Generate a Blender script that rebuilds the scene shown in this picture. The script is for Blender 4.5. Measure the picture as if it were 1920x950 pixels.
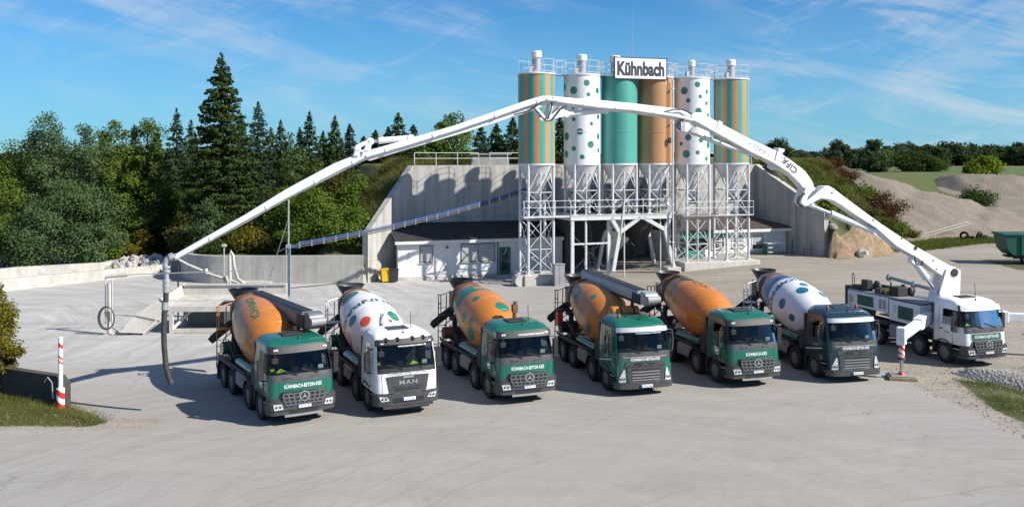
import bpy, math, random
import numpy as np
from mathutils import Vector, Matrix

R = math.radians
SC = bpy.context.scene
COL = SC.collection
for _o in list(bpy.data.objects):
    bpy.data.objects.remove(_o)
random.seed(7)
RNG = np.random.default_rng(11)

# ------------------------------------------------------------------ camera
FPX = 1750.0            # focal length in pixels of the 1920 px wide photograph
H0 = 290.0              # row of the horizon
CZ = 10.0               # height of the drone
cd = bpy.data.cameras.new('camera')
cam = bpy.data.objects.new('camera', cd)
COL.objects.link(cam)
cam.location = (0, 0, CZ)
cam.rotation_euler = (R(90), 0, 0)
cd.sensor_width = 36.0
cd.lens = FPX / 1920 * 36.0
cd.shift_y = -(475.0 - H0) / 1920.0
cd.clip_start = 0.2
cd.clip_end = 6000
SC.camera = cam

# ------------------------------------------------------------------ sky, sun, exposure
SUN_EL = R(36.8)
SUN_AZ = math.atan2(0.93, -0.365)
w = bpy.data.worlds.new('World')
SC.world = w
w.use_nodes = True
nt = w.node_tree
nt.nodes.clear()
N = nt.nodes.new
wo = N('ShaderNodeOutputWorld')
bg = N('ShaderNodeBackground')
sky = N('ShaderNodeTexSky')
sky.sky_type = 'NISHITA'
sky.sun_disc = False
sky.sun_elevation = SUN_EL
sky.sun_rotation = SUN_AZ
sky.air_density = 1.0
sky.dust_density = 0.0
sky.ozone_density = 2.2
tc = N('ShaderNodeTexCoord')
hs = N('ShaderNodeMix'); hs.data_type = 'RGBA'; hs.blend_type = 'MULTIPLY'
hs.inputs[0].default_value = 1.0
nt.links.new(sky.outputs[0], hs.inputs[6])
hs.inputs[7].default_value = (0.33, 0.83, 1.29, 1)
# thin cirrus: direction projected on a high flat layer, stretched noise
sx = N('ShaderNodeSeparateXYZ')
nt.links.new(tc.outputs['Generated'], sx.inputs[0])
def wm(op, a, b=None, c=None):
    n = N('ShaderNodeMath'); n.operation = op
    for i, q in enumerate((a, b, c)):
        if q is None: continue
        if isinstance(q, (int, float)): n.inputs[i].default_value = q
        else: nt.links.new(q, n.inputs[i])
    return n.outputs[0]
az = wm('ARCTAN2', sx.outputs[0], sx.outputs[1])
cb = N('ShaderNodeCombineXYZ')
nt.links.new(az, cb.inputs[0]); nt.links.new(sx.outputs[2], cb.inputs[1])
def cl_noise(rot, sx_, sy_, detail, dist, loc=(0, 0, 0), rough=0.6):
    m0 = N('ShaderNodeMapping'); m0.inputs['Rotation'].default_value = (0, 0, rot); nt.links.new(cb.outputs[0], m0.inputs[0])
    mp = N('ShaderNodeMapping'); mp.inputs['Scale'].default_value = (sx_, sy_, 1); mp.inputs['Location'].default_value = loc
    nt.links.new(m0.outputs[0], mp.inputs[0])
    n = N('ShaderNodeTexNoise'); n.inputs['Scale'].default_value = 1.0
    n.inputs['Detail'].default_value = detail; n.inputs['Roughness'].default_value = rough; n.inputs['Distortion'].default_value = dist
    nt.links.new(mp.outputs[0], n.inputs[0]); return n.outputs[0]
def cl_ramp(v, a, b_):
    r_ = N('ShaderNodeMapRange'); r_.inputs[1].default_value = a; r_.inputs[2].default_value = b_; nt.links.new(v, r_.inputs[0]); return r_.outputs[0]
n1 = cl_noise(R(13), 4.5, 26, 12, 0.7, (3.1, 1.7, 0), 0.62)      # feathered wisps
n3 = cl_noise(R(-20), 7, 22, 12, 1.0, (8.3, 4.7, 0), 0.66)
n2 = cl_noise(R(8), 3.2, 8.0, 4, 0.4, (1.3, 6.4, 0), 0.5)        # where they gather
where = cl_ramp(wm('ADD', n2, wm('ADD', wm('MULTIPLY', az, 0.16), wm('MULTIPLY', sx.outputs[2], 0.85))), 0.47, 0.68)
wisp = wm('ADD', cl_ramp(n1, 0.46, 0.82), wm('MULTIPLY', cl_ramp(n3, 0.50, 0.86), 0.6))
veil = wm('MULTIPLY', cl_ramp(n2, 0.45, 0.8), 0.12)
cmask = wm('MINIMUM', wm('MULTIPLY', wm('ADD', wisp, veil), wm('ADD', wm('MULTIPLY', where, 0.95), 0.05)), 0.85)
mxc = N('ShaderNodeMix'); mxc.data_type = 'RGBA'
nt.links.new(cmask, mxc.inputs[0])
hz = N('ShaderNodeMapRange'); hz.inputs[1].default_value = 0.0; hz.inputs[2].default_value = 0.16; hz.inputs[3].default_value = 0.55; hz.inputs[4].default_value = 0.0
nt.links.new(sx.outputs[2], hz.inputs[0])
hm = N('ShaderNodeMix'); hm.data_type = 'RGBA'
nt.links.new(hz.outputs[0], hm.inputs[0]); nt.links.new(hs.outputs[2], hm.inputs[6]); hm.inputs[7].default_value = (2.9, 6.2, 9.2, 1)
nt.links.new(hm.outputs[2], mxc.inputs[6])
mxc.inputs[7].default_value = (7.4, 8.0, 8.6, 1)
nt.links.new(mxc.outputs[2], bg.inputs[0])
bg.inputs[1].default_value = 0.06
nt.links.new(bg.outputs[0], wo.inputs[0])

sl = bpy.data.lights.new('sun', 'SUN')
sl.energy = 5.0
sl.angle = R(0.5)
sl.color = (1.0, 0.94, 0.85)
so = bpy.data.objects.new('sun', sl)
COL.objects.link(so)
sd = Vector((math.sin(SUN_AZ) * math.cos(SUN_EL), math.cos(SUN_AZ) * math.cos(SUN_EL), math.sin(SUN_EL)))
so.rotation_euler = sd.to_track_quat('Z', 'Y').to_euler()
so.location = (60, -30, 60)

SC.view_settings.view_transform = 'Standard'
SC.view_settings.look = 'None'
SC.view_settings.gamma = 1
SC.view_settings.use_curve_mapping = False
SC.view_settings.exposure = 0.62
SC.render.engine = 'CYCLES'
SC.cycles.max_bounces = 6
SC.cycles.diffuse_bounces = 3
SC.cycles.glossy_bounces = 3
SC.cycles.transparent_max_bounces = 8
SC.cycles.use_denoising = True
SC.cycles.use_adaptive_sampling = False

# ------------------------------------------------------------------ helpers
def px(x, y, Y):
    """point at depth Y seen at photograph pixel x, y"""
    return Vector(((x - 960) * Y / FPX, Y, CZ - (y - H0) * Y / FPX))

def gp(x, y, z=0.0):
    """point at height z seen at photograph pixel x, y"""
    Y = (CZ - z) * FPX / (y - H0)
    return Vector(((x - 960) * Y / FPX, Y, z))

def S(t):
    t = np.clip(t, 0, 1)
    return t * t * (3 - 2 * t)

def tag(o, label=None, cat=None, group=None, kind=None):
    if label: o['label'] = label
    if cat: o['category'] = cat
    if group: o['group'] = group
    if kind: o['kind'] = kind
    return o

def empty(name, loc=(0, 0, 0), rz=0.0):
    o = bpy.data.objects.new(name, None)
    COL.objects.link(o)
    o.location = loc
    o.rotation_euler = (0, 0, rz)
    o.empty_display_size = 0.3
    return o

class MB:
    def __init__(s):
        s.v = []; s.f = []; s.m = []
    def add(s, vs, fs, mi=0):
        b = len(s.v)
        s.v.extend(tuple(p) for p in vs)
        for q in fs:
            s.f.append(tuple(i + b for i in q)); s.m.append(mi)
        return s
    def box(s, x0, x1, y0, y1, z0, z1, mi=0):
        vs = [(x0, y0, z0), (x1, y0, z0), (x1, y1, z0), (x0, y1, z0), (x0, y0, z1), (x1, y0, z1), (x1, y1, z1), (x0, y1, z1)]
        return s.add(vs, [(0, 3, 2, 1), (4, 5, 6, 7), (0, 1, 5, 4), (1, 2, 6, 5), (2, 3, 7, 6), (3, 0, 4, 7)], mi)
    def bar(s, p0, p1, w, h=None, mi=0, up=(0, 0, 1)):
        h = h or w
        p0, p1 = Vector(p0), Vector(p1)
        d = (p1 - p0).normalized()
        a = d.cross(Vector(up))
        if a.length < 1e-4: a = d.cross(Vector((1, 0, 0)))
        a.normalize(); b = a.cross(d)
        vs = []
        for p in (p0, p1):
            for sa, sb in ((-1, -1), (1, -1), (1, 1), (-1, 1)):
                vs.append(p + a * (sa * w / 2) + b * (sb * h / 2))
        return s.add(vs, [(3, 2, 1, 0), (4, 5, 6, 7), (0, 1, 5, 4), (1, 2, 6, 5), (2, 3, 7, 6), (3, 0, 4, 7)], mi)
    def tube(s, p0, p1, r, n=8, mi=0, r1=None):
        return s.path([p0, p1], r, n, mi, r1)
    def path(s, pts, r, n=8, mi=0, r1=None):
        pts = [Vector(p) for p in pts]
        k = len(pts); b = len(s.v); ref = None
        for i, p in enumerate(pts):
            d = (pts[min(i + 1, k - 1)] - pts[max(i - 1, 0)]).normalized()
            if ref is None:
                a = d.cross(Vector((0, 0, 1)))
                if a.length < 1e-3: a = d.cross(Vector((1, 0, 0)))
            else:
                a = ref - d * ref.dot(d)
            a.normalize(); ref = a
            c = d.cross(a)
            rr = r if r1 is None else r + (r1 - r) * i / max(1, k - 1)
            for j in range(n):
                t = 2 * math.pi * j / n
                s.v.append(tuple(p + a * (math.cos(t) * rr) + c * (math.sin(t) * rr)))
        for i in range(k - 1):
            for j in range(n):
                j2 = (j + 1) % n
                s.f.append((b + i * n + j, b + i * n + j2, b + (i + 1) * n + j2, b + (i + 1) * n + j)); s.m.append(mi)
        s.f.append(tuple(b + j for j in reversed(range(n)))); s.m.append(mi)
        s.f.append(tuple(b + (k - 1) * n + j for j in range(n))); s.m.append(mi)
        return s
    def lathe(s, prof, n=24, o=(0, 0, 0), ax=(0, 0, 1), mi=0, ref=None, mfun=None, cap=True):
        o = Vector(o); ax = Vector(ax).normalized()
        a = Vector(ref) if ref else ax.cross(Vector((0, 0, 1)))
        if a.length < 1e-3: a = Vector((1, 0, 0))
        a = (a - ax * a.dot(ax)).normalized(); c = ax.cross(a)
        b = len(s.v); k = len(prof)
        for r, h in prof:
            for j in range(n):
                t = 2 * math.pi * j / n
                s.v.append(tuple(o + ax * h + a * (math.cos(t) * r) + c * (math.sin(t) * r)))
        for i in range(k - 1):
            for j in range(n):
                j2 = (j + 1) % n
                s.f.append((b + i * n + j, b + i * n + j2, b + (i + 1) * n + j2, b + (i + 1) * n + j))
                s.m.append(mfun(i, j) if mfun else mi)
        if cap:
            if prof[0][0] > 1e-3: s.f.append(tuple(b + j for j in reversed(range(n)))); s.m.append(mfun(0, 0) if mfun else mi)
            if prof[-1][0] > 1e-3: s.f.append(tuple(b + (k - 1) * n + j for j in range(n))); s.m.append(mfun(k - 2, 0) if mfun else mi)
        return s
    def prism(s, poly, fn, d0, d1, mi=0):
        """poly: 2-D outline; fn(a, b, d) -> point"""
        n = len(poly)
        vs = [fn(a, b, d0) for a, b in poly] + [fn(a, b, d1) for a, b in poly]
        fs = [tuple(range(n)), tuple(reversed(range(n, 2 * n)))]
        fs += [(i, i + n, (i + 1) % n + n, (i + 1) % n) for i in range(n)]
        return s.add(vs, fs, mi)
    def quad(s, a, b, c, d, mi=0):
        return s.add([a, b, c, d], [(0, 1, 2, 3)], mi)
    def pieces(s, gap=0.02):
        n = len(s.v); par = list(range(n))
        def fd(i):
            while par[i] != i: par[i] = par[par[i]]; i = par[i]
            return i
        for f in s.f:
            a = fd(f[0])
            for q in f[1:]: par[fd(q)] = a
        A = np.array(s.v); rt = np.array([fd(i) for i in range(n)])
        ids = sorted(set(rt.tolist())); bb = {k: (A[rt == k].min(0) - gap, A[rt == k].max(0) + gap) for k in ids}
        grp = {k: k for k in ids}
        def g(k):
            while grp[k] != k: k = grp[k]
            return k
        for i, a in enumerate(ids):
            for b in ids[i + 1:]:
                if (bb[a][0] <= bb[b][1]).all() and (bb[b][0] <= bb[a][1]).all(): grp[g(b)] = g(a)
        out = {}
        for f, m in zip(s.f, s.m):
            out.setdefault(g(int(rt[f[0]])), []).append((f, m))
        res = []
        for k, fs in out.items():
            used = sorted({i for f, _ in fs for i in f}); mp = {q: j for j, q in enumerate(used)}
            b = MB(); b.v = [s.v[i] for i in used]; b.f = [tuple(mp[i] for i in f) for f, _ in fs]; b.m = [m for _, m in fs]; res.append(b)
        return res
    def build(s, name, mats, parent=None, smooth=True, world=None, bevel=0.0, recenter=True, split=False):
        if split:
            obs = [b.build(name, mats, parent, smooth, world, bevel, recenter) for b in s.pieces()]
            return obs[0]
        me = bpy.data.meshes.new(name)
        me.from_pydata(s.v, [], s.f)
        if not isinstance(mats, (list, tuple)): mats = [mats]
        for m in mats: me.materials.append(m)
        me.polygons.foreach_set('material_index', [min(i, len(mats) - 1) for i in s.m])
        import bmesh
        bm = bmesh.new(); bm.from_mesh(me)
        bmesh.ops.recalc_face_normals(bm, faces=bm.faces)
        if bevel:
            ed = [e for e in bm.edges if len(e.link_faces) == 2 and e.calc_face_angle(0) > 0.6 and e.calc_length() > bevel * 2.2]
            bmesh.ops.bevel(bm, geom=ed, offset=bevel, segments=1, affect='EDGES', clamp_overlap=True)
        bm.to_mesh(me); bm.free()
        if smooth:
            me.polygons.foreach_set('use_smooth', [True] * len(me.polygons))
            me.set_sharp_from_angle(angle=R(32))
        o = bpy.data.objects.new(name, me)
        COL.objects.link(o)
        if parent is not None:
            o.parent = parent
            if world is not None: o.matrix_parent_inverse = world.inverted()
        elif recenter and s.v:
            a = np.array(s.v); lo = a.min(0); hi = a.max(0)
            c = Vector(((lo[0] + hi[0]) / 2, (lo[1] + hi[1]) / 2, lo[2]))
            me.transform(Matrix.Translation(-c)); o.location = c
        return o

def copy_tree(o, parent=None):
    c = o.copy(); COL.objects.link(c)
    if parent is not None: c.parent = parent
    for ch in list(o.children): copy_tree(ch, c)
    return c

# ------------------------------------------------------------------ materials
def lin(r, g, b):
    f = lambda c: (c / 255) / 12.92 if c / 255 <= 0.04045 else ((c / 255 + 0.055) / 1.055) ** 2.4
    return (f(r), f(g), f(b))

class NB:
    """tiny node helper"""
    def __init__(s, name):
        s.m = bpy.data.materials.new(name); s.m.use_nodes = True
        s.t = s.m.node_tree; s.t.nodes.clear()
        s.out = s.t.nodes.new('ShaderNodeOutputMaterial')
        s.p = s.t.nodes.new('ShaderNodeBsdfPrincipled')
        s.t.links.new(s.p.outputs[0], s.out.inputs[0])
        s.tc = s.t.nodes.new('ShaderNodeTexCoord')
    def n(s, t): return s.t.nodes.new('ShaderNode' + t)
    def l(s, a, b): s.t.links.new(a, b)
    def math(s, op, a, b=None, c=None, clamp=False):
        n = s.n('Math'); n.operation = op; n.use_clamp = clamp
        for i, q in enumerate((a, b, c)):
            if q is None: continue
            if isinstance(q, (int, float)): n.inputs[i].default_value = q
            else: s.l(q, n.inputs[i])
        return n.outputs[0]
    def noise(s, scale, detail=4, rough=0.55, stretch=None, rot=None, vec=None, dist=0.0):
        v = vec or s.tc.outputs['Object']
        if stretch or rot:
            mp = s.n('Mapping')
            if stretch: mp.inputs['Scale'].default_value = stretch
            if rot: mp.inputs['Rotation'].default_value = rot
            s.l(v, mp.inputs[0]); v = mp.outputs[0]
        n = s.n('TexNoise'); n.inputs['Scale'].default_value = scale
        n.inputs['Detail'].default_value = detail; n.inputs['Roughness'].default_value = rough
        n.inputs['Distortion'].default_value = dist
        s.l(v, n.inputs[0]); return n.outputs[0]
    def ramp(s, v, a, b, lo=0.0, hi=1.0):
        n = s.n('MapRange'); n.inputs[1].default_value = a; n.inputs[2].default_value = b
        n.inputs[3].default_value = lo; n.inputs[4].default_value = hi
        s.l(v, n.inputs[0]); return n.outputs[0]
    def mix(s, f, a, b, mode='MIX'):
        n = s.n('Mix'); n.data_type = 'RGBA'; n.blend_type = mode
        for i, q in ((0, f), (6, a), (7, b)):
            if isinstance(q, (int, float)): n.inputs[i].default_value = q
            elif isinstance(q, tuple): n.inputs[i].default_value = (*q[:3], 1)
            else: s.l(q, n.inputs[i])
        return n.outputs[2]
    def bump(s, h, strength=0.3, dist=0.02):
        b = s.n('Bump'); b.inputs['Strength'].default_value = strength; b.inputs['Distance'].default_value = dist
        s.l(h, b.inputs['Height']); s.l(b.outputs[0], s.p.inputs['Normal'])

def mat(name, col, rough=0.5, metal=0.0, var=0.12, vs=2.0, bump=0.0, bs=40.0, dirt=None, dirt_amt=0.0, coat=0.0, streak=0.0):
    b = NB(name)
    c = tuple(col)
    v = b.noise(vs, 5)
    lo = tuple(x * (1 - var) for x in c); hi = tuple(min(1, x * (1 + var)) for x in c)
    cc = b.mix(b.ramp(v, 0.3, 0.7), lo, hi)
    if dirt is not None and dirt_amt > 0:
        d = b.noise(vs * 1.7, 8, 0.65)
        cc = b.mix(b.ramp(d, 0.5, 0.78, 0, dirt_amt), cc, dirt)
    if streak > 0:
        d = b.noise(1.0, 6, 0.6, stretch=(3.0, 3.0, 0.16))
        cc = b.mix(b.ramp(d, 0.42, 0.72, 0, streak), cc, tuple(x * 0.5 for x in c))
    b.l(cc, b.p.inputs['Base Color'])
    b.p.inputs['Roughness'].default_value = rough
    b.p.inputs['Metallic'].default_value = metal
    if coat: b.p.inputs['Coat Weight'].default_value = coat; b.p.inputs['Coat Roughness'].default_value = 0.08
    if bump: b.bump(b.noise(bs, 6), bump)
    return b.m

def glass(name, tint=(0.55, 0.62, 0.62), refl=0.10):
    b = NB(name)
    b.t.nodes.remove(b.p)
    tr = b.n('BsdfTransparent'); tr.inputs[0].default_value = (*tint, 1)
    gl = b.n('BsdfGlossy'); gl.inputs['Roughness'].default_value = 0.03; gl.inputs[0].default_value = (0.62, 0.62, 0.60, 1)
    fr = b.n('Fresnel'); fr.inputs[0].default_value = 1.5
    f = b.math('ADD', fr.outputs[0], refl, clamp=True)
    mx = b.n('MixShader'); b.l(f, mx.inputs[0]); b.l(tr.outputs[0], mx.inputs[1]); b.l(gl.outputs[0], mx.inputs[2])
    b.l(mx.outputs[0], b.out.inputs[0])
    return b.m

def leafmat(name, c1, c2, trans=0.25):
    b = NB(name)
    b.t.nodes.remove(b.p)
    g = b.n('NewGeometry')
    v = b.noise(0.35, 2)
    f = b.math('ADD', b.math('MULTIPLY', g.outputs['Random Per Island'], 0.6), b.ramp(v, 0.35, 0.65, 0, 0.4))
    c = b.mix(f, c1, c2)
    d = b.n('BsdfDiffuse'); t = b.n('BsdfTranslucent')
    b.l(c, d.inputs[0])
    b.l(b.mix(0.5, c, (0.16, 0.2, 0.03)), t.inputs[0])
    mx = b.n('MixShader'); mx.inputs[0].default_value = trans
    b.l(d.outputs[0], mx.inputs[1]); b.l(t.outputs[0], mx.inputs[2]); b.l(mx.outputs[0], b.out.inputs[0])
    return b.m

MT = {}
MT['concrete'] = mat('concrete', (0.40, 0.385, 0.355), 0.9, var=0.14, vs=0.5, bump=0.25, bs=25, dirt=(0.2, 0.19, 0.17), dirt_amt=0.55, streak=0.55)
MT['concrete_light'] = mat('concrete_light', (0.47, 0.455, 0.42), 0.9, var=0.15, vs=0.8, bump=0.3, bs=20, dirt=(0.22, 0.2, 0.17), dirt_amt=0.6, streak=0.35)
MT['white'] = mat('white_paint', (0.74, 0.75, 0.76), 0.42, var=0.06, vs=1.5, dirt=(0.40, 0.37, 0.33), dirt_amt=0.45, coat=0.2)
MT['silo_white'] = mat('silo_white_paint', (0.72, 0.73, 0.74), 0.5, var=0.06, vs=0.9, dirt=(0.5, 0.48, 0.45), dirt_amt=0.3, streak=0.16)
MT['steel_white'] = mat('steel_white_paint', (0.56, 0.57, 0.58), 0.5, var=0.1, vs=2, dirt=(0.36, 0.31, 0.26), dirt_amt=0.45, streak=0.2)
MT['render'] = mat('white_render', (0.66, 0.66, 0.65), 0.9, var=0.07, vs=1.1, bump=0.12, bs=60, dirt=(0.42, 0.41, 0.38), dirt_amt=0.45, streak=0.25)
MT['teal'] = mat('teal_paint', (0.062, 0.305, 0.25), 0.5, var=0.1, vs=0.7, dirt=(0.10, 0.34, 0.30), dirt_amt=0.3, streak=0.2)
MT['tan'] = mat('ochre_paint', (0.44, 0.232, 0.105), 0.5, var=0.08, vs=0.7, dirt=(0.42, 0.22, 0.11), dirt_amt=0.35, streak=0.2)
MT['green'] = mat('truck_green_paint', (0.002, 0.108, 0.070), 0.28, var=0.08, vs=2, coat=0.7, dirt=(0.03, 0.11, 0.08), dirt_amt=0.25)
MT['bluegreen'] = mat('petrol_blue_paint', (0.004, 0.032, 0.048), 0.3, var=0.1, vs=2, metal=0.2, coat=0.9, dirt=(0.02, 0.05, 0.06), dirt_amt=0.2)
MT['black'] = mat('black_plastic', (0.018, 0.018, 0.02), 0.5, var=0.2, vs=4, dirt=(0.07, 0.065, 0.06), dirt_amt=0.3)
MT['dark'] = mat('dark_steel', (0.022, 0.022, 0.025), 0.6, var=0.3, vs=3, dirt=(0.10, 0.088, 0.075), dirt_amt=0.55)
MT['grey'] = mat('grey_plastic', (0.048, 0.050, 0.055), 0.45, var=0.15, vs=3, dirt=(0.13, 0.12, 0.105), dirt_amt=0.45)
MT['midgrey'] = mat('grey_steel', (0.25, 0.255, 0.26), 0.5, var=0.12, vs=2, dirt=(0.35, 0.33, 0.3), dirt_amt=0.5)
MT['silver'] = mat('silver_metal', (0.62, 0.63, 0.64), 0.28, metal=0.9, var=0.08, vs=3)
MT['alu'] = mat('brushed_aluminium', (0.34, 0.36, 0.39), 0.42, metal=0.35, var=0.1, vs=2, dirt=(0.3, 0.3, 0.3), dirt_amt=0.3)
MT['grillegrey'] = mat('grille_grey', (0.10, 0.105, 0.11), 0.4, var=0.12, vs=3)
MT['convgrey'] = mat('conveyor_grey', (0.13, 0.14, 0.16), 0.45, metal=0.2, var=0.15, vs=2, dirt=(0.3, 0.29, 0.28), dirt_amt=0.4)
MT['rimgrey'] = mat('wheel_grey', (0.15, 0.15, 0.155), 0.5, var=0.2, vs=4, dirt=(0.10, 0.09, 0.08), dirt_amt=0.6)
MT['galv'] = mat('galvanised_steel', (0.4, 0.41, 0.42), 0.45, metal=0.4, var=0.18, vs=4)
MT['tyre'] = mat('tyre_rubber', (0.016, 0.016, 0.017), 0.85, var=0.3, vs=5, bump=0.3, bs=40, dirt=(0.09, 0.082, 0.07), dirt_amt=0.6)
MT['rubber'] = mat('hose_rubber', (0.035, 0.036, 0.04), 0.7, var=0.2, vs=6, dirt=(0.2, 0.19, 0.18), dirt_amt=0.4)
MT['glass'] = glass('windscreen_glass', (0.46, 0.51, 0.50), 0.0)
MT['winglass'] = mat('window_glass', (0.03, 0.04, 0.045), 0.08, var=0.3, vs=1.5)
MT['lamp'] = mat('headlamp_glass', (0.62, 0.64, 0.66), 0.12, metal=0.25, var=0.3, vs=14, coat=0.8)
MT['shutter'] = mat('roller_shutter', (0.36, 0.37, 0.38), 0.6, var=0.08, vs=3)
MT['roof'] = mat('dark_roof_tiles', (0.035, 0.032, 0.032), 0.8, var=0.3, vs=2.5, bump=0.4, bs=12)
MT['red'] = mat('red_paint', (0.55, 0.03, 0.025), 0.45, var=0.1)
MT['orange'] = mat('orange_paint', (0.52, 0.19, 0.03), 0.4, var=0.1, dirt=(0.2, 0.13, 0.08), dirt_amt=0.5)
MT['rust'] = mat('rusty_steel', (0.16, 0.075, 0.04), 0.75, var=0.35, vs=5, dirt=(0.06, 0.045, 0.04), dirt_amt=0.6)
MT['yellow'] = mat('yellow_plastic', (0.62, 0.38, 0.01), 0.45, var=0.08)
MT['hivis'] = mat('hivis_fabric', (0.55, 0.75, 0.05), 0.8, var=0.15, vs=9)
MT['seat'] = mat('seat_fabric', (0.06, 0.062, 0.07), 0.9, var=0.3, vs=8)
MT['curtain'] = mat('cab_lining', (0.17, 0.18, 0.17), 0.9, var=0.25, vs=6)
MT['letter_white'] = mat('white_lettering', (0.8, 0.8, 0.8), 0.5, var=0.03)
MT['letter_dark'] = mat('dark_lettering', (0.03, 0.033, 0.05), 0.5, var=0.05)
MT['letter_grey'] = mat('grey_lettering', (0.3, 0.31, 0.33), 0.5, var=0.05)
MT['letter_green'] = mat('green_lettering', (0.01, 0.16, 0.11), 0.5, var=0.1)
MT['letter_blue'] = mat('blue_lettering', (0.008, 0.09, 0.2), 0.5, var=0.1)
MT['letter_red'] = mat('red_lettering', (0.55, 0.06, 0.03), 0.5, var=0.1)
MT['plate_blue'] = mat('plate_blue', (0.01, 0.05, 0.4), 0.4, var=0.03)
MT['blue'] = mat('blue_hose', (0.018, 0.075, 0.27), 0.55, var=0.2, vs=4)
MT['wood'] = mat('timber', (0.32, 0.22, 0.12), 0.85, var=0.3, vs=5, bump=0.3)
MT['bark'] = mat('bark', (0.06, 0.045, 0.032), 0.95, var=0.35, vs=6, bump=0.5)
MT['bark_pale'] = mat('pale_bark', (0.13, 0.12, 0.105), 0.9, var=0.4, vs=6)
MT['skip_green'] = mat('skip_green_paint', (0.004, 0.085, 0.055), 0.55, var=0.15, dirt=(0.06, 0.09, 0.06), dirt_amt=0.4)
MT['sand'] = mat('pale_steel', (0.50, 0.48, 0.43), 0.65, var=0.12, vs=1.2, dirt=(0.33, 0.3, 0.26), dirt_amt=0.6, streak=0.3)
MT['beacon'] = mat('orange_lens', (0.55, 0.09, 0.02), 0.2, var=0.05)

def gravelmat(name, c1, c2, scale=9.0, bump=0.8):
    b = NB(name)
    vo = b.n('TexVoronoi'); vo.inputs['Scale'].default_value = scale
    b.l(b.tc.outputs['Object'], vo.inputs[0])
    sp = b.n('SeparateColor'); b.l(vo.outputs['Color'], sp.inputs[0])
    big = b.noise(0.25, 5)
    f = b.math('ADD', b.math('MULTIPLY', sp.outputs[0], 0.55), b.ramp(big, 0.35, 0.65, 0, 0.45))
    b.l(b.mix(f, c1, c2), b.p.inputs['Base Color'])
    b.p.inputs['Roughness'].default_value = 0.95
    b.bump(vo.outputs['Distance'], bump, 0.06)
    return b.m
MT['gravel'] = gravelmat('loose_gravel', (0.13, 0.12, 0.11), (0.44, 0.42, 0.39), 9)
MT['gravel_fine'] = gravelmat('heap_gravel', (0.125, 0.106, 0.083), (0.215, 0.182, 0.145), 6, 0.8)
MT['rubble'] = gravelmat('rubble', (0.26, 0.25, 0.235), (0.5, 0.48, 0.45), 3, 0.9)

LF = {}
LF['spruce'] = leafmat('spruce_needles', (0.022, 0.044, 0.016), (0.070, 0.096, 0.028), 0.12)
LF['spruce_blue'] = leafmat('bluish_spruce_needles', (0.024, 0.045, 0.026), (0.055, 0.085, 0.045), 0.12)
LF['birch'] = leafmat('grey_green_leaves', (0.045, 0.090, 0.034), (0.118, 0.168, 0.074), 0.2)
LF['maple'] = leafmat('mid_green_leaves', (0.048, 0.096, 0.018), (0.135, 0.182, 0.034), 0.25)
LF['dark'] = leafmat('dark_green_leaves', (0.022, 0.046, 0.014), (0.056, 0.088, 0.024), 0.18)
LF['bush'] = leafmat('bush_leaves', (0.055, 0.108, 0.016), (0.145, 0.200, 0.034), 0.25)
LF['yellow'] = leafmat('yellowing_leaves', (0.10, 0.095, 0.014), (0.20, 0.16, 0.028), 0.25)
LF['red'] = leafmat('reddish_leaves', (0.050, 0.020, 0.014), (0.115, 0.050, 0.024), 0.2)
LF['olive'] = leafmat('olive_leaves', (0.050, 0.055, 0.016), (0.110, 0.100, 0.030), 0.2)
LF['vine'] = leafmat('bright_vine_leaves', (0.10, 0.16, 0.014), (0.20, 0.25, 0.03), 0.3)
LF['far'] = leafmat('far_leaves', (0.030, 0.052, 0.026), (0.062, 0.088, 0.042), 0.15)
LF['grass'] = leafmat('grass_blades', (0.055, 0.085, 0.016), (0.16, 0.165, 0.045), 0.3)
LF['straw'] = leafmat('dry_grass_blades', (0.12, 0.11, 0.035), (0.28, 0.23, 0.09), 0.3)

# ------------------------------------------------------------------ text
def text_geo(s, height, sx=1.0, bold=0.0, spacing=1.0):
    cu = bpy.data.curves.new('lettering', 'FONT')
    cu.body = s; cu.size = 1.0; cu.offset = bold; cu.space_character = spacing
    cu.resolution_u = 3
    o = bpy.data.objects.new('lettering', cu); COL.objects.link(o)
    dg = bpy.context.evaluated_depsgraph_get()
    me = bpy.data.meshes.new_from_object(o.evaluated_get(dg))
    vs = np.array([tuple(v.co)[:2] for v in me.vertices]); fs = [tuple(p.vertices) for p in me.polygons]
    bpy.data.objects.remove(o); bpy.data.curves.remove(cu); bpy.data.meshes.remove(me)
    cap = 0.72
    vs = vs * (height / cap)
    vs[:, 0] *= sx
    lo, hi = vs[:, 0].min(), vs[:, 0].max()
    vs[:, 0] -= (lo + hi) / 2
    return vs, fs

def text_obj(name, s, height, fn, m, parent=None, sx=1.0, bold=0.0, spacing=1.0, width=None, world=None):
    vs, fs = text_geo(s, height, sx, bold, spacing)
    if width:
        vs[:, 0] *= width / (vs[:, 0].max() - vs[:, 0].min())
    mb = MB(); mb.add([fn(a, b) for a, b in vs], fs)
    me = bpy.data.meshes.new(name); me.from_pydata(mb.v, [], mb.f); me.materials.append(m)
    o = bpy.data.objects.new(name, me); COL.objects.link(o)
    if parent is not None:
        o.parent = parent
        if world is not None: o.matrix_parent_inverse = world.inverted()
    return o
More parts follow.
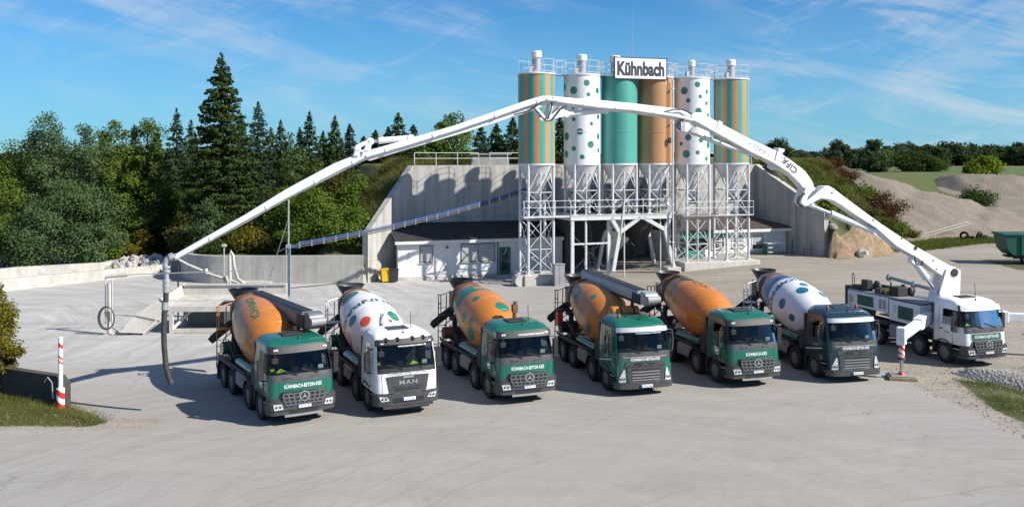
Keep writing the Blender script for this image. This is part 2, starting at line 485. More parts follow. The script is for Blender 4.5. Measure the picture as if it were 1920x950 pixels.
# ------------------------------------------------------------------ the plant's own axes (u along the silos, v towards the wall)
PA = math.atan(0.32)
CA, SA = math.cos(PA), math.sin(PA)
PO = Vector((1.9, 72.5, 0))
def uv(X, Y):
    return ((X - PO.x) * CA + (Y - PO.y) * SA, -(X - PO.x) * SA + (Y - PO.y) * CA)
def xy(u, v, z=0.0):
    return Vector((PO.x + u * CA - v * SA, PO.y + u * SA + v * CA, z))
def PUs(p, v):
    return (PO.y - 0.32 * PO.x + v / CA) / (FPX - 0.32 * (p - 960))
def PU(p, v):
    s = PUs(p, v)
    return uv((p - 960) * s, FPX * s)[0]
def PZ(p, y, v):
    return CZ - (y - H0) * PUs(p, v)

# ------------------------------------------------------------------ terrain
TOE = np.array([(27.0, 79.0), (33.0, 82.0), (43.0, 99.0), (50.0, 125.0), (52.0, 220.0)])
def seg_sd(X, Y, P):
    best = np.full(X.shape, 1e9); sgn = np.ones(X.shape)
    for (ax, ay), (bx, by) in zip(P[:-1], P[1:]):
        dx, dy = bx - ax, by - ay
        t = np.clip(((X - ax) * dx + (Y - ay) * dy) / (dx * dx + dy * dy), 0, 1)
        d = np.hypot(X - ax - t * dx, Y - ay - t * dy)
        c = dx * (Y - ay) - dy * (X - ax)
        m = d < best
        best = np.where(m, d, best); sgn = np.where(m, np.sign(c), sgn)
    return best * sgn
def poly_sd(X, Y, P):
    """signed distance to polygon, positive inside"""
    P = list(P); best = np.full(X.shape, 1e9); ins = np.zeros(X.shape, bool)
    for (ax, ay), (bx, by) in zip(P, P[1:] + P[:1]):
        dx, dy = bx - ax, by - ay
        t = np.clip(((X - ax) * dx + (Y - ay) * dy) / (dx * dx + dy * dy), 0, 1)
        best = np.minimum(best, np.hypot(X - ax - t * dx, Y - ay - t * dy))
        c = (ay > Y) != (by > Y)
        with np.errstate(divide='ignore', invalid='ignore'):
            xi = (bx - ax) * (Y - ay) / (by - ay if by != ay else 1e-9) + ax
        ins ^= c & (X < xi)
    return np.where(ins, best, -best)
def vbound(u):
    b = np.interp(u, [-12.4, -7.95, 24.8, 26.6], [4.4, 8.5, 8.5, 0.44])
    return np.where(u > 26.6, -99.0, b)
BANK = [(19.6, 43.3), (20.3, 41.2), (21.6, 38.8), (24, 36.4), (36, 34), (38, 54), (28, 53), (25.6, 47.0), (24.2, 43.4), (21.9, 42.6)]
GRASS_L = [(-26, 39.2), (-21, 38.8), (-17.9, 37.2), (-16.4, 36.2), (-15.1, 34.9), (-15.6, 34.3), (-18.8, 34.4), (-26, 34.9)]
GRASS_R = [(19.7, 41.6), (21.4, 40.6), (22.2, 37.2), (25.5, 34.6), (25, 31.5), (19.2, 33.6), (18.9, 36.6)]
COURT = [(-12.4, 4.4), (-7.95, 8.5), (24.8, 8.5), (26.6, 0.44), (26.6, -60), (-12.4, -60)]
def terr(X, Y, full=False):
    X = np.asarray(X, float); Y = np.asarray(Y, float)
    u, v = uv(X, Y)
    yard = 1.15 * S((u + 5) / 30) * S((Y - 48) / 27)
    hl = 9.0 - 0.87 * np.hypot(np.maximum(-7.95 - u, 0), np.maximum(8.5 - v, 0))
    hl = np.where(u < -12.2, np.minimum(hl, 1.85 + 0.5 * np.maximum(0, Y - 73.1)), hl)
    d = seg_sd(X, Y, TOE)
    dd = np.maximum(d, 0)
    cut = (1 - S((X - 32.5) / 4)) * (0.88 + 0.22 * np.sin(X * 1.9 + 0.6))
    hr = yard + 1.75 * S(dd / 0.9) * cut + 0.74 * dd
    hr = np.where(d > 0, hr, yard)
    # forest floor behind the low wall
    ins = ((X > -22) & (Y > 73.1)) | ((X <= -22) & (np.hypot(X + 22, Y - 77.5) < 4.4)) | ((X <= -22) & (X > -26.4) & (Y > 77.5))
    fl = np.where(ins, 1.85, 0.0)
    fl = np.maximum(fl, 1.85 * S((Y - 100) / 8))
    far = 1.2 + 5.8 * S((Y - 112) / 42) + 0.8 * S((Y - 180) / 200)
    far = np.where(X < 20, np.maximum(far, 8.0 * S((Y - 110) / 60)), far)
    csd = poly_sd(u, v, COURT)
    inside = (csd > -0.33) & (u > -12.6)
    hill = np.where(u < 8, np.maximum(hl, fl), np.minimum(9.0, hr))
    rough = np.where((u > 26) & (X < 38) & (d > 0.15) & (d < 4.5), 0.26 * np.sin(X * 3.1 + 1.7 * np.sin(Y * 2.3)) * np.cos(Y * 2.6 + X) + 0.2 * np.sin(X * 7.7 - Y * 5.1) * np.sin(X * 1.3), 0)
    hr = hr + rough
    z = np.where(inside, yard, np.where(u > 26.6, np.minimum(9.0, hr), hill))
    z = np.where((u < -12.4) & (X > -60), np.maximum(fl, np.where(v > 3, np.minimum(hl, 99), 0) * (Y > 73.1)), z)
    z = np.where(Y > 112, np.maximum(z, far), z)
    z = z + 0.22 * S((poly_sd(X, Y, GRASS_L)) / 1.2) + 0.12 * S(poly_sd(X, Y, GRASS_R) / 1.0)
    if not full: return z
    # surface weights: grass, dirt/gravel, bare soil, pale dust
    hillm = S((z - yard - 0.25) / 0.5)
    sg = lambda q, k=0.5: S(q / (2 * k) + 0.5)
    edge = np.array([(20.5, 10.0), (18.6, 30.0), (18.2, 33.5), (17.3, 43.5), (14.5, 51.0), (9.0, 62.0), (7.0, 72.0), (6.0, 90.0)])
    dirt = sg(-seg_sd(X, Y, edge), 0.35)
    field = S((Y - 118) / 20)
    soil = np.where((u > 26) & (X < 38) & (d > -0.4), np.clip((1.25 - d) / 0.4, 0, 1), 0.0)
    track = sg(poly_sd(X, Y, [(44, 82), (36, 84), (45, 101), (60, 112), (110, 124), (110, 96), (60, 84)]), 1.5)
    grass = np.clip(np.maximum(hillm, field), 0, 1) * (1 - track) * (1 - soil)
    lane = sg(poly_sd(X, Y, [(46, 116), (52, 124), (60, 128), (66, 142), (84, 150), (120, 150), (120, 110), (58, 110)]) + 1.6 * np.sin(X * 0.9 + 1.3 * np.sin(Y * 0.7)), 1.2)
    grass = grass * (1 - 0.8 * lane); dirt = np.maximum(dirt, lane)
    grass = np.maximum(grass, sg(poly_sd(X, Y, GRASS_L), 0.25))
    grass = np.maximum(grass, 0.9 * sg(poly_sd(X, Y, GRASS_R), 0.3))
    verge = sg(poly_sd(X, Y, [(33.5, 84.5), (43.5, 98.5), (60, 99), (60, 96), (47, 93), (38, 86)]), 0.8)
    grass = np.maximum(grass, verge)
    grass = np.maximum(grass, sg(poly_sd(X, Y, [(39, 72), (39.5, 79), (70, 80), (70, 72)]), 0.8))
    dirt = np.maximum(dirt, 0.8 * sg(poly_sd(X, Y, [(-16.2, 36.0), (-13.2, 35.4), (-12.6, 34.2), (-15.5, 33.9), (-19, 34.0), (-19, 34.6)]), 0.4))
    dirt = np.maximum(dirt, 0.9 * sg(poly_sd(X, Y, [(-26, 34.6), (-15, 34.2), (-15, 33.8), (-26, 34.2)]), 0.2))
    pale = S((2 - X) / 10) * S((Y - 36) / 16) * (1 - hillm)
    return z, np.stack([grass, dirt, soil, pale], -1)

def axis(a0, b0, fine, a1, b1, grow=1.16):
    xs = list(np.arange(a0, b0 + 1e-6, fine))
    s = fine
    while xs[-1] < b1: s *= grow; xs.append(xs[-1] + s)
    s = fine; lo = []
    x = a0
    while x > a1: s *= grow; x -= s; lo.append(x)
    return np.array(lo[::-1] + xs)
gx = axis(-45, 75, 0.36, -1500, 1500)
gy = axis(26, 125, 0.36, -40, 3500)
GX, GY = np.meshgrid(gx, gy)
GZ, GA = terr(GX, GY, True)
nx, ny = len(gx), len(gy)
me = bpy.data.meshes.new('ground')
idx = np.arange(nx * ny).reshape(ny, nx)
qd = np.stack([idx[:-1, :-1], idx[:-1, 1:], idx[1:, 1:], idx[1:, :-1]], -1).reshape(-1, 4)
me.vertices.add(nx * ny); me.vertices.foreach_set('co', np.stack([GX, GY, GZ], -1).astype(np.float32).ravel())
me.loops.add(qd.size); me.loops.foreach_set('vertex_index', qd.astype(np.int32).ravel())
me.polygons.add(len(qd)); me.polygons.foreach_set('loop_start', (np.arange(len(qd)) * 4).astype(np.int32))
me.polygons.foreach_set('loop_total', np.full(len(qd), 4, np.int32))
me.update(); me.validate()
at = me.attributes.new('cover', 'FLOAT_COLOR', 'POINT')
at.data.foreach_set('color', GA.astype(np.float32).ravel())
me.polygons.foreach_set('use_smooth', [True] * len(qd))
ground = bpy.data.objects.new('ground', me); COL.objects.link(ground)
tag(ground, kind='structure')
b = NB('yard_ground')
att = b.n('Attribute'); att.attribute_name = 'cover'
sp = b.n('SeparateColor'); b.l(att.outputs['Color'], sp.inputs[0])
big = b.noise(0.09, 6, 0.6)
mid = b.noise(0.5, 7, 0.62)
fine = b.noise(14, 4, 0.7)
streak = b.noise(0.35, 7, 0.6, stretch=(0.22, 1.5, 1), rot=(0, 0, R(24)), dist=0.6)
streak2 = b.noise(0.5, 6, 0.6, stretch=(0.16, 1.8, 1), rot=(0, 0, R(-32)), dist=0.8)
def arcs(cx, cy, kr, ka, warp):
    """worn wheel tracks: noise along circles round a turning centre"""
    wv = b.n('TexNoise'); wv.inputs['Scale'].default_value = 0.12; wv.inputs['Detail'].default_value = 3; b.l(b.tc.outputs['Object'], wv.inputs[0])
    av = b.n('VectorMath'); av.operation = 'MULTIPLY_ADD'; b.l(wv.outputs['Color'], av.inputs[0]); av.inputs[1].default_value = (warp, warp, 0); b.l(b.tc.outputs['Object'], av.inputs[2])
    sb = b.n('VectorMath'); sb.operation = 'SUBTRACT'; b.l(av.outputs[0], sb.inputs[0]); sb.inputs[1].default_value = (cx, cy, 0)
    sz = b.n('SeparateXYZ'); b.l(sb.outputs[0], sz.inputs[0])
    rad = b.math('SQRT', b.math('ADD', b.math('MULTIPLY', sz.outputs[0], sz.outputs[0]), b.math('MULTIPLY', sz.outputs[1], sz.outputs[1])))
    ang = b.math('ARCTAN2', sz.outputs[1], sz.outputs[0])
    cv_ = b.n('CombineXYZ'); b.l(b.math('MULTIPLY', rad, kr), cv_.inputs[0]); b.l(b.math('MULTIPLY', ang, ka), cv_.inputs[1])
    return b.noise(1.0, 7, 0.68, vec=cv_.outputs[0])
arc1 = arcs(-34, 54, 1.3, 2.2, 5)
arc2 = arcs(-6, 6, 1.1, 2.5, 7)
arc3 = arcs(34, 20, 1.4, 3.0, 6)
patch = b.n('TexVoronoi'); patch.inputs['Scale'].default_value = 0.16; b.l(b.tc.outputs['Object'], patch.inputs[0])
psp = b.n('SeparateColor'); b.l(patch.outputs['Color'], psp.inputs[0])
grit = b.noise(38, 3, 0.8)
arcf1 = arcs(-34, 54, 5.5, 1.2, 2.5)
arcf2 = arcs(20, 8, 5.0, 1.0, 3)
conc = b.mix(b.ramp(big, 0.40, 0.60), (0.295, 0.270, 0.237), (0.305, 0.294, 0.275))
conc = b.mix(b.math('MULTIPLY', psp.outputs[0], 0.35), conc, (0.255, 0.24, 0.218))
conc = b.mix(b.ramp(arc2, 0.42, 0.66, 0, 0.42), conc, (0.375, 0.36, 0.337))
conc = b.mix(b.ramp(arc3, 0.46, 0.70, 0, 0.42), conc, (0.228, 0.214, 0.198))
conc = b.mix(b.ramp(streak, 0.48, 0.70, 0, 0.3), conc, (0.375, 0.355, 0.325))
conc = b.mix(b.ramp(mid, 0.55, 0.8, 0, 0.4), conc, (0.21, 0.185, 0.155))
conc = b.mix(b.ramp(b.noise(0.9, 5, 0.6), 0.64, 0.72, 0, 0.4), conc, (0.175, 0.163, 0.148))
conc = b.mix(b.ramp(arcf2, 0.55, 0.64, 0, 0.42), conc, (0.20, 0.19, 0.175))
conc = b.mix(b.ramp(arcf2, 0.44, 0.34, 0, 0.25), conc, (0.41, 0.395, 0.37))
pal = b.mix(b.ramp(arc1, 0.36, 0.64), (0.335, 0.33, 0.32), (0.51, 0.50, 0.48))
pal = b.mix(b.ramp(streak2, 0.45, 0.7, 0, 0.5), pal, (0.26, 0.252, 0.24))
pal = b.mix(b.ramp(mid, 0.5, 0.75, 0, 0.35), pal, (0.51, 0.50, 0.48))
pal = b.mix(b.ramp(arcf1, 0.54, 0.64, 0, 0.5), pal, (0.25, 0.245, 0.24))
pal = b.mix(b.ramp(b.noise(0.55, 6, 0.65), 0.62, 0.72, 0, 0.35), pal, (0.235, 0.23, 0.225))
col = b.mix(b.math('MULTIPLY', att.outputs['Alpha'], 0.9), conc, pal)
# hairline cracks
cv = b.n('TexVoronoi'); cv.feature = 'DISTANCE_TO_EDGE'; cv.inputs['Scale'].default_value = 0.13
cmap = b.n('Mapping'); b.l(b.tc.outputs['Object'], cmap.inputs[0])
wob = b.n('TexNoise'); wob.inputs['Scale'].default_value = 1.1; wob.inputs['Detail'].default_value = 4; b.l(b.tc.outputs['Object'], wob.inputs[0])
va = b.n('VectorMath'); va.operation = 'ADD'; b.l(b.tc.outputs['Object'], va.inputs[0]); b.l(wob.outputs['Color'], va.inputs[1])
b.l(va.outputs[0], cv.inputs[0])
crack = b.math('MULTIPLY', b.ramp(cv.outputs['Distance'], 0.0012, 0.0032, 1, 0), b.ramp(big, 0.53, 0.60, 0, 0.4))
col = b.mix(crack, col, (0.10, 0.095, 0.09))
# gravelly dirt
dv = b.n('TexVoronoi'); dv.inputs['Scale'].default_value = 11; b.l(b.tc.outputs['Object'], dv.inputs[0])
dsp = b.n('SeparateColor'); b.l(dv.outputs['Color'], dsp.inputs[0])
dirt = b.mix(b.ramp(big, 0.35, 0.65), (0.20, 0.168, 0.128), (0.275, 0.24, 0.195))
dirt = b.mix(b.ramp(streak, 0.42, 0.68, 0, 0.7), dirt, (0.34, 0.305, 0.255))
dirt = b.mix(b.ramp(streak2, 0.48, 0.7, 0, 0.6), dirt, (0.19, 0.165, 0.135))
dirt = b.mix(b.ramp(dsp.outputs[0], 0.2, 1, 0, 0.35), dirt, (0.40, 0.38, 0.35))
nz = b.math('MULTIPLY', b.math('SUBTRACT', b.noise(2.2, 8, 0.7), 0.5), 0.9)
fd = b.ramp(b.math('ADD', sp.outputs[1], nz), 0.35, 0.65)
sepw = b.n('SeparateXYZ'); b.l(b.tc.outputs['Object'], sepw.inputs[0])
dirt = b.mix(b.ramp(sepw.outputs[1], 92, 112, 0, 1), dirt, b.mix(1.0, dirt, (0.68, 0.66, 0.62), 'MULTIPLY'))
col = b.mix(fd, col, dirt)
soilc = b.mix(b.ramp(b.noise(1.6, 8, 0.7), 0.35, 0.65), (0.14, 0.092, 0.052), (0.32, 0.235, 0.145))
col = b.mix(b.ramp(b.math('ADD', sp.outputs[2], nz), 0.4, 0.7), col, soilc)
gr = b.mix(b.ramp(mid, 0.35, 0.65), (0.040, 0.058, 0.014), (0.10, 0.105, 0.032))
pso = b.n('SeparateXYZ'); b.l(b.tc.outputs['Object'], pso.inputs[0])
gf = b.mix(b.ramp(b.noise(0.035, 5, 0.6), 0.4, 0.6), (0.060, 0.112, 0.013), (0.088, 0.108, 0.022))
gf = b.mix(b.ramp(mid, 0.45, 0.7, 0, 0.5), gf, (0.055, 0.07, 0.018))
gr = b.mix(b.ramp(pso.outputs[1], 116, 126), gr, gf)
gr = b.mix(b.ramp(pso.outputs[1], 215, 235, 0, 0.75), gr, (0.135, 0.13, 0.05))
gr = b.mix(b.ramp(b.noise(3.0, 6, 0.7), 0.62, 0.8, 0, 0.5), gr, (0.24, 0.2, 0.10))
col = b.mix(b.ramp(b.math('ADD', sp.outputs[0], b.math('MULTIPLY', nz, 0.9)), 0.4, 0.62), col, gr)
col = b.mix(b.ramp(fine, 0.3, 0.7, 0, 0.22), col, b.mix(1.0, col, (0.66, 0.66, 0.66), 'MULTIPLY'))
col = b.mix(b.ramp(grit, 0.52, 0.75, 0, 0.28), col, b.mix(1.0, col, (0.55, 0.54, 0.53), 'MULTIPLY'))
col = b.mix(b.ramp(grit, 0.45, 0.25, 0, 0.22), col, (0.5, 0.48, 0.44))
b.l(col, b.p.inputs['Base Color'])
b.p.inputs['Roughness'].default_value = 0.92
b.bump(b.math('ADD', fine, b.math('MULTIPLY', dv.outputs['Distance'], b.math('MULTIPLY', fd, 1.3))), 0.35, 0.03)
me.materials.append(b.m)

# ------------------------------------------------------------------ plant things
OFF = {}
def pthing(name, label, cat, u=0.0, v=0.0, z=0.0, group=None):
    o = empty(name, xy(u, v, z), PA)
    OFF[o.name] = (u, v, z)
    return tag(o, label, cat, group)
def fin(mb, name, mats, root, **k):
    du, dv, dz = OFF[root.name]
    mb.v = [(a - du, c - dv, e - dz) for a, c, e in mb.v]
    return mb.build(name, mats, root, **k)
def pmesh(mb, name, mats, label, cat, group=None, **k):
    """a plant thing that is one mesh"""
    a = np.array(mb.v); lo, hi = a.min(0), a.max(0)
    c = ((lo[0] + hi[0]) / 2, (lo[1] + hi[1]) / 2, lo[2])
    mb.v = [(p - c[0], q - c[1], s - c[2]) for p, q, s in mb.v]
    o = mb.build(name, mats, None, recenter=False, **k)
    o.location = xy(*c); o.rotation_euler = (0, 0, PA)
    return tag(o, label, cat, group)
def tz(u, v):
    p = xy(u, v); return float(terr(p.x, p.y))

# wall concrete with pour joints
b = NB('cast_wall_concrete')
ps = b.n('SeparateXYZ'); b.l(b.tc.outputs['Object'], ps.inputs[0])
c = b.mix(b.ramp(b.noise(0.5, 6), 0.3, 0.7), (0.36, 0.35, 0.325), (0.46, 0.445, 0.415))
st = b.noise(1.0, 7, 0.6, stretch=(2.2, 2.2, 0.12))
c = b.mix(b.ramp(st, 0.46, 0.74, 0, 0.7), c, (0.17, 0.165, 0.155))
c = b.mix(b.ramp(b.noise(2.0, 6, 0.7), 0.6, 0.8, 0, 0.4), c, (0.24, 0.225, 0.2))
jx = b.math('LESS_THAN', b.math('FRACT', b.math('DIVIDE', b.math('ADD', ps.outputs[0], 50.0), 2.5)), 0.014)
jz = b.math('LESS_THAN', b.math('FRACT', b.math('DIVIDE', b.math('ADD', ps.outputs[2], 50.2), 3.05)), 0.012)
c = b.mix(b.math('MULTIPLY', b.math('MAXIMUM', jx, jz), 0.5), c, (0.13, 0.125, 0.115))
b.l(c, b.p.inputs['Base Color']); b.p.inputs['Roughness'].default_value = 0.92
b.bump(b.noise(20, 5), 0.2)
MT['wall'] = b.m

rw = pthing('retaining_wall', 'high pale concrete retaining wall with sloping wings behind the silos', 'retaining wall', 8.4, 8.5, 0)
mb = MB(); mb.box(-7.95, 24.8, 8.5, 9.1, -0.5, 9.1)
fin(mb, 'wall_face', MT['wall'], rw, smooth=False)
def wing(p0, p1, z0, z1, zb, away):
    d = Vector((p1[0] - p0[0], p1[1] - p0[1], 0)).normalized()
    n = Vector((-d.y, d.x, 0)) * away
    mb = MB()
    A = Vector((p0[0], p0[1], 0)); B = Vector((p1[0], p1[1], 0)); t = 0.55
    vs = []
    for q in (A, B, B + n * t, A + n * t): vs.append((q.x, q.y, zb))
    for q, zt in ((A, z0), (B, z1), (B + n * t, z1), (A + n * t, z0)): vs.append((q.x, q.y, zt))
    mb.add(vs, [(0, 3, 2, 1), (4, 5, 6, 7), (0, 1, 5, 4), (1, 2, 6, 5), (2, 3, 7, 6), (3, 0, 4, 7)])
    return mb
fin(wing((-7.97, 8.49), (-12.4, 4.4), 9.1, 3.9, -0.4, -1), 'wing_wall', MT['wall'], rw, smooth=False)
fin(wing((24.82, 8.49), (26.6, 0.44), 9.1, 4.95, 0.4, 1), 'wing_wall', MT['wall'], rw, smooth=False)

def rail(mb, pts, h=1.0, n=2, gap=1.9, r=0.03, post=0.035):
    for a, c in zip(pts[:-1], pts[1:]):
        a, c = Vector(a), Vector(c); L = (c - a).length; k = max(1, round(L / gap))
        for i in range(k + 1):
            p = a.lerp(c, i / k); mb.tube(p, p + Vector((0, 0, h)), post, 6)
        for j in range(n):
            dz = Vector((0, 0, h * (1 - j * 0.45))); mb.tube(a + dz, c + dz, r, 6)
mb = MB(); rail(mb, [(-7.8, 8.8, 9.1), (-2.2, 8.8, 9.1)], 1.05); pmesh(mb, 'guard_rail', MT['steel_white'], 'white tube guard rail on the wall top left of the silos, beside the overhanging bush', 'guard rail', 'guard rails on the retaining wall')
mb = MB(); rail(mb, [(-1.2, 8.8, 9.1), (3.6, 8.8, 9.1)], 1.05); pmesh(mb, 'guard_rail', MT['steel_white'], 'white tube guard rail on the wall top just behind the leftmost striped silo', 'guard rail', 'guard rails on the retaining wall')
mb = MB(); rail(mb, [(19.0, 8.8, 9.1), (24.6, 8.8, 9.1)], 1.05); pmesh(mb, 'guard_rail', MT['steel_white'], 'white tube guard rail on the wall top right of the rightmost silo', 'guard rail', 'guard rails on the retaining wall')
# grey hut roof showing behind the rail
mb = MB(); mb.box(-1.4, 2.2, 14, 17, 8.8, 10.0); mb.box(-1.6, 2.4, 13.8, 17.2, 10.0, 10.12)
pmesh(mb, 'equipment_hut', MT['midgrey'], 'low grey flat-roofed hut on the upper level behind the guard rail', 'hut', smooth=False)

# ---- left office building
ub0, ub1, vf = -10.0, 3.9, 4.6
off = pthing('office_building', 'low white office with dark tiled roof left of the silos', 'office', -3, vf, 0)
mb = MB()
mb.prism([(ub0, vf), (ub1, vf), (ub1, 8.44), (-8.1, 8.44), (-9.75, 6.9)], lambda a, c, d: (a, c, d), -0.3, 3.2)
fin(mb, 'wall', MT['render'], off, smooth=False)
mb = MB()   # roof: mono pitch with tile rows
nr = 9
for i in range(nr):
    v0 = vf - 0.45 + (8.47 - vf + 0.45) * i / nr; v1 = vf - 0.45 + (8.47 - vf + 0.45) * (i + 1) / nr
    z0 = 3.22 + 1.05 * i / nr; z1 = 3.22 + 1.05 * (i + 1) / nr
    # left edge follows the wing wall
    l0 = max(ub0 - 0.3, -12.4 + (v0 - 4.4) * (4.45 / 4.1) + 0.12); l1 = max(ub0 - 0.3, -12.4 + (v1 - 4.4) * (4.45 / 4.1) + 0.12)
    mb.add([(l0, v0, z0 + 0.07), (ub1, v0, z0 + 0.07), (ub1, v1, z1 + 0.03), (l1, v1, z1 + 0.03), (l0, v0, z0 - 0.04), (ub1, v0, z0 - 0.04), (ub1, v1, z1 - 0.04), (l1, v1, z1 - 0.04)],
           [(0, 1, 2, 3), (7, 6, 5, 4), (0, 4, 5, 1), (1, 5, 6, 2), (2, 6, 7, 3), (3, 7, 4, 0)])
for i in range(46):   # tile ribs
    a = ub0 - 0.25 + i * 0.3
    if a < ub1 - 0.05:
        vt = 8.4 if a > -8.0 else min(8.4, 4.4 + (a + 12.4 - 0.2) * (4.1 / 4.45))
        zt = 3.22 + 1.05 * (vt - vf + 0.45) / (8.47 - vf + 0.45)
        mb.bar((a, vf - 0.46, 3.285), (a, vt, zt + 0.065), 0.09, 0.03)
fin(mb, 'roof', MT['roof'], off, smooth=False)
mb = MB(); mb.box(ub0 - 0.28, ub1, vf - 0.42, vf - 0.12, 2.92, 3.17)
fin(mb, 'eaves_board', MT['render'], off, smooth=False)
mb = MB(); mb.box(ub0 + 0.003, ub1, vf - 0.05, vf - 0.004, -0.3, 0.3); fin(mb, 'plinth', MT['concrete_light'], off, smooth=False)
def window(root, p0, p1, y0, y1, glassm='winglass', frame='grey', shut=0.0, bars=0, v=None):
    v = vf if v is None else v
    a, c = PU(p0, v), PU(p1, v); pm = (p0 + p1) / 2
    zt, zb = PZ(pm, y0, v), PZ(pm, y1, v)
    f = MB(); t = 0.055
    for x0, x1, z0, z1 in ((a, c, zt - t, zt), (a, c, zb, zb + t), (a, a + t, zb + t, zt - t), (c - t, c, zb + t, zt - t)):
        f.box(x0, x1, v - 0.05, v - 0.006, z0, z1)
    for k in range(bars):
        q = a + (c - a) * (k + 1) / (bars + 1); f.box(q - 0.03, q + 0.03, v - 0.045, v - 0.006, zb + t, zt - t)
    fo = fin(f, 'window', MT[frame], root, smooth=False)
    g = MB(); g.box(a + t, c - t, v - 0.03, v - 0.01, zb + t, zt - t); gg = fin(g, 'pane', MT[glassm], root, smooth=False)
    gg.parent = fo
    if shut:
        g = MB(); n = 8; zs = zt - t - (zt - zb - 2 * t) * shut
        for k in range(n):
            z0 = zs + (zt - t - zs) * k / n; g.box(a + t, c - t, v - 0.042, v - 0.032, z0 + 0.008, z0 + (zt - t - zs) / n)
        gg = fin(g, 'shutter', MT['shutter'], root, smooth=False); gg.parent = fo
    s = MB(); s.box(a - 0.05, c + 0.05, v - 0.13, v - 0.008, zb - 0.06, zb - 0.003); gg = fin(s, 'sill', MT['concrete_light'], root, smooth=False); gg.parent = fo
window(off, 787, 812, 460, 492, shut=1.0)
window(off, 864, 928, 456, 490, shut=1.0, bars=1)
a, c = PU(936, vf), PU(957, vf)
mb = MB(); mb.box(a, c, vf - 0.06, vf - 0.006, 0.2, 2.45)
dr = fin(mb, 'door', MT['green'], off, smooth=False)
mb = MB(); mb.box(a + 0.22, c - 0.22, vf - 0.072, vf - 0.062, 0.5, 2.2); q = fin(mb, 'pane', MT['winglass'], off, smooth=False); q.parent = dr
mb = MB(); mb.tube((c - 0.12, vf - 0.12, 1.2), (c - 0.12, vf - 0.12, 1.4), 0.015, 6); mb.bar((c - 0.12, vf - 0.05, 1.3), (c - 0.12, vf - 0.13, 1.3), 0.02); q = fin(mb, 'handle', MT['silver'], off); q.parent = dr
mb = MB(); mb.box(a - 0.35, c + 0.5, vf - 1.0, vf - 0.06, -0.1, 0.17); fin(mb, 'door_step', MT['concrete_light'], off, smooth=False)
mb = MB(); q = PU(933, vf); mb.tube((q, vf - 0.08, 0.0), (q, vf - 0.08, 3.0), 0.045, 8); fin(mb, 'downpipe', MT['grey'], off)
mb = MB(); q = PU(838, vf); mb.box(q - 0.1, q + 0.1, vf - 0.16, vf - 0.006, 2.5, 2.62); fin(mb, 'wall_lamp', MT['dark'], off, smooth=False)

# ---- right building
r0, r1 = PU(1252, vf), PU(1474, vf)
zr = 0.9
rb = pthing('workshop_building', 'low white workshop with brown roof and teal cladding right of the plant', 'workshop', (r0 + r1) / 2, vf, zr)
um = PU(1352, vf)
mb = MB(); mb.box(um, r1, vf, 8.44, 0.3, 3.35); mb.box(r0, r0 + 0.25, vf + 0.1, 8.44, 0.3, 3.3); mb.box(r0 + 0.25, um, 7.6, 8.44, 0.3, 3.3)
fin(mb, 'wall', MT['render'], rb, smooth=False)
mb = MB()
ze, zt_ = 3.5, 4.55
mb.add([(r0, vf - 0.5, ze), (r1 + 0.45, vf - 0.5, ze), (r1 + 0.45, 8.46, ze), (r1 - 2.6, 8.46, zt_), (r0, 8.46, zt_), (r0, vf - 0.5, ze - 0.12), (r1 + 0.45, vf - 0.5, ze - 0.12), (r1 + 0.45, 8.46, ze - 0.12), (r0, 8.46, ze - 0.12)],
       [(0, 1, 3, 4), (1, 2, 3), (0, 5, 6, 1), (1, 6, 7, 2), (5, 8, 7, 6), (0, 4, 8, 5), (2, 7, 8, 4, 3)])
fin(mb, 'roof', mat('brown_roof', (0.055, 0.042, 0.034), 0.85, var=0.3, vs=2.0, bump=0.4, bs=10), rb, smooth=False)
mb = MB(); mb.box(um - 1.0, r1 + 0.43, vf - 0.5, vf - 0.2, 3.12, 3.375); fin(mb, 'eaves_board', MT['render'], rb, smooth=False)
mb = MB(); mb.box(um - 0.4, r1 + 0.004, vf - 0.06, vf - 0.004, 0.3, 1.3); fin(mb, 'plinth', MT['concrete'], rb, smooth=False)
window(rb, 1409, 1433, 437, 467, shut=0.72, frame='letter_white')
window(rb, 1372, 1395, 439, 463, shut=0.9, frame='letter_white')
window(rb, 1352, 1358, 446, 466, frame='letter_white')
window(rb, 1334, 1350, 446, 466, frame='letter_white', v=vf - 0.002)
def corrug(mb, a, c, v, z0, z1, step=0.16):
    n = int((c - a) / step)
    for i in range(n):
        x = a + i * step
        mb.add([(x, v, z0), (x + step * 0.5, v - 0.05, z0), (x + step, v, z0), (x, v, z1), (x + step * 0.5, v - 0.05, z1), (x + step, v, z1)], [(0, 1, 4, 3), (1, 2, 5, 4)])
mb = MB(); corrug(mb, r0 + 0.1, PU(1370, vf - 0.2), vf - 0.1, PZ(1320, 446, vf), 3.3)
fin(mb, 'cladding', MT['teal'], rb, smooth=False)
mb = MB(); corrug(mb, PU(1283, vf), PU(1322, vf), vf - 0.02, zr, PZ(1300, 471, vf))
mb.box(PU(1283, vf), PU(1322, vf), vf + 0.0, vf + 0.05, PZ(1300, 471, vf), PZ(1300, 471, vf) + 0.06)
fin(mb, 'cladding', MT['teal'], rb, smooth=False)
mb = MB(); mb.box(PU(1322, vf), um, vf, vf + 0.2, zr - 0.2, PZ(1335, 467, vf)); mb.box(PU(1327, vf), PU(1332, vf), vf, vf + 0.2, PZ(1335, 467, vf), 3.2)
fin(mb, 'low_wall', MT['render'], rb, smooth=False)
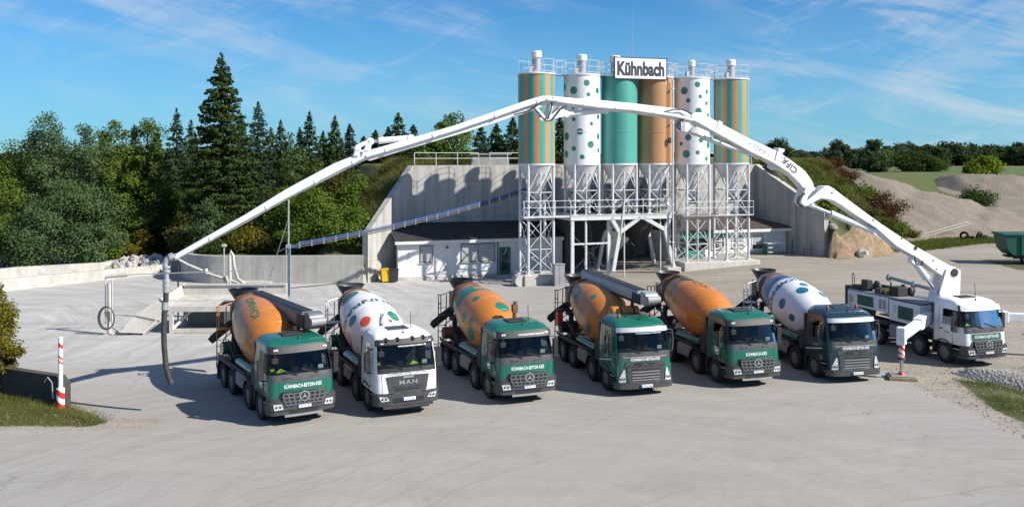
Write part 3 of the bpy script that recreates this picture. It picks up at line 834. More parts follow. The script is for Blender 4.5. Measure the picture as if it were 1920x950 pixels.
# trolley at the workshop corner
q0, q1 = PU(1437, 3.4), PU(1464, 3.4); zq = tz(q0, 3.4)
mb = MB()
for z in (zq + 0.25, zq + 0.65, zq + 1.0):
    for vv in (3.2, 3.9): mb.tube((q0, vv, z), (q1, vv, z), 0.02, 6)
    for qq in (q0, q1): mb.tube((qq, 3.2, z), (qq, 3.9, z), 0.02, 6)
for i in range(6):
    qq = q0 + (q1 - q0) * i / 5
    for vv in (3.2, 3.9): mb.tube((qq, vv, zq + 0.02), (qq, vv, zq + 1.0), 0.018, 6)
mb.box(q0, q1, 3.15, 3.9, zq + 1.0, zq + 1.05, 1); mb.box(q0 - 0.06, q0 + 0.05, 3.15, 3.9, zq + 0.02, zq + 1.02, 2)
pmesh(mb, 'wire_trolley', [MT['galv'], MT['letter_white'], MT['skip_green']], 'grey wire trolley with a green end at the workshop corner', 'trolley', smooth=False)

# ------------------------------------------------------------------ silos
def dotmat(name, base, dots, dotcol, rough=0.5, extra=None, dirt=None, dirt_amt=0.3, streak=0.15, coat=0.0):
    """paint with round dots: every dot a small ball around a point on the skin; dots = (x, y, z, r[, colour])"""
    b = NB(name)
    v = b.noise(0.9, 5)
    c = b.mix(b.ramp(v, 0.3, 0.7), tuple(q * 0.94 for q in base), tuple(q * 1.05 for q in base))
    if extra: c = extra(b, c)
    cols = {}
    for d in dots: cols.setdefault(d[4] if len(d) > 4 else dotcol, []).append(d)
    for dc, ds in cols.items():
        acc = None; wear = b.ramp(b.noise(2.6, 9, 0.75), 0.60, 0.72, 1.0, 0.55)
        for x, y, z, r, *_ in ds:
            n = b.n('VectorMath'); n.operation = 'DISTANCE'; b.l(b.tc.outputs['Object'], n.inputs[0]); n.inputs[1].default_value = (x, y, z)
            lt = b.math('LESS_THAN', n.outputs['Value'], r)
            acc = lt if acc is None else b.math('MAXIMUM', acc, lt)
        c = b.mix(b.math('MULTIPLY', acc, wear), c, dc)
    if dirt: c = b.mix(b.ramp(b.noise(1.5, 8, 0.65), 0.5, 0.78, 0, dirt_amt), c, dirt)
    if streak: c = b.mix(b.ramp(b.noise(1.0, 6, 0.6, stretch=(3, 3, 0.14)), 0.45, 0.75, 0, streak), c, tuple(q * 0.5 for q in base))
    b.l(c, b.p.inputs['Base Color']); b.p.inputs['Roughness'].default_value = rough
    if coat: b.p.inputs['Coat Weight'].default_value = coat; b.p.inputs['Coat Roughness'].default_value = 0.1
    return b.m
ZB, ZT, SR = 9.25, 16.2, 1.43
SPX = [1006, 1091, 1161, 1228, 1297.5, 1371]
SU = [PU(p, 0) for p in SPX]
DOTS2 = [(515, 348, 27), (608, 297, 22), (620, 378, 15), (683, 348, 22), (450, 320, 26), (512, 468, 15), (600, 472, 24), (453, 520, 20), (517, 550, 15), (641, 582, 14), (688, 532, 20), (560, 637, 23), (465, 670, 28), (689, 670, 22), (637, 727, 25), (517, 755, 17), (464, 795, 24), (576, 814, 17), (690, 768, 17)]
DOTS5 = [(1305, 350, 26), (1397, 308, 20), (1333, 420, 16), (1416, 392, 14), (1461, 357, 17), (1459, 438, 16), (1308, 515, 22), (1404, 495, 24), (1470, 522, 18), (1383, 590, 16), (1332, 677, 22), (1421, 697, 18), (1283, 722, 14), (1318, 793, 27), (1398, 783, 15), (1459, 827, 17), (1472, 730, 26)]
silo_labels = [
    'ochre and teal striped silo, leftmost of the six, on white braced legs',
    'white silo with dark green dots standing second from the left, next to the teal one',
    'plain teal silo left of the ochre one, under the rooftop sign',
    'plain ochre silo right of the teal one, under the rooftop sign',
    'white silo with green dots between the plain ochre silo and the rightmost striped silo',
    'ochre and teal striped silo, rightmost of the six, above the workshop roof']
for i, (p, su) in enumerate(zip(SPX, SU)):
    wp = xy(su, 0)
    zb = 0.85 if i == 0 else max(0.05, tz(su, -1)) + (0.42 if i >= 4 else 0.0)
    sil = pthing('silo', silo_labels[i], 'silo', su, 0, zb, 'cement silos of the mixing plant')
    a0 = math.atan2(-wp.y, -wp.x) - PA
    mpx = wp.y / FPX
    if i in (0, 5):
        ph = {0: 11.7, 5: -12.0}[i]
        def mf(ri, j, a0=a0, ph=ph):
            ang = math.degrees(2 * math.pi * (j + 0.5) / 80 - a0) - ph
            return int(math.floor(ang / 18.0)) % 2
        mats = [MT['teal'], MT['tan']]
    elif i in (1, 4):
        mf = None
        dl = []
        for x, y, r in (DOTS2 if i == 1 else DOTS5):
            e = max(-0.985, min(0.985, ((x / 3.8 + 940) - p) / (SR / mpx)))
            an = a0 + math.asin(e)
            dl.append((SR * math.cos(an), SR * math.sin(an), CZ - (y / 3.8 + 80 - H0) * mpx - zb, r / 3.8 * mpx * 1.02))
        mats = [dotmat('dotted_silo_paint', (0.72, 0.73, 0.74), dl, (0.012, 0.17, 0.115), dirt=(0.5, 0.48, 0.45))]
    else:
        mf = None; mats = [MT['teal'] if i == 2 else MT['tan']]
    mb = MB()
    mb.lathe([(SR, ZB), (SR, ZT)], 80, (su, 0, 0), (0, 0, 1), 0, (1, 0, 0), mf)
    fin(mb, 'shell', mats, sil)
    mb = MB()
    mb.lathe([(SR + 0.015, ZB - 0.05), (SR + 0.03, ZB - 0.05), (SR + 0.03, ZB + 0.06), (SR + 0.015, ZB + 0.06)], 48, (su, 0, 0), mi=0)
    mb.lathe([(SR + 0.02, ZT - 0.02), (SR + 0.06, ZT - 0.02), (SR + 0.06, ZT + 0.07), (0.3, ZT + 0.22), (0.0, ZT + 0.22)], 48, (su, 0, 0), mi=0)
    fin(mb, 'flange', MT['silo_white'], sil, split=True)
    if 0 < i < 5:
        mb = MB(); mb.lathe([(SR + 0.003, 11.75), (SR + 0.018, 11.76), (SR + 0.018, 11.80), (SR + 0.003, 11.81)], 48, (su, 0, 0)); fin(mb, 'weld_ring', MT['silo_white'] if i in (1, 4) else mats[0], sil)
    mb = MB(); mb.lathe([(SR - 0.02, ZB - 0.04), (0.26, 6.95), (0.26, 6.75)], 40, (su, 0, 0)); fin(mb, 'cone', MT['steel_white'], sil)
    mb = MB()
    mb.lathe([(0.33, 6.75), (0.33, 6.6), (0.2, 6.55), (0.2, 6.2), (0.3, 6.15), (0.3, 5.95)], 16, (su, 0, 0))
    mb.tube((su - 0.5, -0.1, 6.35), (su + 0.5, -0.1, 6.35), 0.11, 8); mb.box(su + 0.3, su + 0.65, -0.35, 0.05, 6.2, 6.5)
    fin(mb, 'outlet_valve', MT['galv'], sil)
    L = 1.02
    zbt = zb if i not in (1, 2, 3) else 5.35
    for sx_, sy_ in ((-1, -1), (1, -1), (-1, 1), (1, 1)):
        mb = MB(); mb.tube((su + sx_ * L, sy_ * L, zbt), (su + sx_ * L, sy_ * L, ZB - 0.02), 0.105, 10)
        mb.box(su + sx_ * L - 0.2, su + sx_ * L + 0.2, sy_ * L - 0.2, sy_ * L + 0.2, zbt - 0.02, zbt + 0.04)
        fin(mb, 'leg', MT['steel_white'], sil)
    mb = MB()
    lv = [zb + 0.15, 2.75, 5.0, 7.1] if i not in (1, 2, 3) else [5.45, 7.2]
    cs = [(-L, -L), (L, -L), (L, L), (-L, L)]
    for k in range(4):
        (ax, ay), (bx, by) = cs[k], cs[(k + 1) % 4]
        for z0, z1 in zip(lv[:-1], lv[1:]):
            mb.tube((su + ax, ay, z0), (su + bx, by, z1), 0.032, 6); mb.tube((su + bx, by, z0), (su + ax, ay, z1), 0.032, 6)
            mb.tube((su + ax, ay, z1), (su + bx, by, z1), 0.036, 6)
        m_ = ((ax + bx) / 2 * 1.0, (ay + by) / 2 * 1.0)
        mb.tube((su + ax, ay, lv[-1]), (su + m_[0], m_[1], ZB - 0.1), 0.04, 6); mb.tube((su + bx, by, lv[-1]), (su + m_[0], m_[1], ZB - 0.1), 0.04, 6)
    mb.tube((su - 0.05, -L - 0.05, zb), (su - 0.05, -L - 0.05, ZB - 0.3), 0.055, 8)
    fin(mb, 'bracing', MT['steel_white'], sil)
    mb = MB(); n = 16
    for k in range(n):
        t = 2 * math.pi * k / n; P = (su + 1.44 * math.cos(t), 1.44 * math.sin(t))
        t2 = 2 * math.pi * (k + 1) / n; Q = (su + 1.44 * math.cos(t2), 1.44 * math.sin(t2))
        if k % 2 == 0: mb.tube((*P, ZT + 0.05), (*P, ZT + 1.15), 0.022, 6)
        for h in (1.13, 0.65, 0.2): mb.tube((*P, ZT + h), (*Q, ZT + h), 0.018, 5)
    fin(mb, 'railing', MT['steel_white'], sil)
    fh, fr = {0: (1.85, 0.40), 1: (1.7, 0.40), 2: (1.75, 0.42), 3: (1.5, 0.4), 4: (1.55, 0.28), 5: (1.7, 0.38)}[i]
    fx = {2: -0.1}.get(i, 0.05); FV = 0.55 if i in (2, 3) else 0.15
    mb = MB(); mb.lathe([(fr * 0.9, ZT + 0.2), (fr * 0.9, ZT + fh - 0.5)], 20, (su + fx, FV, 0), mi=1)
    mb.lathe([(fr + 0.02, ZT + fh - 0.5), (fr + 0.02, ZT + fh - 0.08), (fr - 0.05, ZT + fh), (0, ZT + fh + 0.02)], 20, (su + fx, FV, 0), mi=0)
    mb.box(su - 0.75, su - 0.5, -0.5, -0.2, ZT + 0.15, ZT + 0.55, 1); mb.tube((su - 0.6, -0.35, ZT + 0.5), (su - 0.2, 0, ZT + 0.6), 0.05, 6, 1)
    fin(mb, 'dust_filter', [MT['silo_white'], MT['galv']], sil)

# catwalk linking the roofs
cw = pthing('roof_catwalk', 'narrow grated catwalk with tube rails linking the silo roofs', 'catwalk', SU[0], 0, ZT)
mb = MB(); mr = MB()
for a, c in zip(SU[:-1], SU[1:]):
    a2, c2 = a + 1.5, c - 1.5
    if c2 - a2 < 0.05: continue
    mb.box(a2, c2, -0.4, 0.4, ZT - 0.02, ZT + 0.04)
    for v in (-0.4, 0.4): rail(mr, [(a2, v, ZT + 0.04), (c2, v, ZT + 0.04)], 1.1, 2, 2.0, 0.02, 0.022)
fin(mb, 'walkway_deck', MT['galv'], cw, smooth=False, split=True); fin(mr, 'railing', MT['steel_white'], cw, split=True)
# roof sign
vs_ = -1.52
a, c = PU(1153.5, vs_), PU(1249.5, vs_); zt2, zb2 = PZ(1200, 109.5, vs_), PZ(1200, 147.5, vs_)
sg_ = pthing('roof_sign', 'white rectangular sign board with dark lettering on the middle silo roofs', 'sign', (a + c) / 2, vs_, zb2)
mb = MB(); mb.box(a, c, vs_, vs_ + 0.14, zb2, zt2); fin(mb, 'board', MT['letter_white'], sg_, smooth=False)
mb = MB(); t = 0.06
for x0, x1, z0, z1 in ((a - t, c + t, zt2, zt2 + t), (a - t, c + t, zb2 - t, zb2), (a - t, a, zb2, zt2), (c, c + t, zb2, zt2)): mb.box(x0, x1, vs_ - 0.02, vs_ + 0.16, z0, z1)
fin(mb, 'frame', MT['dark'], sg_, smooth=False)
mb = MB()
for q in (a + 0.4, (a + c) / 2, c - 0.4):
    mb.bar((q, vs_ + 0.2, ZT + 0.05), (q, vs_ + 0.2, zt2), 0.07); mb.bar((q, vs_ + 0.2, zt2 - 0.2), (q, vs_ + 0.9, ZT + 0.15), 0.05)
fin(mb, 'stand', MT['galv'], sg_, smooth=False, split=True)
um_ = (a + c) / 2; zm = (zt2 + zb2) / 2
text_obj('lettering', 'Kühnbach', 1.06, lambda x, y: (x + um_ - OFF[sg_.name][0], -0.012, y + 0.27), MT['letter_dark'], sg_, width=(c - a) * 0.92, bold=0.045)
# mast
qm = PU(1185, 0.6)
mb = MB(); mb.tube((qm, 0.6, ZT + 0.2), (qm, 0.6, PZ(1185, 60, 0.6)), 0.03, 6, 0, 0.018); mb.tube((qm, 0.6, PZ(1185, 60, 0.6)), (qm, 0.6, PZ(1185, 8, 0.6)), 0.016, 6, 0, 0.008); mb.lathe([(0.12, ZT + 0.2), (0.12, ZT + 0.3), (0.03, ZT + 0.5)], 10, (qm, 0.6, 0))
pmesh(mb, 'aerial_mast', MT['galv'], 'thin tall aerial mast rising behind the rooftop sign', 'mast')

# ------------------------------------------------------------------ mixing platform under silos 2 - 4
vp = -1.35
p0, p1 = PU(1071, vp), PU(1259, vp)
plat = pthing('mixing_platform', 'white steel mixing platform with railing and forked legs under the middle silos', 'platform', (p0 + p1) / 2, vp, 0)
ZD = 5.28
mb = MB(); mb.box(p0, p1, vp + 0.22, 8.4, ZD - 0.12, ZD); fin(mb, 'deck', MT['midgrey'], plat, smooth=False)  # deck extended back to the wall so the opening below stays dark
mb = MB(); mb.box(p0 - 0.03, p1 + 0.03, vp, vp + 0.2, ZD - 0.34, ZD + 0.02); mb.box(p0 - 0.05, p1 + 0.05, vp - 0.04, vp - 0.003, ZD - 0.02, ZD + 0.05); mb.box(p0 - 0.05, p1 + 0.05, vp - 0.04, vp - 0.003, ZD - 0.36, ZD - 0.31)
for q in (p0 + 0.1, p1 - 0.1): mb.box(q - 0.1, q + 0.1, vp + 0.23, 8.35, ZD - 0.4, ZD - 0.125)
fin(mb, 'edge_beam', MT['steel_white'], plat, smooth=False)
mb = MB(); rail(mb, [(p0, vp + 0.1, ZD + 0.05), (p1, vp + 0.1, ZD + 0.05)], 1.12, 2, 1.15, 0.03, 0.03)
rail(mb, [(PU(983, vp), vp + 0.1, ZD + 0.05), (p0, vp + 0.1, ZD + 0.05)], 1.12, 2, 1.15, 0.025, 0.028)
mb.box(PU(983, vp), p0 - 0.06, vp, vp + 0.9, ZD - 0.1, ZD)
fin(mb, 'railing', MT['steel_white'], plat)
col_px = [(1073, -1.3), (1141, -0.9), (1073, 3.6), (1141, 3.6), (1254, 3.6)]
for q, v in col_px:
    u0 = PU(q, v); mb = MB(); mb.box(u0 - 0.12, u0 + 0.12, v - 0.12, v + 0.12, 0, ZD - 0.42); mb.box(u0 - 0.25, u0 + 0.25, v - 0.25, v + 0.25, 0, 0.08); fin(mb, 'leg', MT['steel_white'], plat, smooth=False)
def ppt(x, y, v): return (PU(x, v), v, PZ(x, y, v))
for pts in ([(1149, 509), (1161, 436)], [(1161, 436), (1145, 408)], [(1161, 436), (1200, 407)], [(1264, 505), (1246, 430)], [(1246, 430), (1205, 407)], [(1246, 430), (1254, 411)]):
    mb = MB(); A, B = ppt(*pts[0], -1.2), ppt(*pts[1], -1.2)
    mb.bar(A, B, 0.3, 0.3, up=(0, 1, 0)); fin(mb, 'forked_leg', MT['steel_white'], plat, smooth=False, bevel=0.02)
for pts in ([(1120, 506), (1134, 436)], [(1134, 436), (1170, 407)], [(1228, 500), (1215, 432)], [(1215, 432), (1180, 407)]):
    mb = MB(); A, B = ppt(*pts[0], 3.0), ppt(*pts[1], 3.0)
    mb.bar(A, B, 0.26, 0.26, up=(0, 1, 0)); fin(mb, 'forked_leg', MT['steel_white'], plat, smooth=False)
mb = MB(); u0, u1 = PU(1073, -1.2), PU(1141, -1.2); z_ = PZ(1100, 457, -1.2)
mb.bar((u0, -1.25, z_), (u1, -1.0, z_), 0.12); mb.tube((PU(1098, -1.2), -1.2, 0), (PU(1098, -1.2), -1.2, ZD), 0.07, 8); mb.lathe([(0.14, 0.0), (0.14, 0.9), (0.09, 1.1)], 10, (PU(1098, -1.2), -1.2, 0)); mb.lathe([(0.12, 1.4), (0.12, 1.75)], 10, (PU(1098, -1.2), -1.2, 0))
mb.tube((PU(1163, -1.3), -1.35, 3.6), (PU(1171, -1.3), -1.4, 6.9), 0.06, 8)
for a_, b_ in (((1073, 440), (1141, 508)), ((1073, 508), (1141, 440))):
    mb.tube(ppt(*a_, 3.6), ppt(*b_, 3.6), 0.04, 6)
fin(mb, 'tie_bar', MT['steel_white'], plat, split=True)
mb = MB()   # machines on the deck
q = lambda x: PU(x, 2)
mb.box(q(1120), q(1195), 1.8, 5.2, ZD + 0.05, ZD + 2.3, 0); mb.box(q(1205), q(1250), 2.0, 5.0, ZD + 0.05, ZD + 2.8, 0); mb.box(q(1075), q(1112), 2.4, 5.4, ZD + 0.05, ZD + 1.9, 0)
mb.tube((q(1140), 1.2, ZD + 0.7), (q(1185), 1.2, ZD + 0.7), 0.4, 14, 1); mb.tube((q(1205), 0.9, ZD + 0.6), (q(1240), 0.9, ZD + 0.6), 0.35, 14, 1)
mb.tube((q(1090), 0.3, 6.2), (q(1120), 1.5, ZD + 1.3), 0.16, 10, 1); mb.tube((q(1161), 0.0, 6.1), (q(1175), 1.6, ZD + 1.0), 0.16, 10, 1); mb.tube((q(1228), 0, 6.1), (q(1215), 1.6, ZD + 1.0), 0.16, 10, 1)
fin(mb, 'weighing_machinery', [MT['midgrey'], MT['galv']], plat, bevel=0.03)
mb = MB()   # walls added below the deck to darken the opening; shade also in their colour
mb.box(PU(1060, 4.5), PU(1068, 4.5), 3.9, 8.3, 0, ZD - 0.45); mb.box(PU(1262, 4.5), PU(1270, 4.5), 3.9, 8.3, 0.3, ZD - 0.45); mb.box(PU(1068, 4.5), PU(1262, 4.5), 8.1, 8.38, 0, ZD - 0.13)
fin(mb, 'shade_wall', mat('shade_dark_concrete', (0.10, 0.098, 0.095), 0.9, var=0.3), plat, smooth=False)
mb = MB(); qc = PU(1190, 4)
mb.lathe([(0.45, 2.3), (1.2, 4.0), (1.2, ZD - 0.45)], 20, (qc, 3.2, 0)); mb.tube((qc, 3.2, 2.4), (qc + 0.1, 3.0, 1.7), 0.42, 14); mb.tube((qc - 1.9, 5.0, 3.9), (qc - 0.3, 3.4, 3.0), 0.22, 10)
fin(mb, 'discharge_hopper', MT['dark'], plat)
mb = MB(); ql = PU(1105, 3)
for s_ in (-0.25, 0.25): mb.bar((ql + s_, 2.0, 0.1), (ql + s_ + 0.5, 5.0, ZD - 0.5), 0.06, 0.12)
for k in range(14): t_ = k / 14; mb.box(ql - 0.23 + 0.5 * t_, ql + 0.23 + 0.5 * t_, 2.0 + 3 * t_, 2.2 + 3 * t_, 0.15 + (ZD - 0.6) * t_, 0.19 + (ZD - 0.6) * t_)
fin(mb, 'stair', MT['midgrey'], plat, smooth=False)
# hose reel hanging in the opening
qh = PU(1180, 2.0)
mb = MB(); mb.path([(qh + 0.55 * math.cos(t), 2.0, 2.0 + 0.75 * math.sin(t)) for t in np.linspace(0, 6.28, 22)], 0.04, 6); mb.tube((qh, 2.0, 2.7), (qh, 2.0, 4.8), 0.02, 6)
pmesh(mb, 'hanging_hose', MT['rubber'], 'looped dark hose hanging in the dark loading bay', 'hose')
# steel walkway under silos 5 and 6
sw = pthing('service_walkway', 'thin white service walkway through the legs of the right silos', 'walkway', SU[4], 0, 5)
mb = MB(); mb.box(SU[4] - 1.5, SU[4] + 1.4, -1.35, 1.2, 5.02, 5.1); fin(mb, 'walkway_deck', MT['midgrey'], sw, smooth=False)
mb = MB(); rail(mb, [(SU[4] - 1.5, -1.3, 5.1), (SU[5] + 1.3, -1.3, 5.1)], 1.1, 2, 1.5, 0.022, 0.022); mb.box(SU[4] + 1.42, SU[5] + 1.3, -1.35, -0.75, 5.03, 5.09); fin(mb, 'railing', MT['steel_white'], sw)
# tall standpipe in front of the ochre silo
qs = PU(1262, -1.6)
mb = MB(); mb.tube((qs, -1.6, tz(qs, -1.6)), (qs, -1.6, 15.9), 0.06, 8); mb.tube((qs - 0.28, -1.58, 6.5), (qs - 0.28, -1.58, 15.7), 0.025, 6, 1); mb.box(qs - 0.38, qs - 0.18, -1.66, -1.5, 10.9, 11.35, 1); mb.path([(qs, -1.6, 15.9), (qs - 0.1, -1.55, 16.1), (qs - 0.3, -1.4, 16.1)], 0.06, 8)
for z in (3, 6, 9.3, 12.5, 15.2): mb.box(qs - 0.1, qs + 0.1, -1.68, -1.42, z, z + 0.08)
pmesh(mb, 'filling_pipe', [MT['steel_white'], MT['dark']], 'tall white filling pipe running up beside the plain ochre silo', 'pipe')
# footings
g = 'concrete footings under the silos'
def footing(u0, u1, v0, v1, z0, z1, label):
    mb = MB(); mb.box(u0, u1, v0, v1, z0, z1); pmesh(mb, 'concrete_footing', MT['concrete_light'], label, 'footing', g, smooth=False, bevel=0.04)
footing(SU[0] - 1.5, SU[0] + 1.55, -1.55, -0.5, -0.1, 0.86, 'pale concrete footing block under the front legs of the leftmost silo')
footing(SU[0] - 1.4, SU[0] + 1.45, 0.5, 1.5, -0.1, 0.85, 'pale concrete footing block under the rear legs of the leftmost silo')
footing(SU[4] - 1.6, SU[5] + 1.7, -1.7, 1.6, 0.3, max(tz(SU[4], -1), tz(SU[5], -1)) + 0.40, 'long pale concrete slab under the two rightmost silos')
footing(p0 - 0.3, PU(1154, -1.3), -1.7, -0.6, -0.1, 0.17, 'flat concrete slab under the left legs of the mixing platform')
footing(PU(1246, -1.3), PU(1272, -1.3), -1.8, -0.4, 0.0, 1.05, 'rough concrete block under the right forked leg of the mixing platform')
mb = MB(); mb.lathe([(0.0, 0), (0.42, 0), (0.45, 0.05), (0.45, 0.9), (0.42, 0.95), (0, 0.95)], 22, (SU[0] - 1.75, -1.4, 0.44), (0, 1, 0.0))
pmesh(mb, 'steel_drum', MT['concrete_light'], 'pale round drum lying against the footing of the leftmost silo', 'drum')
mb = MB(); qe = PU(1047, -2.2); mb.box(qe - 0.4, qe + 0.4, -2.5, -2.0, 0.05, 1.7); mb.box(qe - 0.44, qe + 0.44, -2.54, -1.96, 1.7, 1.76); mb.box(qe - 0.012, qe + 0.012, -2.515, -2.503, 0.1, 1.65)
pmesh(mb, 'switch_cabinet', MT['midgrey'], 'grey electrical cabinet right of the leftmost silo footing', 'cabinet', smooth=False, bevel=0.01)

# bins beside the office
def bin_(name, q, v, colr, lidc, label):
    z = 0.0
    mb = MB(); mb.prism([(-0.3, 0.08), (0.3, 0.08), (0.36, 1.0), (-0.36, 1.0)], lambda a, c, d: (q + a, v + d, z + c), -0.34, 0.34)
    r = pthing('wheelie_bin', label, 'bin', q, v, 0, 'wheelie bins by the office')
    fin(mb, 'tub', MT[colr], r, smooth=False, bevel=0.03)
    mb = MB(); mb.prism([(-0.39, 1.0), (0.39, 1.0), (0.37, 1.07), (-0.37, 1.07)], lambda a, c, d: (q + a, v + d, z + c), -0.38, 0.40); fin(mb, 'lid', MT[lidc], r, smooth=False)
    for s_ in (-0.26, 0.26):
        mb = MB(); mb.lathe([(0, -0.03), (0.1, -0.03), (0.1, 0.03), (0, 0.03)], 14, (q + s_, v + 0.33, 0.1), (1, 0, 0)); fin(mb, 'wheel', MT['tyre'], r)
bin_('bin', PU(722, 4.35), 4.35, 'yellow', 'yellow', 'yellow wheelie bin against the wing wall')
bin_('bin', PU(737.5, 4.2), 4.2, 'black', 'black', 'black wheelie bin between the yellow bin and the office')

# ------------------------------------------------------------------ low walls on the left
lw = [(-11.6, 72.75), (-16, 72.45), (-22, 72.3)]
for t in np.linspace(0, 90, 9)[1:]: lw.append((-22 - 5.2 * math.sin(R(t)), 77.5 - 5.2 * math.cos(R(t))))
lw.append((-27.2, 90))
def wallstrip(P, t, z0, z1):
    mb = MB(); P = [Vector((a, c, 0)) for a, c in P]; L = []
    for i, p in enumerate(P):
        d = (P[min(i + 1, len(P) - 1)] - P[max(0, i - 1)]).normalized(); n = Vector((d.y, -d.x, 0))
        L.append((p, p + n * t))
    vs = []
    for i, (a, c) in enumerate(L):
        zt = z1 if isinstance(z1, (int, float)) else z1[i]
        vs += [(a.x, a.y, z0), (c.x, c.y, z0), (c.x, c.y, zt), (a.x, a.y, zt)]
    fs = []
    for i in range(len(L) - 1):
        k = 4 * i
        for e in range(4): fs.append((k + e, k + (e + 1) % 4, k + 4 + (e + 1) % 4, k + 4 + e))
    fs += [(3, 2, 1, 0), tuple(4 * (len(L) - 1) + e for e in range(4))]
    return mb.add(vs, fs)
o = wallstrip(lw, 0.5, -0.3, 2.15).build('curved_wall', MT['concrete'], smooth=True)
tag(o, 'long concrete wall with a rounded left end below the trees', 'wall')
o = wallstrip([(-45, 61), (-37.4, 68.1), (-29.6, 78.4), (-28.2, 80.5)], -0.35, -0.3, [0.85, 0.9, 0.75, 0.7]).build('kerb_wall', MT['concrete_light'], smooth=False)
tag(o, 'knee-high pale concrete wall along the left edge of the yard', 'wall')
o = wallstrip([(-45, 67), (-40.3, 76), (-35, 79.6), (-34.3, 82.5)], -0.35, -0.3, [0.95, 0.85, 0.8, 0.8]).build('bay_wall', MT['concrete_light'], smooth=False)
tag(o, 'buff concrete bay wall behind the knee-high wall on the left', 'wall')
mb = MB(); mb.box(-39.5, -34, 77.5, 82, -0.2, 0.12); o = mb.build('storage_bay_floor', MT['concrete'], smooth=False); tag(o, kind='structure')
# dark retaining wall in the near left corner
o = wallstrip([(-17.75, 36.75), (-18.2, 37.3), (-21.4, 38.85), (-27, 41.2)], 0.35, -0.3, [1.02, 1.16, 1.16, 1.2]).build('block_wall', mat('dark_concrete', (0.060, 0.056, 0.050), 0.92, var=0.3, vs=1.5, bump=0.4, bs=14, dirt=(0.03, 0.034, 0.024), dirt_amt=0.6), smooth=False)
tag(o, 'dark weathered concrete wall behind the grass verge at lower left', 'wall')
# ------------------------------------------------------------------ recycling hopper and pipework in the left yard
hp = empty('recycling_hopper', (-16.6, 52.5, 0), R(3)); tag(hp, 'pale steel recycling hopper with sloped chute and dark hollow underneath, in the left yard', 'hopper')
mb = MB()   # local: x right, y back
x0, x1 = -2.6, 3.4
mb.add([(x0, 0.0, 1.42), (x1, 0.0, 1.42), (x1, 2.6, 1.75), (x0, 2.6, 1.75), (x0, 0.0, 1.34), (x1, 0.0, 1.34), (x1, 2.6, 1.67), (x0, 2.6, 1.67)], [(0, 1, 2, 3), (7, 6, 5, 4), (0, 4, 5, 1), (1, 5, 6, 2), (2, 6, 7, 3), (3, 7, 4, 0)])
mb.build('tray', MT['concrete_light'], hp, smooth=False)
mb = MB(); mb.box(x0, x1, 2.6, 2.72, 1.6, 2.3); mb.box(x0, x1, 2.5, 2.82, 2.3, 2.38)
for i in range(7): q = x0 + 0.05 + i * (x1 - x0 - 0.1) / 6; mb.box(q - 0.05, q + 0.05, 2.72, 2.85, 1.3, 2.3)
mb.build('back_plate', MT['sand'], hp, smooth=False)
mb = MB()
mb.add([(x0, -0.02, 1.42), (x0, 2.6, 1.76), (x0, 2.72, 2.34), (x0 - 0.9, 1.1, 1.75), (x0 - 1.9, -0.2, 1.05), (x0 - 2.6, -0.5, 0.15), (x0 - 1.3, -0.5, 0.1), (x0 - 0.4, -0.3, 0.75)],
       [(0, 1, 2, 3), (0, 3, 4, 7), (4, 5, 6, 7)])
mb.add([(x0 - 0.06, 0.1, 1.3), (x0 - 0.06, 2.65, 1.66), (x0 - 0.1, 2.8, 2.24), (x0 - 0.95, 1.25, 1.65), (x0 - 1.95, 0.0, 0.95), (x0 - 2.6, -0.3, 0.05), (x0 - 1.3, -0.3, 0.0), (x0 - 0.45, -0.1, 0.65)],
       [(3, 2, 1, 0), (7, 4, 3, 0), (7, 6, 5, 4)])
mb.bar((x0 - 2.65, -0.5, 0.15), (x0 + 0.0, 2.72, 2.4), 0.1); mb.bar((x0 - 1.3, -0.55, 0.1), (x0, -0.08, 1.45), 0.1); mb.bar((x0 - 1.9, -0.22, 1.08), (x0 - 0.42, -0.33, 0.78), 0.07); mb.bar((x0 - 0.9, 1.08, 1.78), (x0, -0.04, 1.47), 0.07)
mb.build('side_chute', MT['sand'], hp, smooth=False)
mb = MB()
mb.box(x0, x1, -0.1, -0.02, 1.2, 1.5); mb.box(x0, x1, -0.1, 0.1, 0.02, 0.24); mb.box(x0, x1, 2.5, 2.7, 0.02, 0.22)
for q in (x0 + 0.1, x1 - 0.1):
    mb.box(q - 0.1, q + 0.1, -0.12, 0.08, 0.0, 1.34); mb.box(q - 0.1, q + 0.1, 2.52, 2.595, 0, 1.66)
mb.bar((x0 + 0.15, 0.0, 0.25), (x0 + 1.2, 0.9, 1.4), 0.14); mb.bar((x1 - 0.15, 0.0, 0.25), (x1 - 1.0, 0.9, 1.4), 0.14)
mb.bar((x0 - 1.9, -0.3, 0.05), (x0 - 0.2, 0.2, 0.95), 0.07); mb.bar((x0 - 2.2, 0.9, 0.05), (x0 - 1.5, 0.4, 0.9), 0.07)
mb.build('support_frame', MT['sand'], hp, smooth=False)
mb = MB(); mb.box(0.2, 1.7, 0.8, 2.3, 0.35, 1.5); mb.box(-2.3, 3.2, 2.35, 2.48, 0.02, 1.6, 1); mb.lathe([(0.5, 0.0), (0.5, 2.2)], 14, (0.8, 1.4, 0.35), (1, 0, 0), 1)
mb.build('auger_trough', [MT['sand'], MT['midgrey']], hp, smooth=False)
mb = MB()
for i in range(8): mb.box(0.2 + i * 0.14, 0.26 + i * 0.14, 0.25, 0.95, 1.5 + 0.055, 1.66)
mb.build('grate', MT['dark'], hp, smooth=False)

def simple(mb, name, m, label, cat, group=None, **k):
    return tag(mb.build(name, m, None, **k), label, cat, group)
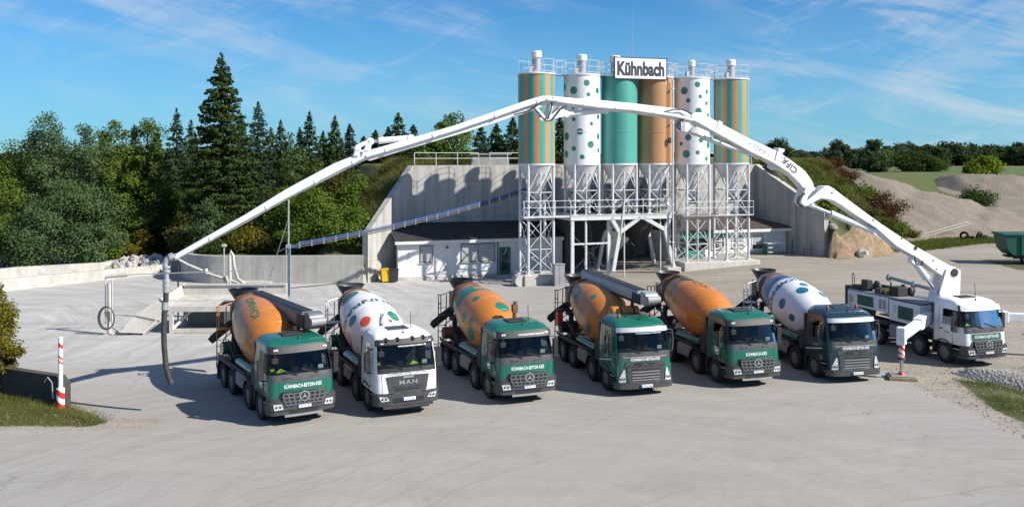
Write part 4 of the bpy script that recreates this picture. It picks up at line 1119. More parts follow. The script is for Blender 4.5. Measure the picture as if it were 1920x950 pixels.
# stand pipe with hose reel
B = gp(205, 626)
wp_ = empty('water_standpipe', B); tag(wp_, 'pale water standpipe with a coiled hose, left of the recycling hopper', 'standpipe')
mb = MB(); mb.tube((0, 0, 0), (0, 0, 2.85), 0.11, 10); mb.tube((0.16, 0, 0.6), (0.16, 0, 3.05), 0.035, 6); mb.tube((-0.22, 0, 0.6), (-0.22, 0, 3.2), 0.03, 6); mb.tube((-0.22, 0, 3.2), (1.0, 0.1, 3.3), 0.11, 8)
mb.box(-0.2, 0.2, -0.2, 0.2, 0, 0.06); mb.box(-0.18, 0.12, -0.22, -0.08, 0.75, 1.3); mb.build('post', MT['sand'], wp_)
mb = MB(); mb.tube((1.0, 0.1, 3.3), (8.4, 1.0, 3.45), 0.03, 6); mb.tube((8.4, 1.0, 3.45), (8.4, 1.0, 0.5), 0.025, 6); mb.build('overhead_pipe', MT['galv'], wp_)
mb = MB()
for k in range(3): mb.path([((0.40 + 0.03 * k) * math.cos(t) - 0.02, -0.26 - 0.05 * k, 0.95 + (0.6 + 0.02 * k) * math.sin(t)) for t in np.linspace(0, 6.28, 20)], 0.028, 6)
mb.path([(0.3, -0.3, 0.4), (0.9, -0.4, 0.05), (1.3, -0.1, 0.04), (0.6, 0.3, 0.04)], 0.028, 6)
mb.build('hose_coil', MT['rubber'], wp_)
# gooseneck washing pipe behind the first truck
B = gp(431, 600)
gk = empty('washing_gantry', B); tag(gk, 'pale goose-neck washing pipe behind the leftmost mixer truck', 'pipe')
Yg = B.y
L3 = lambda x, y, dy=0.0: tuple(px(x, y, Yg + dy) - B)
mb = MB(); mb.tube((0, 0, 0), L3(431, 478), 0.12, 10); mb.tube(L3(420, 600), L3(420, 462), 0.03, 6); mb.box(L3(420, 462)[0] - 0.12, L3(420, 462)[0] + 0.12, -0.1, 0.1, L3(420, 462)[2], L3(420, 462)[2] + 0.14); mb.build('post', MT['sand'], gk)
mb = MB(); mb.path([L3(431, 500), L3(431, 478), L3(433, 471), L3(437, 478), L3(439, 498), L3(446, 522), L3(462, 535), L3(486, 543), L3(505, 548)], 0.085, 8)
mb.path([L3(334, 486), L3(352, 496), L3(376, 506), L3(400, 516), L3(424, 523), L3(446, 530), L3(462, 537)], 0.08, 8)
mb.tube(L3(385, 504), L3(388, 513), 0.13, 8); mb.tube(L3(424, 517), L3(428, 530), 0.16, 8)
mb.build('spray_pipe', MT['sand'], gk)
mb = MB(); mb.tube(L3(384, 537, 0.6), L3(384, 560, 0.6), 0.02, 5); mb.tube(L3(334, 487), (L3(334, 487)[0], 0, 0), 0.05, 6); mb.build('stay', MT['dark'], gk)
# white water tank by the wall
B = gp(478, 556)
tk = empty('washing_basin', B); tag(tk, 'white ribbed basin in front of the concrete wall by the mast pole', 'basin')
mb = MB(); mb.box(-1.1, 1.1, -0.5, 0.5, 0.2, 1.0)
for i in range(6): q = -1.0 + i * 0.4; mb.box(q - 0.05, q + 0.05, -0.58, -0.5, 0.1, 1.0)
mb.build('tub', MT['letter_white'], tk, smooth=False)
mb = MB()
for q in (-1.0, 1.0): mb.box(q - 0.05, q + 0.05, -0.45, 0.45, 0, 0.2)
mb.box(-1.2, 1.2, -0.6, 0.6, 1.0, 1.08); mb.build('rim', MT['sand'], tk, smooth=False)

# pole with the cable bridge
B = gp(541, 556)
po = empty('steel_pole', B); tag(po, 'slim grey steel pole carrying the left end of the blue cable bridge', 'pole')
zt = CZ - (374 - H0) * B.y / FPX
mb = MB(); mb.tube((0, 0, 0), (0, 0, zt), 0.075, 10, 0, 0.055); mb.box(-0.25, 0.25, -0.25, 0.25, 0, 0.05); mb.build('shaft', MT['galv'], po)
z4 = CZ - (462 - H0) * B.y / FPX
mb = MB(); mb.box(-0.16, 0.16, -0.16, 0.16, z4 - 0.1, z4 + 0.15)
for s_ in (-0.14, 0.14): mb.tube((s_, -0.1, 0.0), (s_, -0.1, z4), 0.03, 6)
mb.tube((0, 0, z4), (-0.7, 0.1, z4 - 0.35), 0.03, 6); mb.build('bracket', MT['galv'], po)
mb = MB(); mb.tube((0.10, -0.12, 0.1), (0.10, -0.12, z4), 0.022, 6); mb.build('riser_hose', MT['blue'], po)
e0 = Vector((B.x, B.y, z4)); g0 = px(497, 548, 68.0)
mb = MB(); mb.tube(Vector((B.x, B.y, CZ - (408 - H0) * B.y / FPX)) - B, g0 - B, 0.025, 6); mb.build('guy_wire', MT['galv'], po)
e1p = ppt(1000, 352, 2.2); e1 = xy(*e1p)
cbr = empty('cable_bridge', e0); tag(cbr, 'long sagging cable bridge with a bright blue hose running up to the silos', 'cable bridge')
def sag(t, dz=0.0): return (e0.lerp(e1, t) - e0) + Vector((0, 0, -1.0 * 4 * t * (1 - t) * 0.42 + dz))
ts = np.linspace(0, 1, 24)
mb = MB(); mb.path([sag(t) for t in ts], 0.055, 8); mb.path([sag(t, -0.14) for t in ts], 0.04, 6)
mb.build('carrier_pipe', MT['grey'], cbr)
mb = MB(); mb.path([Vector((0.05, -0.1, -0.5)), Vector((0.1, -0.08, -0.12))] + [sag(t, 0.11) + Vector((0, -0.05, 0)) for t in ts[1:]], 0.042, 6); mb.path([sag(t, 0.19) for t in ts[1:]], 0.022, 6)
mb.build('hose', MT['blue'], cbr)
mb = MB()
for t in np.linspace(0.04, 0.98, 22):
    p = sag(t); mb.box(p.x - 0.04, p.x + 0.04, p.y - 0.08, p.y + 0.08, p.z - 0.22, p.z + 0.22)
mb.build('hanger', MT['galv'], cbr, smooth=False)

# red and white marker post
B = gp(113.5, 768, 0.05)
mp = empty('marker_post', B); tag(mp, 'white marker post with red bands beside the dark concrete wall', 'post')
def striped(mb, r, z0, z1, bands, n=24, o=(0, 0)):
    """tube whose slanting bands alternate materials 0 white / 1 red"""
    m = 40
    b0 = len(mb.v)
    for i in range(m + 1):
        z = z0 + (z1 - z0) * i / m
        for j in range(n): t = 2 * math.pi * j / n; mb.v.append((o[0] + r * math.cos(t), o[1] + r * math.sin(t), z))
    for i in range(m):
        for j in range(n):
            z = z0 + (z1 - z0) * (i + 0.5) / m + 0.9 * r * math.cos(2 * math.pi * (j + 0.5) / n)
            red = any(a <= z <= c for a, c in bands)
            j2 = (j + 1) % n
            mb.f.append((b0 + i * n + j, b0 + i * n + j2, b0 + (i + 1) * n + j2, b0 + (i + 1) * n + j)); mb.m.append(1 if red else 0)
    mb.f.append(tuple(b0 + m * n + j for j in range(n))); mb.m.append(0)
mb = MB(); striped(mb, 0.085, 0.8, 2.85, [(2.45, 2.62), (2.02, 2.12), (1.86, 1.94)]); mb.build('upper_tube', [MT['letter_white'], MT['red']], mp)
mb = MB(); striped(mb, 0.15, 0.0, 0.85, [(0.12, 0.34), (0.55, 0.80)]); mb.build('lower_sleeve', [MT['letter_white'], MT['red']], mp)
mb = MB(); mb.path([(-0.7, 0.15, 1.1), (-0.55, 0.1, 1.3), (-0.35, 0.05, 1.1), (-0.3, 0.0, 0.5)], 0.025, 6); simple(mb, 'steel_loop', MT['galv'], 'thin bent steel loop on the wall end beside the marker post', 'loop').location += Vector((B.x, B.y, 0))

# ------------------------------------------------------------------ heaps
def heap(name, fn, x0, x1, y0, y1, res, m, label, cat, noise=0.12, group=None):
    xs = np.arange(x0, x1 + res, res); ys = np.arange(y0, y1 + res, res)
    X, Y = np.meshgrid(xs, ys)
    Z = fn(X, Y) + RNG.normal(0, noise * 0.3, X.shape) + noise * np.sin(X * 1.7 + 1.3 * np.sin(Y * 0.9)) * np.cos(Y * 1.3)
    T = terr(X, Y)
    k = (Z - T) > -0.02
    Zc = np.maximum(Z, T - 0.4)
    n = len(xs); mb = MB()
    idm = np.arange(X.size).reshape(X.shape)
    keep = k[:-1, :-1] | k[1:, :-1] | k[:-1, 1:] | k[1:, 1:]
    qs = np.stack([idm[:-1, :-1], idm[:-1, 1:], idm[1:, 1:], idm[1:, :-1]], -1)[keep]
    used = np.unique(qs); remap = np.full(X.size, -1); remap[used] = np.arange(len(used))
    P = np.stack([X, Y, Zc], -1).reshape(-1, 3)[used]
    mb.v = [tuple(p) for p in P]; mb.f = [tuple(q) for q in remap[qs]]; mb.m = [0] * len(qs)
    o = mb.build(name, m, None)
    return tag(o, label, cat, group)
def crest(pts, front, back, plate=0.0, platslope=0.1):
    pts = np.array(pts, float)
    def fn(X, Y):
        zc = np.interp(X, pts[:, 0], pts[:, 2]); yc = np.interp(X, pts[:, 0], pts[:, 1])
        zc = zc - 0.62 * np.maximum(pts[0, 0] - X, 0) - 0.6 * np.maximum(X - pts[-1, 0], 0)
        dy = Y - yc
        bk = np.minimum(np.maximum(dy, 0), plate) * platslope + np.maximum(dy - plate, 0) * back
        return zc - front * np.maximum(-dy, 0) - bk
    return fn
_ca = crest([(40.0, 113, 8.2), (41.5, 113.5, 8.1), (47.6, 114.5, 6.7), (51.5, 115, 5.5), (56.7, 116, 4.4), (62.5, 117, 3.0), (68, 117, 1.6)], 0.37, 0.5, 4, 0.06)
_rl = np.array([(40.5, 112.5), (44, 109.3), (49, 104.5), (55.5, 99.0)])
def heap_a(X, Y): return _ca(X, Y) + 0.75 * np.maximum(0, 1 - np.abs(seg_sd(X, Y, _rl)) / 2.6) - 0.25 * np.maximum(0, np.sin(X * 0.8 - Y * 0.5)) ** 3
heap('gravel_heap', heap_a, 28, 76, 90, 128, 0.4, MT['gravel_fine'], 'large brownish gravel heap sloping down beside the bushy bank', 'gravel heap', 0.09, 'gravel heaps beyond the yard')
heap('gravel_heap', crest([(66, 139, 7.0), (69, 139, 7.2), (75, 139, 7.0), (81, 138, 4.8), (92, 136, 3.6)], 0.5, 0.5, 5, 0.05), 55, 95, 122, 152, 0.6, MT['gravel_fine'], 'smaller gravel heap at the far right in front of the green field', 'gravel heap', 0.10, 'gravel heaps beyond the yard')
heap('gravel_heap', lambda X, Y: terr(X, Y) - 0.1 + 0.55 * S(poly_sd(X, Y, BANK) / np.where(Y > 43, 2.8, 0.9)), 19.5, 37, 33.5, 54, 0.22, MT['gravel'], 'low bank of loose coarse gravel in front of the white pump truck', 'gravel bank', 0.05)
# crushed rubble behind the kerb wall: many stones packed into one pile
def stones(name, n, cfun, smin, smax, m, label, cat):
    import bmesh
    mb = MB()
    bm = bmesh.new(); bmesh.ops.create_icosphere(bm, subdivisions=1, radius=1.0)
    V0 = np.array([v.co[:] for v in bm.verts]); F0 = [tuple(v.index for v in f.verts) for f in bm.faces]; bm.free()
    for i in range(n):
        c = cfun(); s_ = RNG.uniform(smin, smax) * RNG.uniform(0.7, 1.3, 3)
        V = V0 * (1 + RNG.uniform(-0.25, 0.25, (len(V0), 1))) * s_
        mb.add(V + c, F0)
    return tag(mb.build(name, m, None, smooth=False), label, cat, kind='stuff' if cat is None else None)
def rub():
    t = RNG.uniform(-1, 1); q = RNG.uniform(-1, 1)
    return np.array((-31.5 + t * 3.4 + q * 0.5, 81.5 + q * 1.6, 0.1 + 1.0 * (1 - abs(q) ** 1.5) * (1 - 0.55 * abs(t) ** 3) * RNG.uniform(0.6, 1)))
stones('rubble_heap', 420, rub, 0.12, 0.34, MT['rubble'], 'grey heap of broken concrete rubble beside the curved wall', 'rubble heap')

# ------------------------------------------------------------------ right background things
# green tipping skip on stilts at the frame edge
B = Vector((39.6, 75.0, float(terr(41, 75))))
sk = empty('tipping_skip', B, R(-6)); tag(sk, 'green steel tipping skip standing at the far right edge of the yard', 'skip')
mb = MB()
pr = [(0.0, 2.35), (0.25, 1.2), (0.7, 0.75), (6.2, 0.75), (6.2, 2.35)]
mb.prism(pr, lambda a, c, d: (a, d, c), 0.0, 2.3)
mb.box(-0.12, 6.3, -0.08, 2.38, 2.35, 2.5)
for q in (1.3, 2.6, 3.9, 5.2): mb.box(q - 0.06, q + 0.06, -0.1, 0.0, 0.8, 2.35)
mb.build('skip_body', MT['skip_green'], sk, smooth=False, bevel=0.02)
mb = MB(); mb.box(0.9, 6.2, 0.5, 0.75, 0.45, 0.72); mb.box(0.9, 6.2, 1.55, 1.8, 0.45, 0.72); mb.box(0.5, 1.5, 0.6, 1.7, 0.55, 0.7); mb.build('chassis_rail', MT['dark'], sk, smooth=False)
for q in (3.2, 4.6):
    for v in (0.15, 2.15):
        mb = MB(); mb.lathe([(0, -0.15), (0.4, -0.15), (0.45, -0.1), (0.45, 0.1), (0.4, 0.15), (0, 0.15)], 22, (q, v, 0.45), (0, 1, 0)); mb.build('wheel', MT['tyre'], sk)
mb = MB(); mb.box(1.9, 2.1, 0.5, 0.7, 0.0, 0.5); mb.box(1.9, 2.1, 1.6, 1.8, 0, 0.5); mb.build('support_leg', MT['dark'], sk, smooth=False)
mb = MB(); mb.box(41.5, 48, 72.2, 72.5, 1.0, float(terr(43, 72)) + 0.16); simple(mb, 'kerb_stone', MT['concrete_light'], 'short pale kerb below the green skip', 'kerb', smooth=False)
# ladder on the heap foot
mb = MB(); A, C = px(1728, 437, 97), px(1822, 414, 100)
A.z = float(terr(A.x, A.y)) + 0.25; C.z = A.z + 1.25
dv_ = Vector((0, 0.45, 0.2))
mb.tube(A, C, 0.028, 6); mb.tube(A + dv_, C + dv_, 0.028, 6)
for t in np.linspace(0.03, 0.97, 16): mb.tube(A.lerp(C, t), A.lerp(C, t) + dv_, 0.025, 5)
simple(mb, 'steel_ladder', MT['sand'], 'long pale ladder frame lying on the foot of the large gravel heap', 'ladder')
for i, (x_, y_, dz) in enumerate([(1808, 431, 0), (1822, 429, 0.0), (1836, 430, 0.0), (1852, 428, 0)]):
    p = px(x_, y_, 97); z0 = float(terr(p.x, p.y))
    mb = MB(); mb.lathe([(0.24, -0.14), (0.4, -0.14), (0.46, -0.1), (0.46, 0.1), (0.4, 0.14), (0.24, 0.14), (0.24, -0.14)], 20, (p.x, p.y + (0.5 if i % 2 else 0), z0 + (0.44, 0.2, 0.42, 0.22)[i]), ((0.5, 1, 0.2), (0.1, 0.2, 1), (-0.7, 1, 0.3), (0.2, -0.3, 1))[i], cap=False)
    tag(mb.build('old_tyre', MT['tyre']), 'discarded dark tyre standing in the row at the foot of the gravel heap', 'tyre', 'discarded tyres at the heap')
# boulders at the dirt cut
for x_, y_, s_, lab in ((1617, 476, 0.5, 'dark boulder at the right foot of the sandy cut bank'), (1563, 479, 0.35, 'pale stone at the left foot of the sandy cut bank')):
    p = px(x_, y_, 80.5); c_ = np.array((p.x, p.y, float(terr(p.x, p.y)) + s_ * 0.4))
    stones('boulder', 1, lambda c_=c_: c_, s_, s_ * 1.2, MT['concrete'] if s_ < 0.4 else MT['rubble'], lab, 'boulder')
# small flat-roofed shed beyond the field
p = px(1556, 303, 190); z0 = float(terr(p.x, p.y))
sh = empty('field_shed', (p.x, p.y, z0)); tag(sh, 'tiny pale shed among the far trees right of the silos', 'shed')
mb = MB(); mb.box(-2, 2, -1.5, 1.5, -0.5, 2.2); mb.build('wall', MT['render'], sh, smooth=False)
mb = MB(); mb.prism([(-2.2, 2.2), (2.2, 2.2), (2.2, 2.4), (-2.2, 2.7)], lambda a, c, d: (a, d, c), -1.7, 1.7); mb.build('roof', MT['midgrey'], sh, smooth=False)

# ------------------------------------------------------------------ vegetation
def cards(C, size, aspect=0.5, bias=None, bw=0.6, rng=RNG, axis_=None):
    n = len(C)
    nrm = rng.normal(0, 1, (n, 3))
    if bias is not None: nrm = nrm * (1 - bw) + bias * bw * 1.6
    nrm /= np.linalg.norm(nrm, axis=1, keepdims=True) + 1e-9
    a = rng.normal(0, 1, (n, 3)) if axis_ is None else axis_ + rng.normal(0, 0.28, (n, 3))
    a -= nrm * (a * nrm).sum(1, keepdims=True); a /= np.linalg.norm(a, axis=1, keepdims=True) + 1e-9
    c = np.cross(nrm, a)
    s_ = (size * rng.uniform(0.65, 1.3, n))[:, None]
    return np.stack([C + a * s_ * 0.5, C + c * s_ * 0.5 * aspect, C - a * s_ * 0.5, C - c * s_ * 0.5 * aspect], 1).reshape(-1, 3)
def card_mesh(name, V, m, k=4):
    n = len(V) // k
    me = bpy.data.meshes.new(name)
    me.vertices.add(len(V)); me.vertices.foreach_set('co', V.astype(np.float32).ravel())
    me.loops.add(len(V)); me.loops.foreach_set('vertex_index', np.arange(len(V), dtype=np.int32))
    me.polygons.add(n); me.polygons.foreach_set('loop_start', np.arange(n, dtype=np.int32) * k); me.polygons.foreach_set('loop_total', np.full(n, k, np.int32))
    me.update(); me.materials.append(m)
    return me
def add_obj(name, me, parent=None):
    o = bpy.data.objects.new(name, me); COL.objects.link(o)
    if parent is not None: o.parent = parent
    return o
def spruce_crown(h, r, n=7000, leaf=0.34, sparse=1.0, rng=RNG):
    nl = max(14, int(h * 2.6)); out = []; bs = []
    tot = 0
    for i in range(nl):
        f = (i + rng.uniform(-0.3, 0.3)) / nl
        z = h * (0.05 + 0.93 * np.clip(f, 0, 1))
        env = r * (1 - z / h) ** 0.72 + 0.06
        nb = int(round((7 + 4 * (1 - f)) * sparse))
        ph = rng.uniform(0, 6.28)
        for k in range(nb):
            L = env * rng.uniform(0.72, 1.12) * (0.8 if f < 0.06 else 1)
            th = ph + 2 * math.pi * k / nb + rng.uniform(-0.25, 0.25)
            bs.append((z + rng.uniform(-0.55, 0.55) * h / nl, L, th))
    A = np.array(bs); wgt = A[:, 1] ** 1.1; wgt /= wgt.sum()
    cnt = np.maximum(max(4, n // 3500), (wgt * n).astype(int))
    B_ = np.repeat(A, cnt, 0); m = len(B_)
    t = rng.uniform(0.0, 1, m) ** 0.62
    z, L, th = B_.T
    d = np.stack([np.cos(th), np.sin(th), np.zeros(m)], 1); sd_ = np.stack([-np.sin(th), np.cos(th), np.zeros(m)], 1)
    side = rng.normal(0, 1, m) * (0.20 * L * (1.1 - t) * 0.8 + 0.05)
    dz = -0.30 * L * t + 0.16 * L * t ** 3 - np.abs(side) * 0.25 + rng.normal(0, 0.05, m) - rng.uniform(0, 1, m) ** 2 * 0.22
    C = d * (L * t)[:, None] + sd_ * side[:, None]; C[:, 2] = z + dz
    ax = d + sd_ * (np.sign(side) * 0.8)[:, None]; ax[:, 2] = -0.25
    up = np.zeros((m, 3)); up[:, 2] = 1; up = up * 0.7 + d * 0.5
    V = cards(C, leaf, 0.42, up, 0.45, rng, ax)
    tz_ = rng.uniform(0.86, 1.01, 170); tr_ = (1.02 - tz_) * r * 1.1 + 0.02
    tip = np.stack([rng.normal(0, 1, 170) * tr_ * 0.6, rng.normal(0, 1, 170) * tr_ * 0.6, tz_ * h], 1)
    V2 = cards(tip, leaf * 0.7, 0.4, None, 0.5, rng)
    return np.concatenate([V, V2])
def leaf_crown(h, w_, n=6000, leaf=0.30, base=0.12, nclump=26, spread=0.17, rng=RNG, top=1.0, ragged=0.0):
    zc = h * (base + (1 - base) * 0.5); hz = h * (1 - base) * 0.5
    u_ = rng.normal(0, 1, (nclump, 3)); u_ /= np.linalg.norm(u_, axis=1, keepdims=True)
    rr = rng.uniform(0.25, 1, nclump) ** 0.55
    C = u_ * rr[:, None] * np.array((w_ / 2, w_ / 2, hz)) * (1 - spread * 0.75)
    up = C[:, 2] > 0
    C[up, :2] *= (1 - 0.38 * (C[up, 2:3] / hz) ** 2)
    C[:, 2] += zc + rng.uniform(-ragged, ragged, nclump)
    nc = max(6, nclump // 3)            # leader clumps up the middle keep the crown closed
    zt = h * np.linspace(max(base, 0.1), 0.93, nc); wd_ = w_ * 0.20 * (1 - (zt / h) ** 2.2) + 0.05
    C = np.concatenate([C, np.stack([rng.normal(0, 1, nc) * wd_, rng.normal(0, 1, nc) * wd_, zt], 1)]); nclump = len(C)
    k = rng.integers(0, nclump, n); sz = rng.uniform(0.6, 1.35, nclump)
    G = rng.normal(0, 1, (n, 3)); G /= np.linalg.norm(G, axis=1, keepdims=True); G *= rng.uniform(0, 1, (n, 1)) ** 0.42
    P = C[k] + G * (sz[k] * w_ * spread)[:, None] * np.array((1.15, 1.15, 0.85))
    P[:, 2] = np.maximum(P[:, 2], 0.08)
    P[:, 2] *= h / np.quantile(P[:, 2], 0.997); C[:, 2] = np.minimum(C[:, 2] * 1.05, h * 0.97)
    out = P - np.array((0, 0, zc)); out /= np.linalg.norm(out, axis=1, keepdims=True) + 1e-9
    return cards(P, leaf, 0.62, out * 0.4 + G * 0.5 + np.array((0, 0, 0.5)), 0.5, rng), C
def tree(kind, p, Y, ytop, w_, m, label, cat='tree', n=None, leaf=None, x_off=0.0, name=None, base=None, group=None, z0=None, **k):
    X = (p - 960) * Y / FPX + x_off
    zb = float(terr(X, Y)) if z0 is None else z0
    h = CZ - (ytop - H0) * Y / FPX - zb
    h = max(h, 0.6)
    nm = name or {'spruce': 'spruce_tree', 'leaf': 'broadleaf_tree', 'bush': 'bush'}[kind]
    o = empty(nm, (X, Y, zb - 0.05), RNG.uniform(0, 6.28)); tag(o, label, cat, group)
    mb = MB()
    sc = max(1.0, Y / 95.0)
    if kind == 'spruce':
        V = spruce_crown(h, w_ / 2 * (1.0 if n else 1.28), n or int(900 + 120 * h * w_), (leaf or 0.36) * sc, **k)
        mb.tube((0, 0, 0), (0, 0, h * 0.98), 0.016 * h, 8, 0, 0.01)
        add_obj('crown', card_mesh('crown', V, LF[m]), o); mb.build('trunk', MT['bark'], o)
    elif kind == 'leaf':
        if m in ('birch', 'far'): k = {'nclump': 40, 'spread': 0.15, **k}
        V, C = leaf_crown(h, w_, n or int(3000 + 105 * h * w_), (leaf or 0.245) * sc, base=0.10 if base is None else base, **k)
        tr = 0.016 * h + 0.04
        mb.path([(0, 0, 0), (0.06, 0.03, h * 0.3), (-0.08, 0.05, h * 0.55), (0, 0, h * 0.85)], tr, 8, 0, 0.02)
        for c in C[::2]: mb.path([(0, 0, max(0.15 * h, c[2] * 0.5)), (c[0] * 0.45, c[1] * 0.45, c[2] * 0.8), tuple(c)], tr * 0.42, 5, 0, 0.012)
        add_obj('crown', card_mesh('crown', V, LF[m]), o); mb.build('trunk', MT['bark_pale' if m == 'birch' else 'bark'], o)
    else:
        V, C = leaf_crown(h, w_, n or int(1200 + 210 * h * w_), (leaf or 0.20) * sc, base=0.02 if base is None else base, **{'nclump': 20, 'spread': 0.2, **k})
        for c in C[::2]: mb.path([(c[0] * 0.12, c[1] * 0.12, 0), (c[0] * 0.5, c[1] * 0.5, c[2] * 0.55), tuple(c)], 0.035, 5, 0, 0.01)
        add_obj('foliage', card_mesh('foliage', V, LF[m]), o); mb.build('stems', MT['bark'], o)
    return o
GL, GS, GB = 'broadleaf trees of the left wood', 'young spruces behind the plant', 'bushes along the yard edge'
# left wood, from the left edge to the plant
tree('leaf', 18, 92, 266, 7.5, 'maple', 'rounded green tree at the left edge of the wood', group=GL, base=0.05)
tree('leaf', 62, 96, 262, 6.0, 'birch', 'grey-green tree just left of the tallest birch', group=GL, base=0.05)
tree('leaf', 100, 90, 214, 6.6, 'birch', 'tallest birch of the left wood, with a ragged double top', group=GL, base=0.05, ragged=0.5)
tree('leaf', 156, 89, 236, 5.6, 'birch', 'narrower birch right of the tallest birch', group=GL, base=0.05, ragged=0.6)
tree('leaf', 218, 94, 228, 6.4, 'maple', 'yellow-green maple between the birches and the dark maple', group=GL, base=0.08, spread=0.14, nclump=32)
tree('leaf', 276, 95, 224, 6.2, 'maple', 'dark open-crowned maple left of the thin spruce', group=GL, base=0.1, spread=0.13, nclump=34)
tree('spruce', 331, 93, 205, 4.6, 'spruce_blue', 'thin dark spruce standing left of the giant spruce', group=GL, sparse=0.7)
tree('spruce', 415, 85, 100, 10.4, 'spruce', 'giant dark spruce towering over the left wood', n=46000, leaf=0.36)
tree('spruce', 484, 92, 192, 5.2, 'spruce_blue', 'bluish spruce close right of the giant spruce', group=GL)
tree('spruce', 508, 96, 240, 4.4, 'spruce', 'shorter dark spruce right of the bluish spruce', group=GL)
tree('leaf', 546, 95, 250, 3.4, 'birch', 'slim pale tree left of the pointed young spruce', group=GL, ragged=0.5)
tree('spruce', 580, 98, 210, 4.2, 'spruce_blue', 'pointed young spruce with wide gaps, above the left boom', group=GS, sparse=0.72)
tree('spruce', 628, 100, 218, 3.4, 'spruce', 'dense narrow spruce right of the gappy young spruce', group=GS)
tree('spruce', 656, 104, 232, 2.8, 'spruce_blue', 'small thin spruce above the boom joint', group=GS, sparse=0.7)
tree('spruce', 682, 108, 256, 2.4, 'spruce_blue', 'tiny spruce just right of the boom joint', group=GS, sparse=0.7)
tree('spruce', 704, 106, 244, 2.6, 'spruce', 'small dark spruce left of the pair above the boom', group=GS, sparse=0.8)
tree('spruce', 728, 108, 238, 2.6, 'spruce_blue', 'left spruce of the pair above the boom', group=GS, sparse=0.8)
tree('spruce', 747, 104, 212, 3.4, 'spruce', 'taller right spruce of the pair above the boom', group=GS, sparse=0.8)
tree('spruce', 775, 106, 234, 2.8, 'spruce', 'small spruce left of the bush on the wall top', group=GS, sparse=0.8)
tree('leaf', 848, 84.5, 212, 4.6, 'bush', 'loose bushy tree overhanging the retaining wall top', base=0.0, ragged=0.5, nclump=34, spread=0.15)
tree('bush', 815, 83, 250, 3.6, 'bush', 'rounded shrub at the left side of the overhanging tree', 'shrub', group=GB)
tree('bush', 850, 81.9, 285, 3.2, 'dark', 'dark shrub drooping over the wall edge', 'shrub', group=GB, base=0.0)
tree('spruce', 902, 104, 234, 2.8, 'spruce_blue', 'pale spruce right of the overhanging tree', group=GS, sparse=0.8)
tree('spruce', 931, 106, 232, 3.2, 'spruce', 'dark spruce left of the leftmost silo', group=GS)
tree('spruce', 962, 104, 220, 3.6, 'spruce', 'dark spruce partly behind the leftmost silo', group=GS)
tree('spruce', 1050, 106, 218, 3.8, 'spruce', 'dark spruce in the gap between the first two silos', group=GS)
for p, Y, yt, w_, m, lab in [(296, 99, 240, 3.8, 'spruce', 'dark spruce filling the gap right of the open-crowned maple'), (358, 98, 226, 4.4, 'spruce', 'dark spruce hugging the near side of the giant spruce'),
    (452, 99, 214, 4.6, 'spruce', 'dark spruce between the giant and the bluish spruce'), (526, 101, 226, 3.8, 'spruce_blue', 'narrow spruce behind the slim pale tree'),
    (562, 104, 240, 3.4, 'spruce', 'small spruce just before the gappy young spruce'), (606, 106, 246, 3.0, 'spruce', 'small spruce between the gappy and the dense young spruces'), (192, 100, 246, 4.4, 'spruce', 'dark pointed spruce between birch and yellow-green maple'), (252, 101, 236, 4.2, 'spruce_blue', 'bluish spruce behind the two maples')]:
    tree('spruce', p, Y, yt, w_, m, lab, group=GL)
